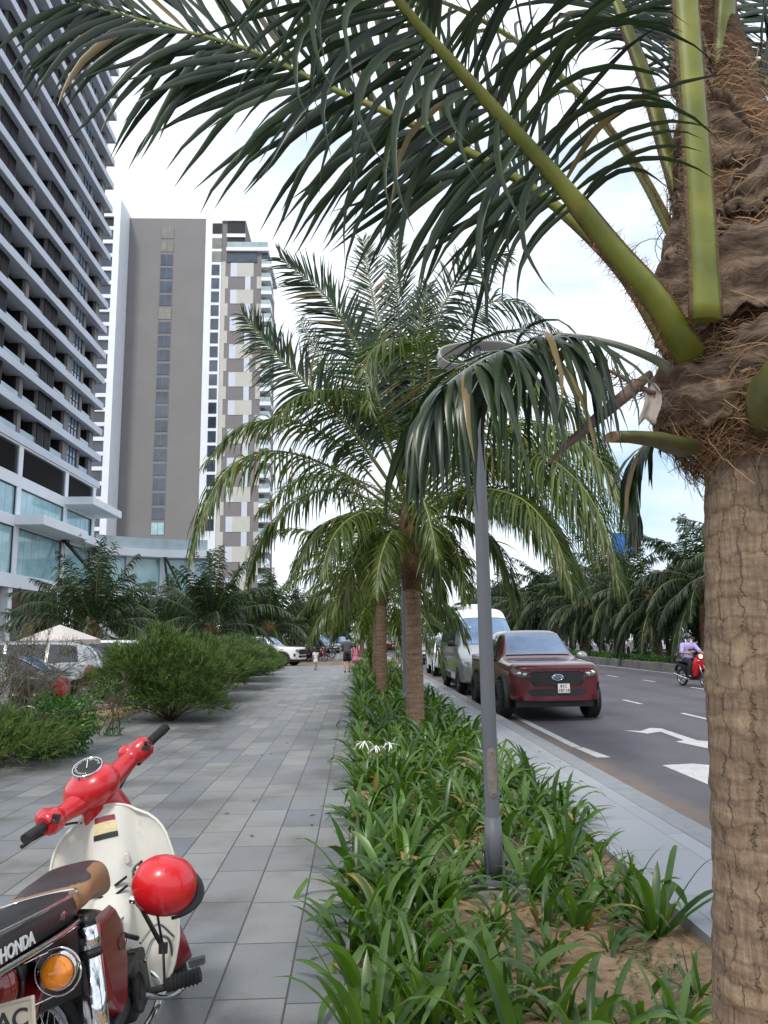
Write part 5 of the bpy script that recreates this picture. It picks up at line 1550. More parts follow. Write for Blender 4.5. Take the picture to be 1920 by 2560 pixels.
def leafy(b, rg, dims, n, ll, w, dens=.5, m=0, nclump=0):
    u = nrm(rg.normal(0, 1, (n, 3)))
    if nclump:
        cu = nrm(rg.normal(0, 1, (nclump, 3))) * (rg.random((nclump, 1)) ** .5) * .8
        p = cu[rg.integers(0, nclump, n)] + u * (rg.random((n, 1)) ** .5) * rg.uniform(.22, .4)
        p = p * np.array(dims); ct = None
    else:
        lob = 1 + .2 * np.sin(u[:, 0] * 5 + 1) * np.cos(u[:, 1] * 4 + u[:, 2] * 3)
        p = u * np.array(dims) * ((dens + (1 - dens) * rg.random(n) ** .6) * lob)[:, None]
    d = nrm(u + rg.normal(0, .6, (n, 3)) + np.array([0, 0, .1]))
    L = ll * rg.uniform(.6, 1.3, (n, 1))
    d2 = nrm(d + G * .5)
    C = np.stack([p, p + d * L * .5, p + d * L * .5 + d2 * L * .5], 1)
    S = nrm(np.cross(np.stack([d, d, d2], 1), np.array([0, 0, 1.0]) + rg.normal(0, .5, (n, 1, 3))))
    ribbons(b, C, S, np.repeat(np.array([[w * .3, w, w * .05]]), n, 0), None, m, rg.random(n))
    return p


BS = empty('leafy_shrub', (-4.35, 11.6, .38), label='bright green broad leaved shrub between the bare shrub and the hedge', cat='shrub')
b = MB(); p = leafy(b, np.random.default_rng(3), (.55, .6, .5), 2600, .075, .02); b.build('foliage', M['broad'], BS)
b = MB(); branches(b, p[:40], (0, 0, -.4), .01); b.build('branches', M['twig'], BS)
DS = empty('dry_shrub', (-4.3, 13.6, .55), label='dry brown twiggy shrub squeezed between the leafy shrub and the largest hedge bush', cat='shrub')
b = MB(); rg = np.random.default_rng(19); tips = []
for k in range(9):
    a = k * 2.4; grow(b, (rg.normal(0, .15), rg.normal(0, .2), -.5), unit(np.array([math.cos(a) * .6, math.sin(a) * .6, 1])), .7, .01, 2, rg, tips)
b.build('branches', M['twig'], DS)
b = MB(); leafy(b, rg, (.5, .6, .45), 500, .05, .013); b.build('foliage', M['broad'], DS)
WS = empty('weed_tuft', (gp(282, 1838).x, gp(282, 1838).y, .05), label='small green weed growing from the paving joint beside the shrubs', cat='plant')
b = MB(); leafy(b, np.random.default_rng(5), (.16, .14, .08), 160, .05, .014); b.build('leaves', M['broad'], WS)
# wheel of the parked white car, added as a loose rim among the bushes
HC = empty('car_wheel_rim', at(62, 1793, 11.3), label='round silver wheel rim of the parked white car glimpsed among the low shrubs at the left edge', cat='wheel rim')
b = MB(); R_ = Matrix.Rotation(rad(62), 3, 'X')
b.lathe([(.001, .02), (.04, .02), (.05, .0)], n=20, rot=R_); b.lathe([(.15, .0), (.17, .012), (.18, -.005)], n=32, rot=R_)
for k in range(7):
    a = k * 2 * PI / 7; b.tube([R_ @ Vector((.045 * math.cos(a), .045 * math.sin(a), .01)), R_ @ Vector((.16 * math.cos(a), .16 * math.sin(a), .006))], [.014, .02], 6, flat=(.4, 1))
b.build('spokes', M['steel'], HC)


# ---- shade trees and clipped hedge on the median
def shade_tree(seed, h, r, n, name='shade_tree'):
    rg = np.random.default_rng(seed); e = empty(name)
    b = MB(); trunk_mesh(b, [(0, 0, -.2), (.1, 0, h * .3), (.05, .1, h * .55)], (.16, .13, .1), 8, 10, seed=seed)
    for k in range(7):
        a = k * 2.4; b.tube([(.05, .1, h * (.3 + .03 * k)), (math.cos(a) * r * .4, math.sin(a) * r * .4, h * .62), (math.cos(a) * r * .75, math.sin(a) * r * .75, h * .8)], [.07, .045, .012], 6)
    b.build('trunk', M['twig'], e)
    b = MB(); leafy(b, rg, (r, r, h * .42), n, .26, .075, nclump=46)
    V_ = np.array(b.v); V_[:, 2] += h * .62; b.v = list(map(tuple, V_.tolist()))
    b.build('crown', M['tree_leaf'], e)
    return e


SA = shade_tree(61, 5.2, 2.0, 7000); SB_ = shade_tree(62, 4.4, 1.9, 6500)
gt = 'dark bushy trees between the median palms'
usedt = set()
for i, (x, y, s, rz, k) in enumerate(((17.3, 38, .8, 0, SA), (17.2, 44, .85, 1, SB_), (17.2, 50.5, .9, 2, SA), (17.3, 58, 1, 3, SB_), (17.2, 67, 1.05, 4, SA), (17.3, 78, 1.1, 5, SB_), (17.3, 91, 1.2, .5, SA), (17.3, 26.5, .85, 2.2, SB_), (17.3, 32.5, .8, 4.4, SA), (17.2, 108, 1.3, 4.4, SB_))):
    o = k if k.name not in usedt else copy_tree(k)
    usedt.add(o.name); o.location = (x, y, .1); s *= 1.25; o.scale = (s, s, s); o.rotation_euler = (0, 0, rz)
    tag(o, 'dark bushy tree in the shade behind the drooping median date palms', 'tree', gt)
b = MB(); rg = np.random.default_rng(12)
n = 22000
p = np.stack([rg.uniform(14.5, 15.1, n), 20 + 85 * rg.random(n) ** 1.3, .15 + rg.uniform(.05, .34, n)], 1); d = nrm(rg.normal(0, .6, (n, 3)) + np.array([-.2, 0, .8])); L = .1
C = np.stack([p, p + d * L * .5, p + d * L], 1); S = nrm(np.cross(np.stack([d] * 3, 1), rg.normal(0, 1, (n, 1, 3)))); ribbons(b, C, S, np.repeat(np.array([[.012, .022, .003]]), n, 0), None, 0, rg.random(n))
tag(b.build('clipped_hedge', M['broad']), 'low clipped green hedge along the edge of the median', 'hedge', kind='stuff')
# trees closing the far end of the street and the parking lot
for i, (px, Y, s, k, lab) in enumerate(((600, 120, 1.5, SA, 'far tree left of the walkway end, under the apartment tower'), (690, 130, 1.5, SB_, 'far tree behind the parking lot palms'), (760, 118, 1.3, SA, 'far tree above the parked motorbikes'), (850, 135, 1.5, SB_, 'far tree straight down the walkway'),
                                    (930, 140, 1.6, SA, 'far tree seen between the thin palm trunks'), (1010, 125, 1.4, SB_, 'far tree left of the full palm trunk down the road'), (1080, 135, 1.5, SA, 'far tree at the vanishing end of the road'), (1150, 120, 1.4, SB_, 'far tree above the white car at the kerb'), (330, 62, 1.2, SB_, 'dark tree at the foot of the podium behind the parked cars'), (480, 66, 1.1, SA, 'dark tree in front of the terrace wing'))):
    o = copy_tree(k); q = at(px, 1640, Y); o.location = (q.x, Y, -.1); o.scale = (s, s, s); o.rotation_euler = (0, 0, i * 1.3); tag(o, lab, 'tree', 'trees closing the far view')
# ------------------------------------------------------------------ lamp posts, parasol
M['post'] = mat('grey_post_paint', (.105, .112, .128), .5, var=.08, scale=3, dirt=.35, dirtcol=(.11, .07, .04), bump=.05)
M['rust'] = mat('rust', (.16, .11, .08), .75, var=.3, scale=30, col2=(.2, .19, .185))
M['lamp_white'] = mat('pale_lamp_metal', (.42, .42, .42), .4, var=.05)


def lamp_post(x, y, top, r, lab, near=True, lean=(0, 0)):
    e = empty('lamp_post', (x, y, -.05), label=lab, cat='lamp post', group='lamp posts along the bed')
    b = MB(); b.box(-.2, .2, -.2, .2, -.1, .07); b.build('footing', M['conc'], e, bevel=.02)
    lx, ly = lean
    f = lambda z: (lx * z / top, ly * z / top, z)
    b = MB(); b.tube([f(.07), f(.075), f(1.0), f(2.0), f(top - .3), f(top)], [r * 1.05, r, r, r * .97, r * .92, r * .9], 24); b.build('pole', M['post'], e)
    b = MB(); b.box(-.13, .13, -.13, .13, .071, .09)
    for k in range(4):
        a = k * PI / 2 + PI / 4; ca, sa = math.cos(a), math.sin(a)
        b.add([(ca * r, sa * r, .09), (ca * r * 2.1, sa * r * 2.1, .09), (ca * r * 1.9, sa * r * 1.9, .12), (ca * r, sa * r, .42)], [(0, 1, 2, 3)])
        b.obox((ca * r * 1.45, sa * r * 1.45, .105), (.03, .03, .03))
    b.tube([(0, 0, .09), (0, 0, .3), (0, 0, .47)], [r * 1.28, r * 1.22, r * 1.1], 24)
    b.build('base_plate', M['post'], e, fixn=True)
    if near:
        # oval access hatch on the side that faces the camera
        b = MB(); P_ = []
        for t in np.linspace(0, 2 * PI, 33)[:-1]:
            hx = .034 * math.cos(t); hz = .125 * max(-1, min(1, 1.6 * math.sin(t))) + .034 * math.sin(t)
            P_.append((hx, hz))
        z0 = .76
        ring = []
        for q, off in ((1.0, -.001), (1.0, .006), (.86, .0085), (.0, .009)):
            ring.append([(hx * q, -(math.sqrt(max(r * r - (hx * q) ** 2, 0)) + off), z0 + hz * q) for hx, hz in P_])
        b.grid(ring, 0, False, closed=True)
        b.build('hatch', M['rust'], e, fixn=True)
        b = MB()
        for zz in (z0 + .132, z0 - .132): b.lathe([(.001, -.004), (.005, -.004), (.006, 0)], (0, -r - .009, zz), 10, axis='Y')
        b.build('screw', M['rust'], e)
    # crescent luminaire that sweeps from the post top: flat curled head, long shallow arm
    h = MB()
    pts_ = spline([(lx - .10, ly, top - .03), (lx - .20, ly - .01, top - .035), (lx - .265, ly - .01, top + .01), (lx - .24, ly, top + .07), (lx - .12, ly, top + .105), (lx + .03, ly, top + .125), (lx + .2, ly, top + .12), (lx + .34, ly, top + .085), (lx + .44, ly, top + .03)], 44)
    h.tube(pts_, list(np.interp(np.linspace(0, 1, 44), [0, .15, .35, .7, 1], [.02, .036, .032, .028, .014])), 14, flat=(.5, 2.2), up=(0, 0, 1))
    h.build('luminaire', M['lamp_white'], e)
    b = MB(); b.tube([f(top - .25), (lx + .02, ly, top + .12)], [r * .75, r * .5], 14); b.build('neck', M['post'], e)
    return e


lp = gp(1238, 2228, -.05)
ptop = at(1188, 905, lp.y)
lamp_post(lp.x, lp.y, ptop.z + .05, .05, 'grey lamp post standing in the lilies in front of the full palm', True, (ptop.x - lp.x, 0))
# second post further along
q = at(1014, 1790, 17.0)
lamp_post(q.x, 17.0, 4.4, .052, 'dark grey lamp post half hidden behind the full palm trunk', False)
# parasol behind the parked cars
pc = at(150, 1562, 22)
PA = empty('parasol', (pc.x, 22, -.06), label='pale canvas parasol behind the silver cars at left', cat='parasol')
zt = pc.z + .06
b = MB(); n = 6
V = [(0, 0, zt)] + [(1.15 * math.cos(a), 1.15 * math.sin(a), zt - .42) for a in np.linspace(0, 2 * PI, n + 1)[:-1]] + [(1.15 * math.cos(a), 1.15 * math.sin(a), zt - .55) for a in np.linspace(0, 2 * PI, n + 1)[:-1]]
b.add(V, [(0, 1 + i, 1 + (i + 1) % n) for i in range(n)] + [(1 + i, 1 + n + i, 1 + n + (i + 1) % n, 1 + (i + 1) % n) for i in range(n)])
b.build('canopy', mat('canvas', (.5, .46, .43), .9, var=.06), PA, solid=.01)
b = MB(); b.tube([(0, 0, 0), (0, 0, zt)], .025, 8); b.build('pole', M['steel'], PA)
# ------------------------------------------------------------------ cars
def paint(name, col, metal=.25, rough=.28):
    return mat(name, col, rough, metal, var=.06, scale=1.5, coat=.8, dirt=.12, dirtcol=tuple(c * .6 + .03 for c in col))


M['red_paint'] = paint('dark_red_paint', (.1, .005, .012), .15)
M['silver_paint'] = paint('silver_paint', (.36, .37, .38), .6)
M['white_car'] = paint('white_car_paint', (.72, .73, .74), .0)
M['grey_paint'] = paint('grey_car_paint', (.2, .205, .21), .6)
M['dark_paint'] = paint('dark_car_paint', (.02, .022, .028), .3)
M['blue_paint'] = paint('blue_car_paint', (.03, .06, .2), .3)
M['carglass'] = mat('car_glass', (.012, .018, .025), .03, var=.3, scale=1, spec=1.0)
M['windshield'] = mat('windshield_glass', (.09, .18, .33), .03, var=.5, scale=1.2, spec=1.0, coat=1.0)  # blue sky reflection put into the base colour of the glass
M['lens'] = mat('clear_lens', (.55, .56, .58), .08, .6, var=.3, scale=25)
M['lens_dark'] = mat('smoked_lens', (.2, .2, .21), .08, .5, var=.6, scale=25)
M['taillens'] = mat('red_lens', (.2, .006, .01), .12, var=.2, scale=20, coat=1)
M['plate'] = mat('number_plate', (.72, .72, .7), .5, var=.04)
M['plate_ink'] = mat('plate_ink', (.02, .02, .02), .6)


def pchip(x, y, xq):
    x = np.asarray(x, float); y = np.asarray(y, float)
    h = np.diff(x); d = np.diff(y, axis=0) / h[:, None]
    m = np.zeros_like(y)
    for i in range(1, len(x) - 1):
        a, b = d[i - 1], d[i]; w1 = 2 * h[i] + h[i - 1]; w2 = h[i] + 2 * h[i - 1]
        ok = a * b > 0
        m[i] = np.where(ok, (w1 + w2) / (w1 / np.where(ok, a, 1) + w2 / np.where(ok, b, 1)), 0)
    m[0] = d[0]; m[-1] = d[-1]
    xq = np.clip(xq, x[0], x[-1])
    i = np.clip(np.searchsorted(x, xq, 'right') - 1, 0, len(x) - 2)
    t = ((xq - x[i]) / h[i])[:, None]; hh = h[i][:, None]
    return (1 + 2 * t) * (1 - t) ** 2 * y[i] + t * (1 - t) ** 2 * hh * m[i] + t * t * (3 - 2 * t) * y[i + 1] + t * t * (t - 1) * hh * m[i + 1]


class Car:
    """lofted body; local frame: nose at y=0 looking to -Y, tail at y=L, ground z=0"""
    def __init__(s, st, bowf=.2, bowr=.1, L=None):
        # station: y, z_bottom, z_belt, z_top, half width sill, half width belt, half width roof
        s.st = np.array(st, float); s.y = s.st[:, 0]; s.L = s.y[-1]; s.bowf = bowf; s.bowr = bowr; s.W = s.st[:, 4:6].max()

    def ring(s, yq):
        q = pchip(s.y, s.st[:, 1:], np.atleast_1d(np.asarray(yq, float)))
        zb, zl, zt, ws, wb, wt = q.T
        zm = zb + (zl - zb) * .5
        hi = np.clip((zt - zl) / .4, 0, 1)           # 1 where there is a cabin above the belt
        X = np.stack([ws * 0, ws * .82, ws * .97, ws * 1.0, (ws + wb) / 2 * 1.012, wb * 1.0, wb * (.985), wb + (wt - wb) * .5, wt, wt * .9, wt * .6, wt * 0], 1)
        Z = np.stack([zb, zb, zb + .05, zb + .16, zm, zl - .05 * hi, zl + (zt - zl) * .06, zl + (zt - zl) * .5, zt - (zt - zl) * .16, zt - (zt - zl) * .055, zt - .008 * hi, zt], 1)
        return X, Z

    def S(s, y, v):
        """points for arrays y (stations) and v (0 bottom centre .. 11 roof centre)"""
        y = np.atleast_1d(y).astype(float); v = np.atleast_1d(v).astype(float)
        X, Z = s.ring(y)
        out = np.zeros((len(y), len(v), 3))
        k = np.arange(12)
        for i in range(len(y)):
            xv = pchip(k, X[i][:, None], v)[:, 0]; zv = pchip(k, Z[i][:, None], v)[:, 0]
            f = max(0, 1 - y[i] / .9); r = max(0, 1 - (s.L - y[i]) / .6)
            yy = y[i] + s.bowf * f * np.abs(xv / s.W) ** 2.4 - s.bowr * r * np.abs(xv / s.W) ** 2.4
            out[i] = np.stack([xv, yy, zv], 1)
        return out

    def yfront(s, x): return s.bowf * abs(x / s.W) ** 2.4

    def body(s, name, m, parent, ny=64, cuts=()):
        yy = np.unique(np.concatenate([np.linspace(0, s.L, ny), s.y, s.y + .004, s.y - .004])); yy = yy[(yy >= 0) & (yy <= s.L)]
        v = np.concatenate([np.arange(0, 11.01, .5)])
        P = s.S(yy, v); Q = P[:, ::-1][:, 1:-1] * np.array([-1, 1, 1])
        R_ = np.concatenate([P, Q], 1)
        b = MB(); b.grid(R_.tolist(), 0, True, closed=True)
        nv = len(v)
        for i, f in ((0, s.bowf), (len(yy) - 1, -s.bowr)):
            rows = []
            for j in range(nv):
                hx = P[i, j, 0]
                rows.append([(hx * t, yy[i] + f * abs(hx * t / s.W) ** 2.4, P[i, j, 2]) for t in np.linspace(-1, 1, 17)])
            b.grid(rows if i else rows, 0, True)
        return b.build(name, m, parent, merge=True, fixn=True)

    def patch(s, corners, n=(10, 6), off=.008, side=1):
        """corner (y, v) list of 4: bilinear patch lifted off the surface"""
        (a, b_, c, d) = [np.array(q, float) for q in corners]
        rows = []
        for i in range(n[1] + 1):
            f = i / n[1]; row = []
            for j in range(n[0] + 1):
                g = j / n[0]
                q = (a * (1 - g) + b_ * g) * (1 - f) + (d * (1 - g) + c * g) * f
                p = s.S([q[0]], [q[1]])[0, 0]
                py = s.S([min(q[0] + .02, s.L)], [q[1]])[0, 0] - s.S([max(q[0] - .02, 0)], [q[1]])[0, 0]
                pv = s.S([q[0]], [min(q[1] + .05, 11)])[0, 0] - s.S([q[0]], [max(q[1] - .05, 0)])[0, 0]
                nn = np.cross(py, pv); nn = nn / max(np.linalg.norm(nn), 1e-9)
                if nn[0] * 1 + nn[2] * .6 < 0 and p[0] > .02: nn = -nn
                if p[0] <= .02 and nn[2] < 0: nn = -nn
                p = p + nn * off
                row.append((p[0] * side, p[1], p[2]))
            rows.append(row)
        return rows

    def front(s, mb, poly, z_off=0, t=.012, m=0, back=False, y0=0.0):
        """flat detail on nose (or tail): outline in x,z laid on the curved front, with thickness"""
        def pos(x, z, o):
            if back: return (x, s.L - s.bowr * abs(x / s.W) ** 2.4 + o + y0, z)
            return (x, s.yfront(x) - o + y0, z)
        xs_ = sorted(set([round(p[0], 4) for p in poly] + [round(q, 4) for q in np.linspace(min(p[0] for p in poly), max(p[0] for p in poly), 18)]))
        rows = []
        for x in xs_:
            zs = []
            for (xa, za), (xb, zb) in zip(poly, list(poly[1:]) + [poly[0]]):
                if abs(xa - xb) < 1e-6:
                    if abs(x - xa) < 1e-3: zs += [za, zb]
                elif min(xa, xb) - 1e-4 <= x <= max(xa, xb) + 1e-4:
                    zs.append(za + (zb - za) * (x - xa) / (xb - xa))
            lo, hi = min(zs), max(zs)
            rows.append([pos(x, lo, -.03), pos(x, lo, t), pos(x, (lo + hi) / 2, t), pos(x, hi, t), pos(x, hi, -.03)])
        mb.grid(rows, m, False)
        for r_ in (rows[0], rows[-1]): mb.add(r_, [(0, 1, 2, 3, 4)], m)

def wheel(parent, x, y, r, wd, side, rimm, spokes=6, name='wheel', steer=0):
    """tyre with tread plus a spoked rim as sub-part; side=+1/-1 gives the outer face"""
    R_ = Matrix.Rotation(steer, 3, 'Z')
    b = MB()
    prof = [(r * .62, -wd / 2), (r * .9, -wd / 2), (r * .985, -wd * .4), (r, -wd * .25), (r, wd * .25), (r * .985, wd * .4), (r * .9, wd / 2), (r * .62, wd / 2)]
    b.lathe(prof, (x, y, r), 40, axis='X', rot=R_)
    for k in range(40):
        a = 2 * PI * k / 40
        b.obox(Vector((x, y, r)) + R_ @ Vector(((-1) ** k * wd * .2, math.cos(a) * r * 1.003, math.sin(a) * r * 1.003)), (wd * .42, r * .06, r * .035), R_ @ Matrix.Rotation(a - PI / 2, 3, 'X').to_3x3())
    w_ = b.build(name, M['rubber'], parent, fixn=True)
    b = MB()
    o = wd * .42 * side
    b.lathe([(.001, o * .6), (r * .2, o * .75), (r * .22, o * .5)], (x, y, r), 20, axis='X', rot=R_)
    b.lathe([(r * .55, o * .3), (r * .64, o * 1.02), (r * .6, o * 1.06), (r * .5, o * .2)], (x, y, r), 36, axis='X', rot=R_)
    b.lathe([(.001, o * .1), (r * .6, o * .1)], (x, y, r), 30, axis='X', m=1, rot=R_)
    for k in range(spokes):
        a = 2 * PI * k / spokes
        c, s_ = math.cos(a), math.sin(a)
        b.tube([Vector((x, y, r)) + R_ @ Vector((o * .7, c * r * .15, s_ * r * .15)), Vector((x, y, r)) + R_ @ Vector((o * .75, c * r * .58, s_ * r * .58))], [r * .07, r * .09], 6, flat=(1, .6))
    b.build('rim', [rimm, M['black']], w_)
    return w_


def arch(parent, car, x, y, r, side, m, fl=.03):
    """wheel opening: dark liner disc and a flared lip round it"""
    b = MB()
    P_ = []
    for rr, o in ((.001, .012), (r, .012), (r, -.05)):
        P_.append([((x + o) * side, y + rr * math.cos(t), .02 + max(rr * math.sin(t) + r * .86, .0) * 1.0) for t in np.linspace(-.35, PI + .35, 28)])
    b.grid(P_, 0, False); b.build('wheel_well', M['black'], parent)
    b = MB(); P_ = []
    for rr, o in ((r * 1.0, .014), (r * 1.0, .014 + fl), (r * 1.09, .014 + fl * .8), (r * 1.16, .002)):
        P_.append([((x + o) * side, y + rr * math.cos(t), .02 + rr * math.sin(t) + r * .86) for t in np.linspace(-.3, PI + .3, 28)])
    b.grid(P_, 0, True); b.build('wheel_arch', m, parent)


def handle(parent, car, y, v, side, m):
    p = car.S([y], [v])[0, 0]
    b = MB(); b.tube([((p[0] + .005) * side, y - .1, p[2]), ((p[0] + .035) * side, y - .08, p[2]), ((p[0] + .035) * side, y + .08, p[2]), ((p[0] + .005) * side, y + .1, p[2])], .012, 6); b.build('door_handle', m, parent)


def mirror(parent, x, y, z, side, m, s=1.0):
    b = MB(); b.tube([((x - .06) * side, y, z - .04), ((x + .05) * side, y - .01, z)], .022, 6, m=1)
    b.ell(((x + .12) * side, y, z + .03), (.12 * s, .06 * s, .095 * s), 12, 8); b.build('wing_mirror', [m, M['black']], parent)


# ---- the red pickup
def pickup(name, x, y, rz, label, pm, z=ROAD_Z, plate_txt=None, emblem=True, group=None):
    e = empty(name, (x, y, z), rz, label, 'pickup truck', group)
    c = Car([(0, .5, 1.04, 1.07, .8, .83, .72), (.04, .42, 1.08, 1.13, .88, .88, .78), (.25, .4, 1.12, 1.175, .93, .91, .8), (.9, .42, 1.14, 1.21, .93, .91, .8), (1.42, .42, 1.16, 1.24, .93, .91, .81),
             (1.55, .42, 1.16, 1.28, .93, .91, .78), (2.25, .42, 1.19, 1.80, .93, .91, .66), (2.5, .42, 1.2, 1.845, .93, .91, .655), (3.1, .42, 1.2, 1.85, .93, .91, .66), (3.7, .42, 1.21, 1.80, .93, .91, .66),
             (3.95, .42, 1.22, 1.34, .93, .92, .8), (4.0, .44, 1.22, 1.25, .93, .92, .86), (5.25, .46, 1.23, 1.26, .93, .92, .88), (5.35, .55, 1.2, 1.22, .88, .88, .84)], .15, .05)
    c.body('body', pm, e, 80)
    for sd in (1, -1):
        b = MB(); b.grid(c.patch([(1.86, 6.25), (2.72, 6.25), (2.72, 8.15), (2.32, 8.15)], (8, 5), .008, sd)); b.build('side_window', M['carglass'], e, fixn=True)
        b = MB(); b.grid(c.patch([(2.8, 6.25), (3.62, 6.25), (3.5, 8.1), (2.8, 8.15)], (8, 5), .008, sd)); b.build('side_window', M['carglass'], e, fixn=True)
        b = MB(); b.grid(c.patch([(1.7, 2.2), (3.75, 2.2), (3.75, 2.6), (1.7, 2.6)], (8, 2), .02, sd)); b.build('sill_step', M['black'], e, fixn=True)
        for yy in (2.0, 2.76, 3.66):
            b = MB(); b.grid(c.patch([(yy, 3.0), (yy + .012, 3.0), (yy + .012, 6.0), (yy, 6.0)], (1, 8), .003, sd)); b.build('door_gap', M['black'], e)
        handle(e, c, 2.6, 5.2, sd, M['chrome']); handle(e, c, 3.5, 5.2, sd, M['chrome'])
        mirror(e, .95, 1.85, 1.22, sd, M['silver_paint'], 1.1)
        arch(e, c, .925, .98, .46, sd, M['black'], .055); arch(e, c, .925, 4.25, .46, sd, M['black'], .055)
        wheel(e, .93 * sd, .98, .405, .29, sd, M['dark_metal'], 6, steer=0); wheel(e, .93 * sd, 4.25, .405, .29, sd, M['dark_metal'], 6)
        # headlamp wraps the corner
        b = MB(); c.front(b, [(.54, .905), (.585, .995), (.845, 1.045), (.865, .96), (.7, .895)] if sd > 0 else [(-.54, .905), (-.585, .995), (-.845, 1.045), (-.865, .96), (-.7, .895)], t=.035); hl_ = b.build('headlight', M['lens_dark'], e, fixn=True)
        b = MB(); b.ell((.755 * sd, c.yfront(.755) - .03, .97), (.045, .02, .042), 14, 8); b.build('headlight_lamp', M['chrome'], hl_)
        b = MB(); b.ell((.65 * sd, c.yfront(.65) - .03, .952), (.05, .02, .034), 14, 8); b.build('headlight_lamp', M['lens'], hl_)
        b = MB(); b.grid(c.patch([(.02, 3.2), (.12, 3.2), (.12, 4.1), (.02, 4.1)], (4, 4), .012, sd)); b.build('fog_recess', M['black'], e, fixn=True)
        b = MB(); b.ell((.73 * sd, .165, .645), (.045, .03, .045), 14, 8); b.build('fog_lamp', M['chrome'], e)
        b = MB(); b.grid(c.patch([(5.2, 4.2), (5.34, 4.2), (5.34, 6.0), (5.2, 6.0)], (3, 5), .01, sd)); b.build('tail_light', M['taillens'], e, fixn=True)
    # windshield
    b = MB()
    rows = []
    for f in np.linspace(0, 1, 9):
        yy = 1.60 + f * .62
        R_ = c.S([yy], [np.interp(f, [0, 1], [8.6, 8.9])])[0, 0]; hw = R_[0]
        row = []
        for g in np.linspace(-1, 1, 21):
            vv = np.interp(abs(g), [0, 1], [11, 8.75]); p = c.S([yy], [vv])[0, 0]
            row.append((math.copysign(p[0], g), p[1] - .012 + (0), p[2] + .012))
        rows.append(row)
    b.grid(rows); b.build('windshield', M['windshield'], e)
    b = MB(); b.tube([(-.55, 1.5, 1.245), (.05, 1.56, 1.265), (.6, 1.58, 1.27)], .011, 6); b.build('wiper', M['black'], e)
    rows = []
    b = MB(); c.front(b, [(-.6, .93), (-.47, 1.005), (.47, 1.005), (.6, .93), (.47, .745), (-.47, .745)], t=.03); b.build('grille_frame', M['black'], e)
    b = MB()
    for k in range(-9, 10):
        for j in range(4):
            xx = k * .05 + (.025 if j % 2 else 0); zz = .785 + j * .055
            if abs(xx) > .47: continue
            b.obox((xx, c.yfront(xx) - .034, zz), (.03, .008, .018), Matrix.Rotation(rad(20 if k % 2 else -20), 3, 'Y'))
    b.build('grille_mesh', M['dark_metal'], e)
    b = MB(); [b.tube([(x0, c.yfront(x0) - .034, z0), (x1, c.yfront(x1) - .034, z1)], .012, 6) for (x0, z0), (x1, z1) in zip([(-.6, .93), (-.47, 1.005), (-.24, 1.007), (0, 1.008), (.24, 1.007), (.47, 1.005), (.6, .93), (.47, .745), (.24, .744), (0, .744), (-.24, .744), (-.47, .745)], [(-.47, 1.005), (-.24, 1.007), (0, 1.008), (.24, 1.007), (.47, 1.005), (.6, .93), (.47, .745), (.24, .744), (0, .744), (-.24, .744), (-.47, .745), (-.6, .93)])]; b.build('grille_rim', M['dark_metal'], e)
    if emblem:
        b = MB(); b.lathe([(.001, -.052), (.055, -.05), (.062, -.03)], (0, 0, .89), 28, axis='Y'); V_ = np.array(b.v); V_[:, 0] *= 1.9; b.v = list(map(tuple, V_.tolist())); b.build('emblem', M['blue_paint'], e)
        b = MB(); b.lathe([(.052, -.05), (.056, -.056), (.064, -.05), (.066, -.03)], (0, 0, .89), 28, axis='Y'); V_ = np.array(b.v); V_[:, 0] *= 1.9; b.v = list(map(tuple, V_.tolist())); b.build('emblem_rim', M['chrome'], e)
        text_mesh('Ford', .075, M['chrome'], 'emblem_script', e, Matrix.Translation((0, -.054, .888)) @ Matrix.Rotation(PI / 2, 4, 'X'), .002, .001, sx=1.25)
    b = MB(); c.front(b, [(-.6, .6), (-.55, .66), (.55, .66), (.6, .6), (.5, .52), (-.5, .52)], t=.02); b.build('lower_intake', M['black'], e)
    b = MB(); c.front(b, [(-.72, .5), (-.6, .52), (.6, .52), (.72, .5), (.66, .43), (-.66, .43)], t=.04); b.build('bumper_lip', pm, e)
    if plate_txt:
        b = MB(); b.box(-.01, .23, -.065, -.05, .585, .765); b.build('number_plate', M['plate'], e)
        for t_, zz in zip(plate_txt, (.715, .63)):
            text_mesh(t_, .082, M['plate_ink'], 'plate_text', e, Matrix.Translation((.11, -.067, zz)) @ Matrix.Rotation(PI / 2, 4, 'X'), .001, .0015)
    b = MB(); b.box(-.8, .8, .3, 5.0, .28, .46); b.build('underbody', M['black'], e)
    b = MB(); b.box(-.72, .72, 4.06, 5.24, 1.262, 1.27); b.build('bed_cover', M['black'], e)
    return e


pickup('pickup_truck', 4.05, 15.55, 0, 'dark red pickup truck parked at the kerb, facing the camera', M['red_paint'], plate_txt=('81C', '187.18'))


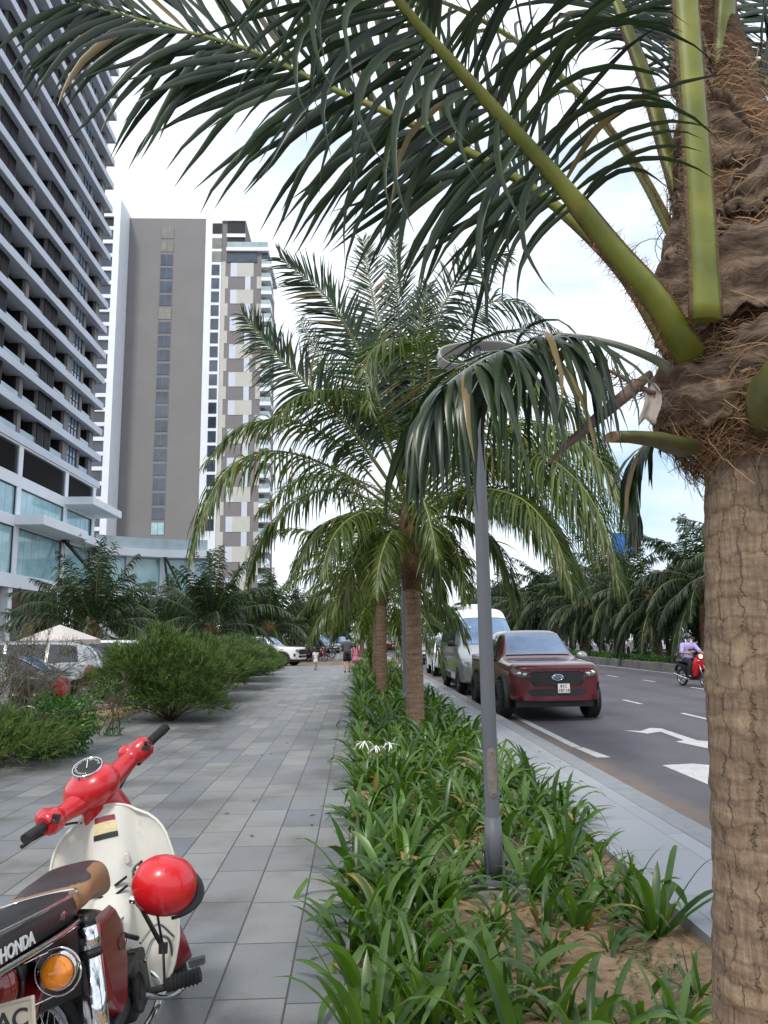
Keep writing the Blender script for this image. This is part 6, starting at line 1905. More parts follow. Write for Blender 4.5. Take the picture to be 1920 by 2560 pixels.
def box_car(name, kind, x, y, rz, label, cat, pm, z=ROAD_Z, plate=None, group=None, st=None, r=.34, wb=(.85, 3.5), ws=None, wins=None, rear=None, tail=(3.6, 6.2), bowr=.12, headv=(4.9, 5.7)):
    e = empty(name, (x, y, z), rz, label, cat, group)
    c = Car(st, .22, bowr)
    c.body('body', pm, e, 70)
    W_ = c.W
    for sd in (1, -1):
        for q in wins:
            b = MB(); b.grid(c.patch(q, (8, 5), .008, sd)); b.build('side_window', M['carglass'], e, fixn=True)
        for yy in wb:
            arch(e, c, W_ - .01, yy, r * 1.14, sd, pm if cat != 'van' else M['black'], .02); wheel(e, (W_ - .09) * sd, yy, r, .2, sd, M['steel'], 7)
        b = MB(); b.grid(c.patch([(.012, headv[0]), (.42, headv[0] - .1), (.55, headv[1]), (.015, headv[1])], (10, 5), .01, sd)); b.build('headlight', M['lens'], e, fixn=True)
        b = MB(); b.grid(c.patch([(c.L - .32, tail[0] + .5), (c.L - .01, tail[0]), (c.L - .01, tail[1]), (c.L - .2, tail[1])], (6, 6), .012, sd)); b.build('tail_light', M['taillens'], e, fixn=True)
        mirror(e, W_ + .0, ws[0] + .28, c.S([ws[0] + .3], [6.1])[0, 0][2] + .05, sd, pm if cat != 'van' else M['black'])
        handle(e, c, wins[0][1][0] - .15, 5.2, sd, M['chrome'])
    for nm, (ya, yb), sgn in (('windshield', ws, 1), ('rear_window', rear, -1)):
        if ya is None: continue
        b = MB(); rows = []
        for f in np.linspace(0, 1, 9):
            yy = ya + f * (yb - ya); row = []
            for g in np.linspace(-1, 1, 21):
                p = c.S([yy], [np.interp(abs(g), [0, 1], [11, 8.6])])[0, 0]; row.append((math.copysign(p[0], g), p[1] - .01 * sgn, p[2] + .01))
            rows.append(row)
        b.grid(rows); b.build(nm, M['windshield'], e)
    zf = c.st[0, 1]; zt = c.st[0, 3]
    b = MB(); c.front(b, [(-.42, zt - .28), (-.38, zt - .14), (.38, zt - .14), (.42, zt - .28)], t=.015); b.build('grille', M['black'], e)
    b = MB(); c.front(b, [(-.6, zf + .02), (-.55, zf + .14), (.55, zf + .14), (.6, zf + .02)], t=.015); b.build('lower_intake', M['black'], e)
    zp = c.st[-1, 1]
    b = MB(); c.front(b, [(-.6, zp + .0), (-.6, zp + .12), (.6, zp + .12), (.6, zp + .0)], t=.012, back=True); b.build('rear_bumper_trim', M['black'], e)
    b = MB(); c.front(b, [(-.24, zf + .18), (-.24, zf + .29), (.24, zf + .29), (.24, zf + .18)], t=.02); b.build('number_plate', M['plate'], e)
    b = MB(); zq = (c.st[-1, 1] + c.st[-1, 3]) / 2; c.front(b, [(-.24, zq - .06), (-.24, zq + .06), (.24, zq + .06), (.24, zq - .06)], t=.02, back=True); b.build('number_plate', M['plate'], e)
    b = MB(); b.box(-W_ * .8, W_ * .8, .3, c.L - .3, .16, c.st[3, 1] + .03); b.build('underbody', M['black'], e)
    return e, c


VAN = [(0, .45, .86, .9, .72, .78, .7), (.06, .38, .95, .99, .9, .9, .8), (.45, .34, 1.12, 1.17, .99, .97, .82), (.95, .34, 1.3, 1.36, .99, .98, .84), (1.1, .34, 1.34, 1.46, .99, .98, .83), (1.85, .34, 1.42, 2.16, .99, .98, .78), (2.25, .34, 1.42, 2.52, .99, .98, .74), (2.8, .34, 1.42, 2.6, .99, .98, .74), (5.5, .34, 1.42, 2.6, .99, .98, .74), (5.75, .36, 1.42, 2.55, .98, .97, .73), (5.85, .4, 1.4, 2.45, .95, .95, .72)]
ve, vc = box_car('minibus', 'van', 4.05, 22.4, 0, 'grey and white high roof minibus parked behind the red pickup', 'van', M['silver_paint'], st=VAN, r=.35, wb=(1.0, 4.6), ws=(1.13, 1.95), rear=(None, None),
                 wins=[[(1.75, 6.15), (2.6, 6.15), (2.6, 7.6), (2.1, 7.6)], [(2.7, 6.15), (3.8, 6.15), (3.8, 7.7), (2.7, 7.7)], [(3.85, 6.15), (5.5, 6.15), (5.5, 7.7), (3.85, 7.7)]], bowr=.04)
for sd in (1, -1):
    b = MB(); b.grid(vc.patch([(2.75, 2.4), (4.1, 2.4), (4.1, 3.3), (2.75, 3.3)], (8, 3), .012, sd)); b.build('side_trim', M['black'], ve, fixn=True)
b = MB(); b.box(-.5, .5, 3.2, 4.4, 2.61, 2.78); b.build('roof_unit', M['white_car'], ve, bevel=.05)
# white roof cap of the minibus
b = MB(); rows = []
for yy in np.linspace(1.98, 5.7, 16):
    rows.append([(math.copysign(1, g) * vc.S([yy], [np.interp(abs(g), [0, 1], [11, 8.25])])[0, 0][0] * (1.0 if True else 0), yy - .012, vc.S([yy], [np.interp(abs(g), [0, 1], [11, 8.25])])[0, 0][2] + .012) for g in np.linspace(-1, 1, 25)])
b.grid(rows); b.build('roof_cap', M['white_car'], ve)
text_mesh('46 58', .1, M['plate'], 'windshield_text', ve, Matrix.Translation((-.55, 1.62, 2.0)) @ Matrix.Rotation(rad(48), 4, 'X'), .001, .001)
SUV = [(0, .48, .9, .92, .66, .72, .62), (.05, .4, .96, 1.0, .86, .84, .72), (.4, .36, 1.03, 1.08, .93, .9, .78), (1.15, .36, 1.1, 1.16, .93, .91, .8), (1.3, .36, 1.12, 1.22, .93, .91, .77), (1.95, .36, 1.15, 1.7, .93, .91, .66), (2.3, .36, 1.16, 1.76, .93, .91, .65), (3.6, .36, 1.17, 1.74, .93, .91, .65), (4.3, .38, 1.18, 1.62, .92, .9, .64), (4.6, .42, 1.12, 1.3, .9, .88, .66), (4.7, .5, 1.05, 1.08, .84, .82, .7)]
WSU = [[(1.65, 6.2), (2.5, 6.2), (2.5, 8.1), (2.08, 8.1)], [(2.57, 6.2), (3.4, 6.2), (3.4, 8.1), (2.57, 8.1)], [(3.47, 6.2), (4.15, 6.3), (4.0, 8.0), (3.47, 8.1)]]
box_car('parked_car', 'suv', 4.3, 33.2, 0, 'white sport utility car parked behind the minibus at the kerb', 'car', M['white_car'], st=SUV, r=.36, wb=(.9, 3.65), ws=(1.33, 2.0), rear=(4.28, 4.58), wins=WSU)
box_car('parked_car', 'suv', 4.25, 47.5, 0, 'pale silver car far along the kerb, just right of the full palm trunk', 'car', M['silver_paint'], st=SUV, r=.36, wb=(.9, 3.65), ws=(1.33, 2.0), rear=(4.28, 4.58), wins=WSU)
box_car('parked_car', 'suv', 4.25, 86.0, 0, 'dark red car far down the road, seen left of the full palm trunk', 'car', M['red_paint'], st=SUV, r=.36, wb=(.9, 3.65), ws=(1.33, 2.0), rear=(4.28, 4.58), wins=WSU)
# across the median
for i, (x, y, pm, lab) in enumerate(((21.5, 47, 'grey_paint', 'grey car on the far carriageway just left of the rider'), (21.3, 58, 'white_car', 'white car on the far carriageway, seen between median palms right of the pickup'))):
    box_car('distant_car', 'suv', x, y, PI, lab, 'car', M[pm], st=SUV, r=.36, wb=(.9, 3.65), ws=(1.33, 2.0), rear=(4.28, 4.58), wins=WSU)
# parking lot at left
SED = [(0, .42, .72, .74, .6, .66, .56), (.05, .32, .78, .82, .82, .8, .66), (.5, .26, .86, .92, .89, .86, .74), (1.2, .24, .93, .99, .9, .88, .76), (1.35, .24, .95, 1.04, .9, .88, .74), (2.1, .24, .98, 1.42, .9, .88, .6), (2.6, .24, .99, 1.47, .9, .88, .59), (3.3, .24, 1.0, 1.42, .9, .88, .6), (3.95, .26, 1.0, 1.1, .89, .87, .7), (4.4, .32, .98, 1.02, .87, .85, .76), (4.5, .42, .92, .95, .8, .78, .68)]
WSE = [[(1.72, 6.2), (2.5, 6.2), (2.5, 8.1), (2.15, 8.1)], [(2.57, 6.2), (3.35, 6.2), (3.15, 8.1), (2.57, 8.1)]]
MPV = [(0, .44, .82, .84, .62, .7, .6), (.05, .34, .9, .95, .84, .82, .7), (.5, .28, .99, 1.06, .9, .88, .74), (1.0, .26, 1.05, 1.14, .9, .88, .76), (1.8, .26, 1.08, 1.6, .9, .88, .64), (2.3, .26, 1.08, 1.7, .9, .88, .63), (3.6, .26, 1.1, 1.68, .9, .88, .62), (4.1, .3, 1.1, 1.55, .89, .87, .62), (4.35, .36, 1.06, 1.25, .87, .85, .66), (4.42, .44, 1.0, 1.05, .82, .8, .7)]
WMP = [[(1.4, 6.2), (2.3, 6.2), (2.3, 8.1), (1.9, 8.1)], [(2.37, 6.2), (3.2, 6.2), (3.2, 8.1), (2.37, 8.1)], [(3.27, 6.25), (3.95, 6.35), (3.85, 7.9), (3.27, 8.1)]]
gpk = 'cars in the parking lot'
def park(tx, Y, rz, *a, **k):
    """tail near x=tx, nose away from the walkway"""
    L_ = k['st'][-1][0]
    return box_car('parked_car', 'x', tx - L_ * math.sin(-rz), Y - L_ * math.cos(rz), rz, *a, z=-.06, group=gpk, **k)
park(-5.75, 12.9, rad(-82), 'white car with red tail lamp at the left frame edge behind the bare shrub', 'car', M['white_car'], st=MPV, r=.33, wb=(.85, 3.5), ws=(1.05, 1.85), rear=(4.08, 4.34), wins=WMP)
park(-5.45, 15.7, rad(-80), 'dark glossy sedan parked behind the leafy shrub', 'car', M['dark_paint'], st=SED, r=.31, wb=(.85, 3.45), ws=(1.38, 2.1), rear=(3.32, 3.92), wins=WSE)
park(-6.1, 19.0, rad(-78), 'silver people carrier parked beyond the dark sedan, beside the parasol', 'car', M['silver_paint'], st=MPV, r=.33, wb=(.85, 3.5), ws=(1.05, 1.85), rear=(4.08, 4.34), wins=WMP)
park(-6.0, 24.0, rad(-80), 'pale car whose roof shows above the largest hedge bush', 'car', M['white_car'], st=MPV, r=.33, wb=(.85, 3.5), ws=(1.05, 1.85), rear=(4.08, 4.34), wins=WMP)
q = at(755, 1650, 47.5)
pickup('pickup_truck', q.x, 48.3, rad(72), 'white pickup truck nosing out past the end of the hedge', M['white_car'], emblem=False, plate_txt=None)
for px, Y, pm, lab in ((838, 78, 'silver_paint', 'far silver car beyond the parked motorbikes'), (880, 88, 'blue_paint', 'far blue car straight beyond the walking man'), (805, 84, 'grey_paint', 'far grey car left of the blue one, behind the motorbikes')):
    q = at(px, 1610, Y); box_car('distant_car', 'x', q.x, Y, rad(35), lab, 'car', M[pm], z=-.1, st=SUV, r=.36, wb=(.9, 3.65), ws=(1.33, 2.0), rear=(4.28, 4.58), wins=WSU)
# ------------------------------------------------------------------ the red and white underbone motorbike in the foreground
M['bike_red'] = mat('bright_red_plastic', (.52, .008, .016), .3, var=.1, scale=5, coat=.5, dirt=.15, dirtcol=(.25, .03, .03))
M['bike_maroon'] = mat('deep_red_paint', (.2, .006, .014), .3, var=.15, scale=6, coat=.5, dirt=.3, dirtcol=(.06, .02, .02))
M['helmet_red'] = mat('helmet_red', (.58, .01, .016), .3, var=.06, scale=7, coat=.45, dirt=.12, dirtcol=(.3, .03, .03))
M['cream_plastic'] = mat('cream_plastic', (.62, .6, .54), .42, var=.06, scale=5, dirt=.4, dirtcol=(.33, .29, .23), coat=.15)
M['seat_tan'] = mat('tan_vinyl', (.27, .135, .055), .5, var=.12, scale=9, bump=.15, bscale=160)
M['seat_dark'] = mat('dark_brown_vinyl', (.035, .024, .028), .42, var=.2, scale=9, bump=.15, bscale=160)
M['seat_black'] = mat('black_vinyl', (.013, .013, .016), .38, var=.3, scale=9, bump=.15, bscale=160)
M['amber'] = mat('amber_lens', (.75, .22, .01), .15, var=.25, scale=30, coat=1, emit=.12)
M['cast'] = mat('cast_aluminium', (.035, .034, .034), .55, .5, var=.35, scale=20, dirt=.7, dirtcol=(.03, .022, .015))
M['tanplate'] = mat('worn_plate', (.55, .48, .36), .6, var=.1, scale=12, dirt=.4)
BK = empty('motorbike', (-.895, 3.18, .0), rad(2), 'red and white underbone motorbike with tan seat parked on the paving at lower left', 'motorbike')
BK.rotation_euler = (0, rad(-12), rad(2)); BK.scale = (1.05, 1.05, 1.05)
# steering: a pivot frame worked out by hand so each part can be baked into bike space
STEER2 = None
AX0 = Vector((0, .38, .93)); AXD = Vector((0, -math.sin(rad(25)), math.cos(rad(25))))
STEER = Matrix.Translation(AX0) @ Matrix.Rotation(rad(52), 4, AXD) @ Matrix.Translation(-AX0)


def wh_build(b, *a, **k):
    b.v = [tuple(STEER2 @ Vector(p)) for p in b.v]
    return b.build(*a, **k)


STEER2 = Matrix.Translation(AX0) @ Matrix.Rotation(rad(30), 4, AXD) @ Matrix.Translation(-AX0)


def st_build(b, *a, **k):
    b.v = [tuple(STEER @ Vector(p)) for p in b.v]
    return b.build(*a, **k)


def hb_build(b, *a, **k):
    b.v = [(p[0] * .93 - .02, p[1] + .03, p[2] - .03) for p in b.v]
    return st_build(b, *a, **k)


def zbar(x): return .985 + .035 * min(abs(x) / .3, 1.3) ** 1.1
def ybar(x): return .36 - .08 * (abs(x) / .38) ** 2


b = MB()
xs_ = np.linspace(-.30, .30, 41)
rad_ = np.interp(np.abs(xs_), [0, .05, .1, .16, .21, .225, .245, .29, .30], [.07, .069, .058, .042, .035, .045, .05, .047, .034])
fl_ = [(np.interp(abs(x), [0, .1, .2, .3], [.72, .8, 1, 1.0]), np.interp(abs(x), [0, .1, .2, .3], [1.15, 1.0, .9, .95])) for x in xs_]
b.tube([(x, ybar(x) + .0, zbar(x)) for x in xs_], list(rad_), 22, flat=fl_, up=(0, 0, 1))
b.ell((-.01, .375, 1.012), (.125, .135, .088), 30, 18)
neck = [(0, .375, .99), (0, .385, .95), (0, .395, .91), (0, .41, .87), (0, .43, .82)]
b.tube(neck, [.085, .09, .098, .105, .11], 24, flat=[(.8, 1.05), (.75, 1.08), (.7, 1.1), (.6, 1.15), (.5, 1.2)], up=(0, 1, 0))
for sx in (1, -1): b.ell((sx * .235, .40, zbar(.24) + .015), (.04, .05, .04), 14, 10)
hb_build(b, 'handlebar_cover', M['bike_red'], BK)
# dial
dt = Matrix.Translation((-.012, .312, 1.1)) @ Matrix.Rotation(rad(33), 4, 'X')
b = MB(); b.lathe([(.001, .002), (.058, .002), (.06, .0)], n=36); b.v = [tuple(dt @ Vector((p[0] * 1.12, p[1] * .95, p[2]))) for p in b.v]
dial = hb_build(b, 'speedometer', M['black'], BK)
b = MB(); b.lathe([(.058, -.03), (.0605, .0), (.059, .005), (.0565, .002)], n=40); b.v = [tuple(dt @ Vector((p[0] * 1.12, p[1] * .95, p[2]))) for p in b.v]
hb_build(b, 'dial_rim', M['chrome'], dial)
b = MB()
for k in range(25):
    a = rad(-40 + 260 * k / 24); l = .012 if k % 3 == 0 else .007
    b.obox((math.cos(a) * .05, math.sin(a) * .045, .0045), (l, .0022, .001), Matrix.Rotation(a, 3, 'Z'))
b.obox((.012, .012, .006), (.06, .003, .001), Matrix.Rotation(rad(42), 3, 'Z'))
b.v = [tuple(dt @ Vector(p)) for p in b.v]; hb_build(b, 'dial_marks', M['plate'], dial)
for sx in (1, -1):
    b = MB()
    b.tube([(sx * x, ybar(x), zbar(x)) for x in (.295, .31, .36, .40, .405)], [.0195, .0185, .0185, .0185, .0205], 16)
    for x in np.linspace(.315, .395, 14): b.lathe([(.0185, -.0015), (.0198, 0), (.0185, .0015)], (sx * x, ybar(x), zbar(x)), 14, axis='X')
    hb_build(b, 'grip', M['grip'], BK)
    b = MB(); b.tube([(sx * .262, ybar(.26) - .0, zbar(.26) + .0), (sx * .262, ybar(.26) - .049, zbar(.26) + .004)], [.03, .021], 4, flat=(1, 1.4)); b.tube([(sx * .262, ybar(.26) - .045, zbar(.26) + .016), (sx * .262, ybar(.26) - .056, zbar(.26) + .018)], [.01, .009], 4, m=0)
    hb_build(b, 'switch', M['black'], BK)
    b = MB(); b.tube([(sx * .25, ybar(.25) + .03, zbar(.25) - .035), (sx * .29, ybar(.29) + .05, zbar(.29) - .03), (sx * .36, ybar(.36) + .045, zbar(.36) - .025), (sx * .415, ybar(.4) + .035, zbar(.4) - .02)], [.009, .007, .006, .008], 8)
    b.tube([(sx * .22, ybar(.25) + .02, zbar(.25) - .04), (sx * .26, ybar(.25) + .03, zbar(.25) - .04)], [.014, .014], 8)
    hb_build(b, 'brake_lever', M['dark_metal'], BK)
    b = MB(); b.tube(spline([(sx * .26, ybar(.25) + .02, zbar(.25) - .045), (sx * .22, ybar(.2) + .03, .97), (sx * .13, .41, .93), (sx * .07, .42, .88)], 14), .0048, 7); hb_build(b, 'cable', M['black'], BK)
# leg shield: curved cream sheet with a raised spine
def shield(u, v):
    hw = np.interp(v, [0, .06, .15, .3, .55, .75, .9, 1], [.12, .185, .225, .25, .25, .235, .2, .13])
    z = .885 - .70 * v + .02 * (abs(u) ** 2) * (1 - v) * -2.2
    x = u * hw
    yc = np.interp(v, [0, .2, .45, .7, .85, 1], [.335, .315, .28, .25, .24, .25])
    sp = math.exp(-(abs(x) / .088) ** 4)
    y = yc - sp * np.interp(v, [0, .15, .5, .8, 1], [.03, .055, .09, .13, .16]) - .10 * abs(u) ** 2.5 * (.35 + .65 * v) + .03
    return (x, y, z)


rows = [[shield(u, v) for u in np.linspace(-1, 1, 61)] for v in np.linspace(0, 1, 50)]
b = MB(); b.grid(rows); sh_ = b.build('leg_shield', M['cream_plastic'], BK, solid=.006)
b = MB(); edge = [shield(-1, v) for v in np.linspace(1, 0, 24)] + [shield(u, 0) for u in np.linspace(-1, 1, 20)][1:-1] + [shield(1, v) for v in np.linspace(0, 1, 24)]
b.tube(edge, .0065, 7); b.build('shield_edge', M['cream_plastic'], sh_)
# cream tunnel that runs from the spine back to the seat
b = MB()
Tn = []
for f in np.linspace(0, 1, 16):
    y = .24 - .44 * f; z = np.interp(f, [0, .25, .6, 1], [.6, .5, .49, .58]); w_ = np.interp(f, [0, .4, 1], [.075, .085, .1]); hgt = np.interp(f, [0, .5, 1], [.34, .22, .2])
    Tn.append([(math.sin(t) * w_ * (1.0 if abs(t) < 1.6 else 1), y, z - hgt + hgt * max(math.cos(t * .5), 0) ** .6) for t in np.linspace(-PI, PI, 25)])
b.grid(Tn); b.build('centre_tunnel', M['cream_plastic'], BK)
b = MB()
for sx in (1, -1):
    for k in range(2):
        p = shield(sx * .2, .40 + .045 * k); b = MB()
        b.obox((sx * .047, p[1] - .024, p[2]), (.055, .01, .009), Matrix.Rotation(rad(-24 * sx), 3, 'Y'))
        b.build('vent_slot', M['black'], sh_)
def decal(name, u0, u1, v0, v1, cols, off=.0055):
    for k, m in enumerate(cols):
        va = v0 + (v1 - v0) * k / len(cols); vb = v0 + (v1 - v0) * (k + 1) / len(cols)
        rows = []
        for v in np.linspace(va, vb, 4): rows.append([(q[0], q[1] - off, q[2] + .001) for q in (shield(u, v) for u in np.linspace(u0, u1, 8))])
        bb = MB(); bb.grid(rows); bb.build(name, M[m], sh_)
M['cream_ink'] = mat('pale_label', (.62, .52, .3), .5, var=.15, scale=60)
decal('sticker', -.24, .2, .055, .175, ['bike_maroon', 'cream_ink', 'cream_ink', 'black'])
b = MB(); b.tube([shield(.27, .30), tuple(np.array(shield(.27, .30)) + np.array([.004, -.02, 0]))], [.017, .013], 10, flat=(1.5, .8)); b.build('lock_cover', M['cream_plastic'], sh_)
b = MB(); p = np.array(shield(.36, .42)); b.tube([p, p + (0, -.03, .0), p + (.0, -.045, .02)], [.008, .008, .005], 8)
p2 = np.array(shield(.5, .40)); b.tube([p2, p2 + (0, -.035, -.01), p2 + (.0, -.05, .05)], [.008, .007, .006], 8); b.build('bag_hook', M['steel'], sh_)
b = MB(); p = np.array(shield(-.36, .42)); b.tube([p, p + (0, -.03, .0), p + (.0, -.045, .02)], [.008, .008, .005], 8); b.build('bag_hook', M['steel'], sh_)
b = MB(); b.tube(spline([shield(.22, .38), tuple(np.array(shield(.24, .55)) - np.array([0, .012, 0])), (.06, .05, .5), (.07, -.06, .5)], 16), .003, 6); b.build('cable', mat('blue_cable', (.1, .12, .3), .5), BK)
# small script mark on the tunnel
text_mesh('cub', .045, M['bike_maroon'], 'tunnel_script', BK, Matrix.Translation((.02, .085, .513)) @ Matrix.Rotation(rad(20), 4, 'X') @ Matrix.Shear('XY', 4, (.3, 0)) if False else Matrix.Translation((.02, .085, .518)) @ Matrix.Rotation(rad(25), 4, 'X'), .001, .001)
# front wheel, fork and mudguard turn with the bars
def spoke_wheel(y, turn=False):
    b = MB(); r = .275
    b.lathe([(r - .05, -.024), (r - .02, -.034), (r - .004, -.022), (r, 0), (r - .004, .022), (r - .02, .034), (r - .05, .024), (r - .05, -.024)], (0, y, r), 48, axis='X')
    for k in range(48):
        a = 2 * PI * k / 48; b.obox((.012 * (-1) ** k, y + math.cos(a) * (r - .002), r + math.sin(a) * (r - .002)), (.022, .012, .008), Matrix.Rotation(a - PI / 2, 3, 'X'))
    w_ = (wh_build if turn else (lambda bb, *q: bb.build(*q)))(b, 'wheel', M['rubber'], BK)
    b = MB(); b.lathe([(r - .05, -.02), (r - .066, -.012), (r - .066, .012), (r - .05, .02)], (0, y, r), 48, axis='X')
    b.lathe([(.001, -.05), (.055, -.05), (.06, -.03), (.06, .03), (.055, .05), (.001, .05)], (0, y, r), 24, axis='X')
    (wh_build if turn else (lambda bb, *q: bb.build(*q)))(b, 'rim', M['chrome'], w_)
    b = MB()
    for k in range(36):
        a = 2 * PI * k / 36; a2 = a + (.35 if k % 2 else -.35)
        b.tube([(.035 * (-1) ** (k // 2), y + .055 * math.cos(a2), r + .055 * math.sin(a2)), (0, y + (r - .06) * math.cos(a), r + (r - .06) * math.sin(a))], .0016, 4)
    (wh_build if turn else (lambda bb, *q: bb.build(*q)))(b, 'spokes', M['chrome'], w_)


spoke_wheel(-.60); spoke_wheel(.64, True)
b = MB()
rows = []
for t in np.linspace(rad(15), rad(200), 26):
    rows.append([(.055 * math.sin(s_), .64 + (.30 + .022 * math.cos(s_)) * math.cos(t), .275 + (.30 + .022 * math.cos(s_)) * math.sin(t)) for s_ in np.linspace(-1.9, 1.9, 13)])
b.grid(rows); wh_build(b, 'front_mudguard', M['bike_maroon'], BK, solid=.003)
b = MB()
for sx in (1, -1): b.tube([(sx * .06, .44, .80), (sx * .062, .56, .5), (sx * .062, .62, .3)], [.03, .028, .022], 12, flat=(1, .8))
wh_build(b, 'fork', M['bike_maroon'], BK)
# body: under-seat, side covers, rear mudguard
b = MB()
rows = []
for f in np.linspace(0, 1, 14):
    y = -.08 - .62 * f; w_ = np.interp(f, [0, .15, .6, 1], [.085, .105, .1, .07]); zt = np.interp(f, [0, .3, 1], [.60, .665, .70]); zb = np.interp(f, [0, .4, 1], [.36, .42, .52])
    rows.append([(w_ * math.copysign(abs(math.sin(t)) ** .55, math.sin(t)), y, (zt + zb) / 2 + (zt - zb) / 2 * math.copysign(abs(math.cos(t)) ** .55, math.cos(t))) for t in np.linspace(0, 2 * PI, 29)[:-1]])
b.grid(rows, 0, True, closed=True); b.build('rear_body', M['black'], BK)
for sx in (1, -1):
    b = MB(); poly = [(-.10, .555), (-.16, .625), (-.36, .64), (-.40, .58), (-.36, .38), (-.28, .29), (-.20, .30), (-.12, .42)]
    n = len(poly)
    V = [(sx * .112, y, z) for y, z in poly] + [(sx * .138, -.25 + (y + .25) * .86, .47 + (z - .47) * .86) for y, z in poly]
    b.add(V, [(i, (i + 1) % n, n + (i + 1) % n, n + i) for i in range(n)] + [tuple(range(n, 2 * n))], 0)
    sc_ = b.build('side_cover', M['bike_maroon'], BK, bevel=.008, fixn=True)
    b = MB(); b.tube([(sx * .1405, -.17 - .05 * math.cos(t), .50 + .022 * math.sin(t)) for t in np.linspace(0, 2 * PI, 25)], .0016, 5); b.build('side_mark', M['black'], sc_)
rows = []
for t in np.linspace(rad(60), rad(178), 20):
    rows.append([(.078 * math.sin(s_), -.60 + (.325 + .028 * math.cos(s_)) * math.cos(t), .275 + (.325 + .028 * math.cos(s_)) * math.sin(t)) for s_ in np.linspace(-2.0, 2.0, 13)])
b = MB(); b.grid(rows); b.build('rear_mudguard', M['bike_maroon'], BK, solid=.003)
# seats
def seat_loft(prof, name, m0, m1, split=.5):
    """prof: y, half width, z bottom, z top"""
    b = MB(); rows = []
    yy = np.linspace(0, 1, 80); P_ = np.array(prof); t0 = np.linspace(0, 1, len(prof))
    for f in yy:
        y, w_, zb, zt = [float(pchip(t0, P_[:, i:i + 1], [f])[0, 0]) for i in range(4)]
        row = []
        for t in np.linspace(-PI / 2, PI * 1.5, 97)[:-1]:
            c, s_ = math.cos(t), math.sin(t)
            row.append((w_ * math.copysign(abs(c) ** .6, c), y, (zb + zt) / 2 + (zt - zb) / 2 * math.copysign(abs(s_) ** .7, s_)))
        rows.append(row)
    b.grid(rows, 0, True, closed=True)
    k = len(rows[0])
    for row, fl in ((rows[0], False), (rows[-1], True)):
        b.add(row, [tuple(range(k)) if fl else tuple(range(k))[::-1]], 0)
    o = b.build(name, [m0, m1], BK, merge=True, fixn=True)
    me = o.data
    zs = {}
    for p in me.polygons:
        c = p.center
        f = np.interp(-c.y, [-P_[0][0], -P_[-1][0]] if P_[0][0] > P_[-1][0] else [0, 1], [0, 1])
        zt = float(pchip(t0, P_[:, 3:4], [f])[0, 0]); zb = float(pchip(t0, P_[:, 2:3], [f])[0, 0])
        if c.z > zb + (zt - zb) * split: p.material_index = 1
    return o


seat = seat_loft([(-.01, .03, .635, .67), (-.05, .09, .63, .715), (-.15, .118, .655, .785), (-.3, .128, .685, .785), (-.4, .132, .69, .765), (-.47, .13, .695, .775), (-.5, .115, .70, .77)], 'front_seat', M['seat_tan'], M['seat_dark'], .94)
pad = seat_loft([(-.43, .07, .685, .735), (-.46, .115, .675, .775), (-.58, .128, .69, .79), (-.72, .13, .71, .81), (-.9, .128, .735, .835), (-1.1, .12, .765, .85), (-1.15, .1, .78, .84)], 'rear_pad', M['seat_black'], M['seat_black'], .6)
for z0, rr in ((.684, .0085), (.767, .0055)):
    b = MB(); b.tube(spline([(-.133, -1.12, z0 + .09), (-.139, -.75, z0 + .035), (-.136, -.53, z0 + .008), (-.1, -.445, z0), (0, -.432, z0), (.1, -.445, z0), (.136, -.53, z0 + .008), (.139, -.75, z0 + .035), (.133, -1.12, z0 + .09)], 60), rr, 8); b.build('chrome_trim', M['chrome'], pad)
text_mesh('HONDA', .044, M['plate'], 'pad_lettering', pad, Matrix.Translation((.1335, -.945, .778)) @ Matrix.Rotation(rad(-8), 4, 'X') @ Matrix.Rotation(PI / 2, 4, 'Z') @ Matrix.Rotation(PI / 2, 4, 'X'), .001, .0012, sx=1.25)
b = MB(); b.prism([(-.035, .0), (-.012, .012), (-.004, .004), (0, .014), (.004, .004), (.012, .012), (.035, .0), (.01, -.004), (0, -.012), (-.01, -.004)], (.1315, -.63, .742), (0, 1, 0), (0, 0, 1), (1, 0, 0), .0022); b.build('wing_mark', M['steel'], pad, fixn=True)
# rear shocks
for sx in (1, -1):
    b = MB(); b.tube([(sx * .15, -.5, .665), (sx * .15, -.512, .60)], [.03, .032], 20); b.tube([(sx * .15, -.514, .585), (sx * .15, -.565, .33)], [.033, .036], 22); b.tube([(sx * .15, -.56, .40), (sx * .15, -.575, .28)], [.038, .038], 22)
    sk = b.build('rear_shock', M['chrome'], BK)
    b = MB(); b.tube([(sx * .15, -.511, .60), (sx * .15, -.515, .582)], [.0335, .0335], 20); b.build('shock_band', M['black'], sk)
    b = MB(); b.tube([(sx * .15, -.495, .70), (sx * .15, -.5, .66)], [.02, .026], 14); b.build('shock_mount', M['black'], sk)
    b = MB(); b.tube([(sx * .1, .05, .3), (sx * .125, -.3, .30), (sx * .135, -.6, .275)], [.026, .024, .026], 10, flat=(1, .7)); b.build('swing_arm', M['dark_metal'], BK)
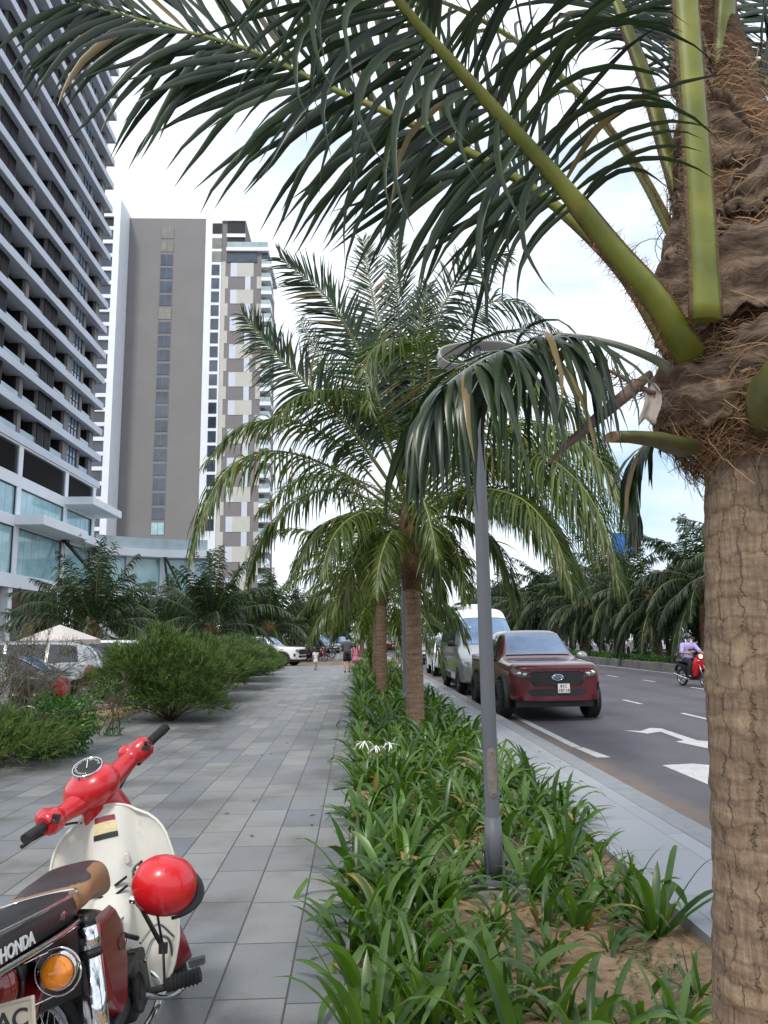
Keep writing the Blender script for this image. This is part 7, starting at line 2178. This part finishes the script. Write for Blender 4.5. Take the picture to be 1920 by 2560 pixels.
# tail light, indicators, plate
b = MB(); b.ell((0, -.81, .655), (.062, .05, .075), 20, 12); b.build('tail_light', M['taillens'], BK)
b = MB(); b.tube([(.066 * math.cos(t), -.795, .655 + .082 * math.sin(t)) for t in np.linspace(0, 2 * PI, 33)], .006, 7); b.tube([(.0, -.77, .655), (0, -.71, .66)], [.06, .05], 14); b.build('tail_light_bezel', M['black'], BK)
for sx in (1, -1):
    e_ = MB(); e_.ell((sx * .132, -.73, .63), (.043, .04, .043), 22, 14); il = e_.build('indicator', M['amber'], BK)
    b = MB(); b.tube([(sx * .06, -.69, .63), (sx * .11, -.70, .63)], [.014, .016], 12); b.lathe([(.0, .06), (.03, .055), (.047, .03), (.05, 0), (.046, -.004), (.044, 0)], (sx * .132, -.725, .63), 28, axis='Y'); b.build('indicator_shell', M['chrome'], il)
    b = MB(); b.tube([(sx * .132 + .062 * math.cos(t), -.725, .63 + .062 * math.sin(t)) for t in np.linspace(0, 2 * PI, 33)], .0028, 6); b.tube([(sx * .05, -.78, .685), (sx * .115, -.73, .687)], .0028, 6); b.tube([(sx * .05, -.78, .575), (sx * .115, -.73, .573)], .0028, 6); b.build('indicator_guard', M['chrome'], il)
R_ = Matrix.Translation((.055, -.955, .59)) @ Matrix.Rotation(rad(-14), 4, 'X')
b = MB(); b.box(-.098, .098, -.004, .004, -.07, .07); b.v = [tuple(R_ @ Vector(p)) for p in b.v]; pl = b.build('number_plate', M['tanplate'], BK, bevel=.003)
text_mesh('29-AC', .058, M['plate_ink'], 'plate_text', pl, R_ @ Matrix.Translation((.005, -.0052, .026)) @ Matrix.Rotation(PI / 2, 4, 'X'), .0008, .001)
b = MB(); b.tube([R_ @ Vector((x, -.005, z)) for x, z in ((-.092, -.063), (.092, -.063), (.092, .063), (-.092, .063), (-.092, -.063))], .0025, 6); b.build('plate_border', M['tanplate'], pl)
# engine, exhaust, pegs, stand
b = MB(); b.obox((.02, .02, .29), (.2, .24, .17)); b.tube([(.0, .14, .30), (0, .31, .33)], [.075, .065], 16)
for k in range(6): b.lathe([(.085, -.004), (.085, .004)], (0, .17 + .025 * k, .305 + .003 * k), 18, axis='Y')
b.lathe([(.001, .0), (.075, .0), (.08, -.02)], (.135, .0, .29), 24, axis='X'); b.lathe([(.001, -.0), (.06, .0), (.064, .02)], (.13, -.1, .30), 24, axis='X')
b.build('engine', M['cast'], BK, bevel=.012)
b = MB(); b.tube(spline([(.06, .25, .27), (.14, .2, .2), (.16, .0, .19), (.165, -.25, .21)], 20), .017, 12); b.tube([(.165, -.22, .205), (.168, -.3, .215), (.175, -.7, .27), (.176, -.84, .285), (.176, -.85, .287)], [.02, .04, .043, .04, .02], 18); b.build('exhaust', M['chrome'], BK)
b = MB(); b.tube([(-.26, .05, .24), (.26, .05, .24)], .013, 10); b.build('peg_bar', M['dark_metal'], BK)
for sx in (1, -1):
    b = MB(); b.tube([(sx * .2, .05, .245), (sx * .325, .055, .25)], [.024, .026], 12)
    for k in range(7): b.lathe([(.025, -.003), (.029, 0), (.025, .003)], (sx * (.22 + .015 * k), .052, .247), 12, axis='X')
    b.build('footpeg', M['rubber'], BK)
b = MB(); b.tube(spline([(.13, -.02, .26), (.2, .06, .2), (.25, .14, .2), (.28, .2, .235)], 12), .009, 8); b.obox((.285, .205, .245), (.06, .03, .025)); b.build('brake_pedal', M['steel'], BK)
b = MB(); b.tube(spline([(.15, .0, .36), (.17, .1, .40), (.2, .18, .36), (.2, .2, .27)], 16), .006, 7); b.tube(spline([(.14, .02, .42), (.185, .12, .44), (.215, .2, .36)], 14), .0045, 7); b.build('crash_guard', M['steel'], BK)
b = MB(); b.tube([(-.12, .0, .22), (-.2, -.04, .1), (-.245, -.06, .035)], [.012, .011, .011], 8); b.obox((-.25, -.065, .04), (.05, .03, .012)); b.build('side_stand', M['steel'], BK)
b = MB(); b.tube([(0, .44, .74), (0, .38, .5), (0, .02, .36), (0, -.4, .55)], [.035, .035, .04, .045], 12); b.build('frame', M['bike_maroon'], BK)
b = MB(); b.obox((-.12, -.3, .30), (.03, .66, .09)); b.build('chain_case', M['dark_metal'], BK, bevel=.012)
b = MB(); b.tube([(.09, -.06, .43), (.125, -.02, .405)], [.006, .006], 6); b.tube([(.1, -.14, .53), (.155, -.05, .46)], [.007, .009], 6); b.build('seat_catch', M['dark_metal'], BK)

# ---- helmet that hangs from the bag hook
hp = Vector((0, 0, 0))
bm_ = Matrix.Translation(BK.location) @ BK.rotation_euler.to_matrix().to_4x4() @ Matrix.Diagonal((1.05, 1.05, 1.05, 1))
hw_ = at(411, 2212, 3.02)
hw_ = hw_
HM = empty('helmet', hw_, label='glossy red half helmet hanging from the hook of the motorbike leg shield', cat='helmet')
tilt = Matrix.Rotation(rad(14), 3, 'Y') @ Matrix.Rotation(rad(48), 3, 'X') @ Matrix.Rotation(rad(-85), 3, 'Z')
b = MB(); prof = []
n = 40; rows = []
for i in range(21):
    t = PI * .5 * 1.16 * i / 20
    rows.append([tilt @ Vector((.103 * math.sin(t) * math.cos(a) * (1 - .05 * math.cos(2 * a)), .115 * math.sin(t) * math.sin(a), .108 * math.cos(t))) for a in np.linspace(0, 2 * PI, n + 1)[:-1]])
b.grid(rows, 0, True, closed=True); b.build('shell', M['helmet_red'], HM, solid=.006)
b = MB(); b.tube([p * 1.003 for p in rows[-1]] + [rows[-1][0] * 1.003], .0055, 7); b.build('rim_trim', M['bike_maroon'], HM)
b = MB(); b.ell((0, 0, 0), (.094, .105, .097), 24, 12, rot=tilt); V_ = []
b.build('liner', M['black'], HM)
b = MB(); rows2 = []
for f in np.linspace(0, 1, 5):
    rows2.append([tilt @ Vector((.105 * (1 + .05 * f) * math.cos(a), (.117 + .03 * f * math.sin((a - .4) / 2.34 * PI) ** .5 if .4 < a < 2.74 else .117) * math.sin(a), -.03 - .012 * f)) for a in np.linspace(.45, 2.69, 22)])
b.grid(rows2); b.build('peak', M['black'], HM, solid=.004)
b = MB()
for q in (rows[-2][27], rows[-2][34]): b.obox(q * 1.02, (.012, .03, .03), tilt); b.lathe([(.001, .0), (.007, 0), (.009, -.004)], q * 1.06, 10)
b.build('rivet', M['steel'], HM)
hk = (bm_ @ Vector(shield(.5, .36))) + Vector((0, -.06, .02)) - hw_
b = MB(); b.tube(spline([rows[14][30], rows[14][30] * .6 + hk * .5 + Vector((0, -.03, 0)), hk], 12), .0065, 6, flat=(1.8, .5)); b.tube(spline([rows[12][4], rows[12][4] * .6 + hk * .5, hk], 12), .0065, 6, flat=(1.8, .5))
b.build('upper_strap', M['black'], HM)
lowp = at(408, 2370, 2.93) - hw_; lowq = at(412, 2465, 2.95) - hw_
b = MB(); b.tube([rows[-1][25], tuple(lowp)], .008, 6, flat=(1.5, .4)); b.tube([rows[-1][32], tuple(lowp)], .008, 6, flat=(1.5, .4)); b.tube([tuple(lowp), tuple(lowq)], .009, 6, flat=(1.4, .4)); b.obox(tuple(lowp), (.03, .012, .035))
b.build('chin_strap', M['black'], HM)
# ------------------------------------------------------------------ people and small motorbikes
def skin_body(name, J, E_, m, parent, root, sub=1):
    keys = list(J); idx = {k: i for i, k in enumerate(keys)}
    me = bpy.data.meshes.new(name)
    me.from_pydata([J[k][0] for k in keys], [(idx[a], idx[b]) for a, b in E_], [])
    me.materials.append(m)
    o = bpy.data.objects.new(name, me); COL.objects.link(o); o.parent = parent
    md = o.modifiers.new('skin', 'SKIN'); md.use_smooth_shade = True; md.branch_smoothing = .6
    for i, k in enumerate(keys):
        r = J[k][1]; d = me.skin_vertices[0].data[i]
        d.radius = (r, r) if not hasattr(r, '__len__') else r
        d.use_root = (k == root)
    s = o.modifiers.new('sub', 'SUBSURF'); s.levels = sub; s.render_levels = sub
    return o


def fingers(J, E_, tag_, wrist, d, side, h=1.7, curl=.4):
    """palm with four fingers and a thumb, slightly curled; d = hand direction, side = across the palm"""
    d = unit(d); side = unit(side); dn = unit(np.cross(d, side)); k = h / 1.7; w_ = np.array(wrist)
    J[tag_ + 'palm'] = (tuple(w_ + d * .05 * k), (.028 * k, .018 * k)); E_.append((tag_ + 'wrist', tag_ + 'palm'))
    for i, (o, l) in enumerate(((-.027, .062), (-.009, .075), (.009, .072), (.027, .055))):
        a = w_ + d * .088 * k + side * o * k
        J[tag_ + 'k%d' % i] = (tuple(a), .0095 * k); E_.append((tag_ + 'palm', tag_ + 'k%d' % i))
        b_ = a + unit(d + dn * curl) * l * .55 * k; c = b_ + unit(d + dn * curl * 2.2) * l * .45 * k
        J[tag_ + 'm%d' % i] = (tuple(b_), .0085 * k); J[tag_ + 't%d' % i] = (tuple(c), .007 * k)
        E_.append((tag_ + 'k%d' % i, tag_ + 'm%d' % i)); E_.append((tag_ + 'm%d' % i, tag_ + 't%d' % i))
    a = w_ + d * .03 * k + side * .04 * k
    J[tag_ + 'th'] = (tuple(a), .011 * k); J[tag_ + 'tt'] = (tuple(a + unit(d + side * .35 + dn * .3) * .045 * k), .008 * k)
    E_.append((tag_ + 'palm', tag_ + 'th')); E_.append((tag_ + 'th', tag_ + 'tt'))


def head_parts(e, c, h, face, hairlen=0.0, helmet=None, skinm='skin'):
    """head with nose, ears, eyes, mouth, hair; c = head centre, face = unit vector the face looks along"""
    k = h / 1.7; f = unit(face); up = np.array([0, 0, 1.0]); s = unit(np.cross(f, up)); c = np.array(c)
    R_ = Matrix((tuple(s), tuple(f), tuple(np.cross(s, f)))).transposed()
    b = MB(); b.ell(tuple(c), (.073 * k, .092 * k, .115 * k), 18, 14, rot=R_); b.ell(tuple(c + f * .03 * k - up * .062 * k), (.052 * k, .06 * k, .055 * k), 14, 10, rot=R_)
    b.ell(tuple(c + f * .1 * k - up * .012 * k), (.014 * k, .02 * k, .026 * k), 8, 6, rot=R_)
    for q in (1, -1): b.ell(tuple(c + s * .074 * k * q), (.01 * k, .02 * k, .032 * k), 8, 6, rot=R_)
    hd = b.build('head', M[skinm], e)
    b = MB()
    for q in (1, -1): b.ell(tuple(c + f * .086 * k + s * .03 * q * k + up * .01 * k), (.012 * k, .006 * k, .007 * k), 8, 6, rot=R_)
    b.build('eyes', M['hair'], hd)
    b = MB(); b.ell(tuple(c + f * .086 * k - up * .055 * k), (.024 * k, .008 * k, .007 * k), 8, 6, rot=R_); b.build('mouth', M['lips'], hd)
    if helmet is None:
        b = MB(); b.ell(tuple(c - f * .012 * k + up * .022 * k), (.083 * k, .096 * k, .112 * k), 18, 12, rot=R_)
        if hairlen:
            b.tube([tuple(c - f * .05 * k + up * .03 * k), tuple(c - f * .085 * k - up * .1 * k), tuple(c - f * .08 * k - up * (.1 + hairlen) * k)], [.08 * k, .085 * k, .05 * k], 12, flat=(1, .62))
        # keep the face clear of hair
        V_ = np.array(b.v); rel = V_ - c; fr = rel @ f; uz = rel @ up
        push = np.where((fr > .0) & (uz < .055 * k), -(fr) - .005, 0)
        V_ += push[:, None] * f; b.v = list(map(tuple, V_.tolist())); b.build('hair', M['hair'], e)
    return hd


M['lips'] = mat('lips', (.26, .09, .08), .5)
M['shirt_grey'] = mat('grey_cotton', (.075, .075, .085), .9, var=.12, scale=9)
M['shorts_black'] = mat('black_shorts', (.012, .012, .013), .9)
M['pink'] = mat('pink_cotton', (.55, .17, .26), .9, var=.1, scale=9)
M['white_cloth'] = mat('white_cotton', (.62, .6, .58), .9, var=.06, scale=9)
M['lilac'] = mat('lilac_shirt', (.4, .33, .62), .85, var=.1, scale=9, bump=.3, bscale=14)
M['trousers'] = mat('dark_trousers', (.016, .02, .026), .85, var=.2, scale=9)
M['shoe'] = mat('dark_shoe', (.02, .018, .018), .6)


def walker(loc, rz, h, label, top, bottom, name='person', skirt=False, hairlen=0., arms=((.2, .05), (.22, -.05)), stride=.12, sleeves=True, barefoot=None):
    """standing or walking figure seen from behind; local forward is +Y"""
    e = empty(name, loc, rz, label, 'person'); k = h / 1.7
    P = lambda x, y, z: (x * k, y * k, z * k)
    J = {'pelvis': (P(0, 0, .94), (.13 * k, .1 * k)), 'waist': (P(0, .0, 1.08), (.125 * k, .09 * k)), 'chest': (P(0, 0, 1.28), (.15 * k, .105 * k)), 'neckb': (P(0, -.005, 1.43), .07 * k), 'neck': (P(0, .005, 1.5), .05 * k), 'skull': (P(0, .015, 1.58), .06 * k)}
    E_ = [('pelvis', 'waist'), ('waist', 'chest'), ('chest', 'neckb'), ('neckb', 'neck'), ('neck', 'skull')]
    for sd, t, (ao, ay) in ((1, 'R', arms[0]), (-1, 'L', arms[1])):
        st = stride * sd
        J[t + 'hip'] = (P(.09 * sd, 0, .88), .085 * k); J[t + 'knee'] = (P(.095 * sd, st * .5 + .02, .49), .056 * k); J[t + 'calf'] = (P(.095 * sd, st * .75 - .02, .34), .052 * k); J[t + 'ank'] = (P(.095 * sd, st, .085), .036 * k)
        J[t + 'heel'] = (P(.095 * sd, st - .03, .04), .035 * k); J[t + 'toe'] = (P(.105 * sd, st + .14, .03), .03 * k)
        E_ += [('pelvis', t + 'hip'), (t + 'hip', t + 'knee'), (t + 'knee', t + 'calf'), (t + 'calf', t + 'ank'), (t + 'ank', t + 'heel'), (t + 'ank', t + 'toe')]
        J[t + 'sho'] = (P(.18 * sd, 0, 1.385), .06 * k); J[t + 'elb'] = (P((.2 + ao * .3) * sd, ay, 1.11), .043 * k); J[t + 'fore'] = (P((.205 + ao * .35) * sd, ay + .05, 1.0), .039 * k); J[t + 'wrist'] = (P((.2 + ao * .4) * sd, ay + .1, .87), .028 * k)
        E_ += [('chest', t + 'sho'), (t + 'sho', t + 'elb'), (t + 'elb', t + 'fore'), (t + 'fore', t + 'wrist')]
        fingers(J, E_, t, J[t + 'wrist'][0], (0, .25, -1), (0, 1, .1), h)
    skin_body('body', J, E_, M['skin'], e, 'pelvis')
    head_parts(e, P(0, .015, 1.605), h, (0, 1, 0), hairlen)
    # shirt
    b = MB(); b.tube([P(0, 0, .9), P(0, 0, 1.0), P(0, 0, 1.15), P(0, 0, 1.3), P(0, 0, 1.4), P(0, 0, 1.455)], [.175 * k, .172 * k, .172 * k, .19 * k, .19 * k, .075 * k], 20, flat=[(1, .7), (1, .68), (1, .66), (1.02, .68), (1.05, .6), (1, .9)], up=(1, 0, 0))
    if sleeves:
        for sd, t in ((1, 'R'), (-1, 'L')):
            a = np.array(J[t + 'sho'][0]); c = np.array(J[t + 'elb'][0]); b.tube([a - np.array([.03 * sd * k, 0, -.02 * k]), a, a + (c - a) * .4, a + (c - a) * .75], [.06 * k, .078 * k, .07 * k, .068 * k], 12)
    b.build('shirt', M[top], e)
    if skirt:
        b = MB(); b.tube([P(0, 0, 1.0), P(0, 0, .9), P(0, 0, .75), P(0, 0, .56)], [.14 * k, .17 * k, .2 * k, .23 * k], 20, flat=(1, .75), up=(1, 0, 0)); b.build('skirt', M[bottom], e)
    else:
        b = MB(); b.tube([P(0, 0, 1.0), P(0, 0, .9), P(0, 0, .82)], [.165 * k, .172 * k, .165 * k], 18, flat=(1, .72), up=(1, 0, 0))
        for sd, t in ((1, 'R'), (-1, 'L')):
            a = np.array(J[t + 'hip'][0]); c = np.array(J[t + 'knee'][0]); b.tube([a + np.array([0, 0, .02]), a + (c - a) * .4, a + (c - a) * .9], [.1 * k, .1 * k, .095 * k], 14)
        b.build('shorts', M[bottom], e)
    b = MB()
    for sd, t in ((1, 'R'), (-1, 'L')):
        a = np.array(J[t + 'ank'][0]); b2 = MB(); y0 = a[1]
        b2.tube([(a[0], y0 - .09 * k, .03 * k), (a[0], y0, .036 * k), (a[0] + .01 * sd * k, y0 + .1 * k, .03 * k), (a[0] + .01 * sd * k, y0 + .17 * k, .022 * k)], [.034 * k, .044 * k, .046 * k, .026 * k], 12, flat=(.75, 1.05), up=(0, 0, 1)); b2.build('shoe', M['shoe'], e)
    return e


g = gp(868, 1681)
walker((g.x, g.y, 0), 0, 1.66, 'man in dark grey shirt and black shorts walking away down the path', 'shirt_grey', 'shorts_black', arms=((.25, .06), (.28, .0)))
g = gp(889, 1678)
ch = walker((g.x, g.y, 0), 0, 1.32, 'girl with long black hair and pink skirt walking beside the man', 'pink', 'pink', skirt=True, hairlen=.3)
g = gp(789, 1674)
walker((g.x, g.y, 0), rad(25), 1.02, 'small child in white with long dark hair, left of the man on the path', 'white_cloth', 'white_cloth', skirt=True, hairlen=.2)


# ---- light motorbikes
def small_bike(label, bodym, loc, rz, lit=False, group=None, cat='motorbike'):
    e = empty('motorbike', loc, rz, label, cat, group)
    r = .28
    for y in (-.61, .62):
        b = MB(); b.lathe([(r - .055, -.03), (r - .02, -.042), (r, -.012), (r, .012), (r - .02, .042), (r - .055, .03), (r - .055, -.03)], (0, y, r), 32, axis='X'); w_ = b.build('wheel', M['rubber'], e)
        b = MB(); b.lathe([(r - .055, -.025), (r - .08, 0), (r - .055, .025)], (0, y, r), 32, axis='X')
        for k in range(5):
            a = 2 * PI * k / 5; b.tube([(0, y, r), (0, y + (r - .06) * math.cos(a), r + (r - .06) * math.sin(a))], .016, 6)
        b.lathe([(.001, -.05), (.05, -.05), (.05, .05), (.001, .05)], (0, y, r), 14, axis='X'); b.build('rim', M['steel'], w_)
    b = MB()
    for sx in (1, -1): b.tube([(sx * .075, .42, .78), (sx * .075, .53, .52), (sx * .07, .62, .28)], [.025, .028, .02], 8)
    b.build('fork', M['steel'], e)
    b = MB(); rows = []
    for t in np.linspace(rad(5), rad(165), 18): rows.append([(.075 * math.sin(q), .62 + (.315 + .03 * math.cos(q)) * math.cos(t), r + (.315 + .03 * math.cos(q)) * math.sin(t)) for q in np.linspace(-1.9, 1.9, 9)])
    b.grid(rows); b.build('front_mudguard', M[bodym], e, solid=.004)
    # leg shield and nose
    b = MB(); rows = []
    for f in np.linspace(0, 1, 14):
        z = .95 - .62 * f; hw_ = np.interp(f, [0, .25, .6, 1], [.12, .2, .22, .15]); y = np.interp(f, [0, .4, 1], [.48, .44, .28])
        rows.append([(math.sin(a) * hw_, y - .10 * (1 - math.cos(a)) + .05 * math.cos(a * 2) * (1 - f), z) for a in np.linspace(-1.7, 1.7, 17)])
    b.grid(rows); b.build('leg_shield', M[bodym], e, solid=.008)
    b = MB(); rows = []
    for f in np.linspace(0, 1, 16):
        y = .30 - 1.15 * f; w_ = np.interp(f, [0, .3, .6, 1], [.09, .11, .13, .05]); zt = np.interp(f, [0, .3, .45, 1], [.62, .6, .7, .8]); zb = np.interp(f, [0, .5, 1], [.35, .42, .68])
        rows.append([(w_ * math.sin(t), y, (zt + zb) / 2 + (zt - zb) / 2 * math.cos(t)) for t in np.linspace(0, 2 * PI, 17)[:-1]])
    b.grid(rows, 0, True, closed=True); b.build('bodywork', M['black'] if lit else M[bodym], e)
    b = MB(); b.tube([(0, .02, .73), (0, -.2, .775), (0, -.5, .80), (0, -.8, .83)], [.08, .13, .13, .09], 14, flat=(.38, 1)); b.build('seat', M['seat_black'], e)
    b = MB(); b.tube(spline([(-.34, .30, 1.03), (-.2, .36, 1.02), (0, .40, .98), (.2, .36, 1.02), (.34, .30, 1.03)], 16), .014, 8); b.build('handlebar', M['black'], e)
    b = MB(); b.ell((0, .47, .98), (.15, .09, .085), 18, 10); b.build('headlamp_cowl', M[bodym], e)
    b = MB(); b.ell((.055, .535, .975), (.06, .035, .055), 14, 8); b.ell((-.055, .535, .975), (.06, .035, .055), 14, 8)
    b.build('headlight', M['lit_head'] if lit else M['lens'], e)
    for sx in (1, -1):
        b = MB(); b.tube([(sx * .24, .34, 1.03), (sx * .28, .34, 1.15)], .006, 6); b.ell((sx * .3, .335, 1.19), (.06, .012, .04), 12, 8); b.build('mirror', M['black'], e)
        b = MB(); b.ell((sx * .12, .49, .84), (.035, .04, .025), 10, 6); b.build('indicator', M['lens'], e)
    b = MB(); b.obox((0, .0, .32), (.22, .36, .2)); b.tube([(-.3, .08, .28), (.3, .08, .28)], .014, 8); b.build('engine', M['cast'], e, bevel=.02)
    b = MB(); b.tube([(.13, .0, .24), (.16, -.3, .26), (.17, -.8, .38)], [.02, .045, .042], 12); b.build('exhaust', M['chrome'] if lit else M['dark_metal'], e)
    b = MB(); b.tube([(0, -.72, .72), (0, -.88, .62), (0, -.95, .45)], [.05, .06, .05], 10, flat=(.3, 1)); b.build('rear_mudguard', M['black'], e)
    return e


M['lit_head'] = mat('lit_headlight', (1, .82, .5), .3, emit=5)
M['bike_dark'] = paint('black_bike_paint', (.012, .012, .014), .2)
M['orange'] = paint('orange_paint', (.55, .12, .02), .0)
rf, rb_ = Vector((11.12, 24.35, ROAD_Z)), Vector((10.88, 25.6, ROAD_Z))
ctr = (rf + rb_) / 2
RZ = math.atan2(-(rf - rb_).x, (rf - rb_).y)
small_bike('red and black motorbike with lit headlight ridden along the road', 'bike_red', ctr, RZ, lit=True)
RD = empty('person', ctr, RZ, 'rider in lilac shirt and helmet sitting on the red motorbike', 'person')
J = {'pelvis': ((0, -.26, .88), (.15, .12)), 'waist': ((0, -.26, 1.02), (.14, .1)), 'chest': ((0, -.2, 1.24), (.165, .115)), 'neckb': ((0, -.17, 1.39), .07), 'neck': ((0, -.155, 1.45), .052), 'skull': ((0, -.14, 1.53), .06)}
E_ = [('pelvis', 'waist'), ('waist', 'chest'), ('chest', 'neckb'), ('neckb', 'neck'), ('neck', 'skull')]
for sd, t in ((1, 'R'), (-1, 'L')):
    J[t + 'hip'] = ((.1 * sd, -.24, .85), .09); J[t + 'knee'] = ((.21 * sd, .17, .78), .065); J[t + 'calf'] = ((.22 * sd, .15, .58), .057); J[t + 'ank'] = ((.22 * sd, .08, .37), .038); J[t + 'toe'] = ((.24 * sd, .2, .315), .032)
    E_ += [('pelvis', t + 'hip'), (t + 'hip', t + 'knee'), (t + 'knee', t + 'calf'), (t + 'calf', t + 'ank'), (t + 'ank', t + 'toe')]
    J[t + 'sho'] = ((.195 * sd, -.18, 1.345), .065); J[t + 'elb'] = ((.31 * sd, -.02, 1.12), .046); J[t + 'fore'] = ((.31 * sd, .1, 1.08), .041)
    J[t + 'wrist'] = ((.30 * sd, .22, 1.05), .03)
    if sd > 0: J[t + 'elb'] = ((.3, -.12, 1.1), .046); J[t + 'fore'] = ((.2, .02, 1.08), .041); J[t + 'wrist'] = ((.1, .1, 1.1), .03)
    E_ += [('chest', t + 'sho'), (t + 'sho', t + 'elb'), (t + 'elb', t + 'fore'), (t + 'fore', t + 'wrist')]
    fingers(J, E_, t, J[t + 'wrist'][0], (-.2 * sd, 1, -.1) if sd < 0 else (-.8, .4, .3), (1, 0, 0) if sd < 0 else (0, .3, 1), 1.7, .8)
skin_body('body', J, E_, M['skin'], RD, 'pelvis')
head_parts(RD, (0, -.13, 1.555), 1.7, (0, 1, 0), helmet=True)
b = MB(); rows = []
for i in range(12):
    t = PI * .62 * i / 11
    rows.append([(.118 * math.sin(t) * math.cos(a), -.14 + .14 * math.sin(t) * math.sin(a), 1.58 + .135 * math.cos(t) + (.05 * max(math.sin(a), 0) * (t > 1.3))) for a in np.linspace(0, 2 * PI, 25)[:-1]])
b.grid(rows, 0, True, closed=True); b.build('helmet', M['dark_paint'], RD, solid=.008)
b = MB(); b.tube([(0, -.27, .84), (0, -.26, .98), (0, -.24, 1.12), (0, -.2, 1.28), (0, -.17, 1.37), (0, -.165, 1.42)], [.195, .185, .18, .2, .19, .085], 20, flat=[(1, .8), (1, .75), (1, .72), (1.02, .7), (1.08, .62), (1, .9)], up=(1, 0, 0))
for t in 'RL':
    a = np.array(J[t + 'sho'][0]); c = np.array(J[t + 'elb'][0]); d = np.array(J[t + 'fore'][0]); b.tube([a * np.array([.8, 1, 1]) + np.array([0, 0, .01]), a, a + (c - a) * .5, c, c + (d - c) * .3], [.07, .085, .076, .066, .06], 14)
b.build('shirt', M['lilac'], RD)
b = MB(); b.ell((0, -.25, .86), (.18, .15, .11), 18, 10)
for t in 'RL':
    q = [np.array(J[t + n_][0]) for n_ in ('hip', 'knee', 'calf', 'ank')]; b.tube(spline([q[0], q[0] * .5 + q[1] * .5, q[1], q[2], q[3]], 16), list(np.interp(np.linspace(0, 1, 16), [0, .5, 1], [.105, .08, .055])), 12)
b.build('trousers', M['trousers'], RD)
for sd, t in ((1, 'R'), (-1, 'L')):
    b = MB(); a = np.array(J[t + 'ank'][0]); c = np.array(J[t + 'toe'][0]); b.tube([a - (c - a) * .4 + np.array([0, 0, -.045]), a + np.array([0, 0, -.04]), a + (c - a) * .6 + np.array([0, 0, -.012]), c + (c - a) * .2], [.034, .045, .045, .026], 10, flat=(.8, 1)); b.build('shoe', M['shoe'], RD)
ph = MB(); ph.obox((.035, .125, 1.16), (.075, .012, .15), Matrix.Rotation(rad(50), 3, 'Y'))
pe = ph.build('phone', M['black'], None, loc=(0, 0, 0), bevel=.006); pe.data.transform(Matrix.Translation(ctr) @ Matrix.Rotation(RZ, 4, 'Z')); tag(pe, 'dark phone held in the hand of the motorbike rider', 'phone')
gb = 'motorbikes parked by the side road'
for px, Y, rz, m, lab in ((700, 56, 100, 'bike_dark', 'black parked motorbike at the left end of the row, beside the orange one'), (722, 57, 96, 'bike_dark', 'black parked motorbike second in the row by the side road'), (745, 58, 104, 'bike_maroon', 'maroon parked motorbike in the middle of the row'),
                         (768, 57, 98, 'bike_dark', 'black parked motorbike behind the small child'), (792, 57, 92, 'bike_maroon', 'maroon parked motorbike nearest the walking man, tail to the camera'), (812, 60, 88, 'bike_dark', 'black parked motorbike at the right end of the row'), (674, 55, 100, 'orange', 'orange parked scooter beside the white pickup')):
    q = at(px, 1640, Y); small_bike(lab, m, (q.x, Y, -.13 if Y < 58 else 0), rad(rz + 160), group=gb)
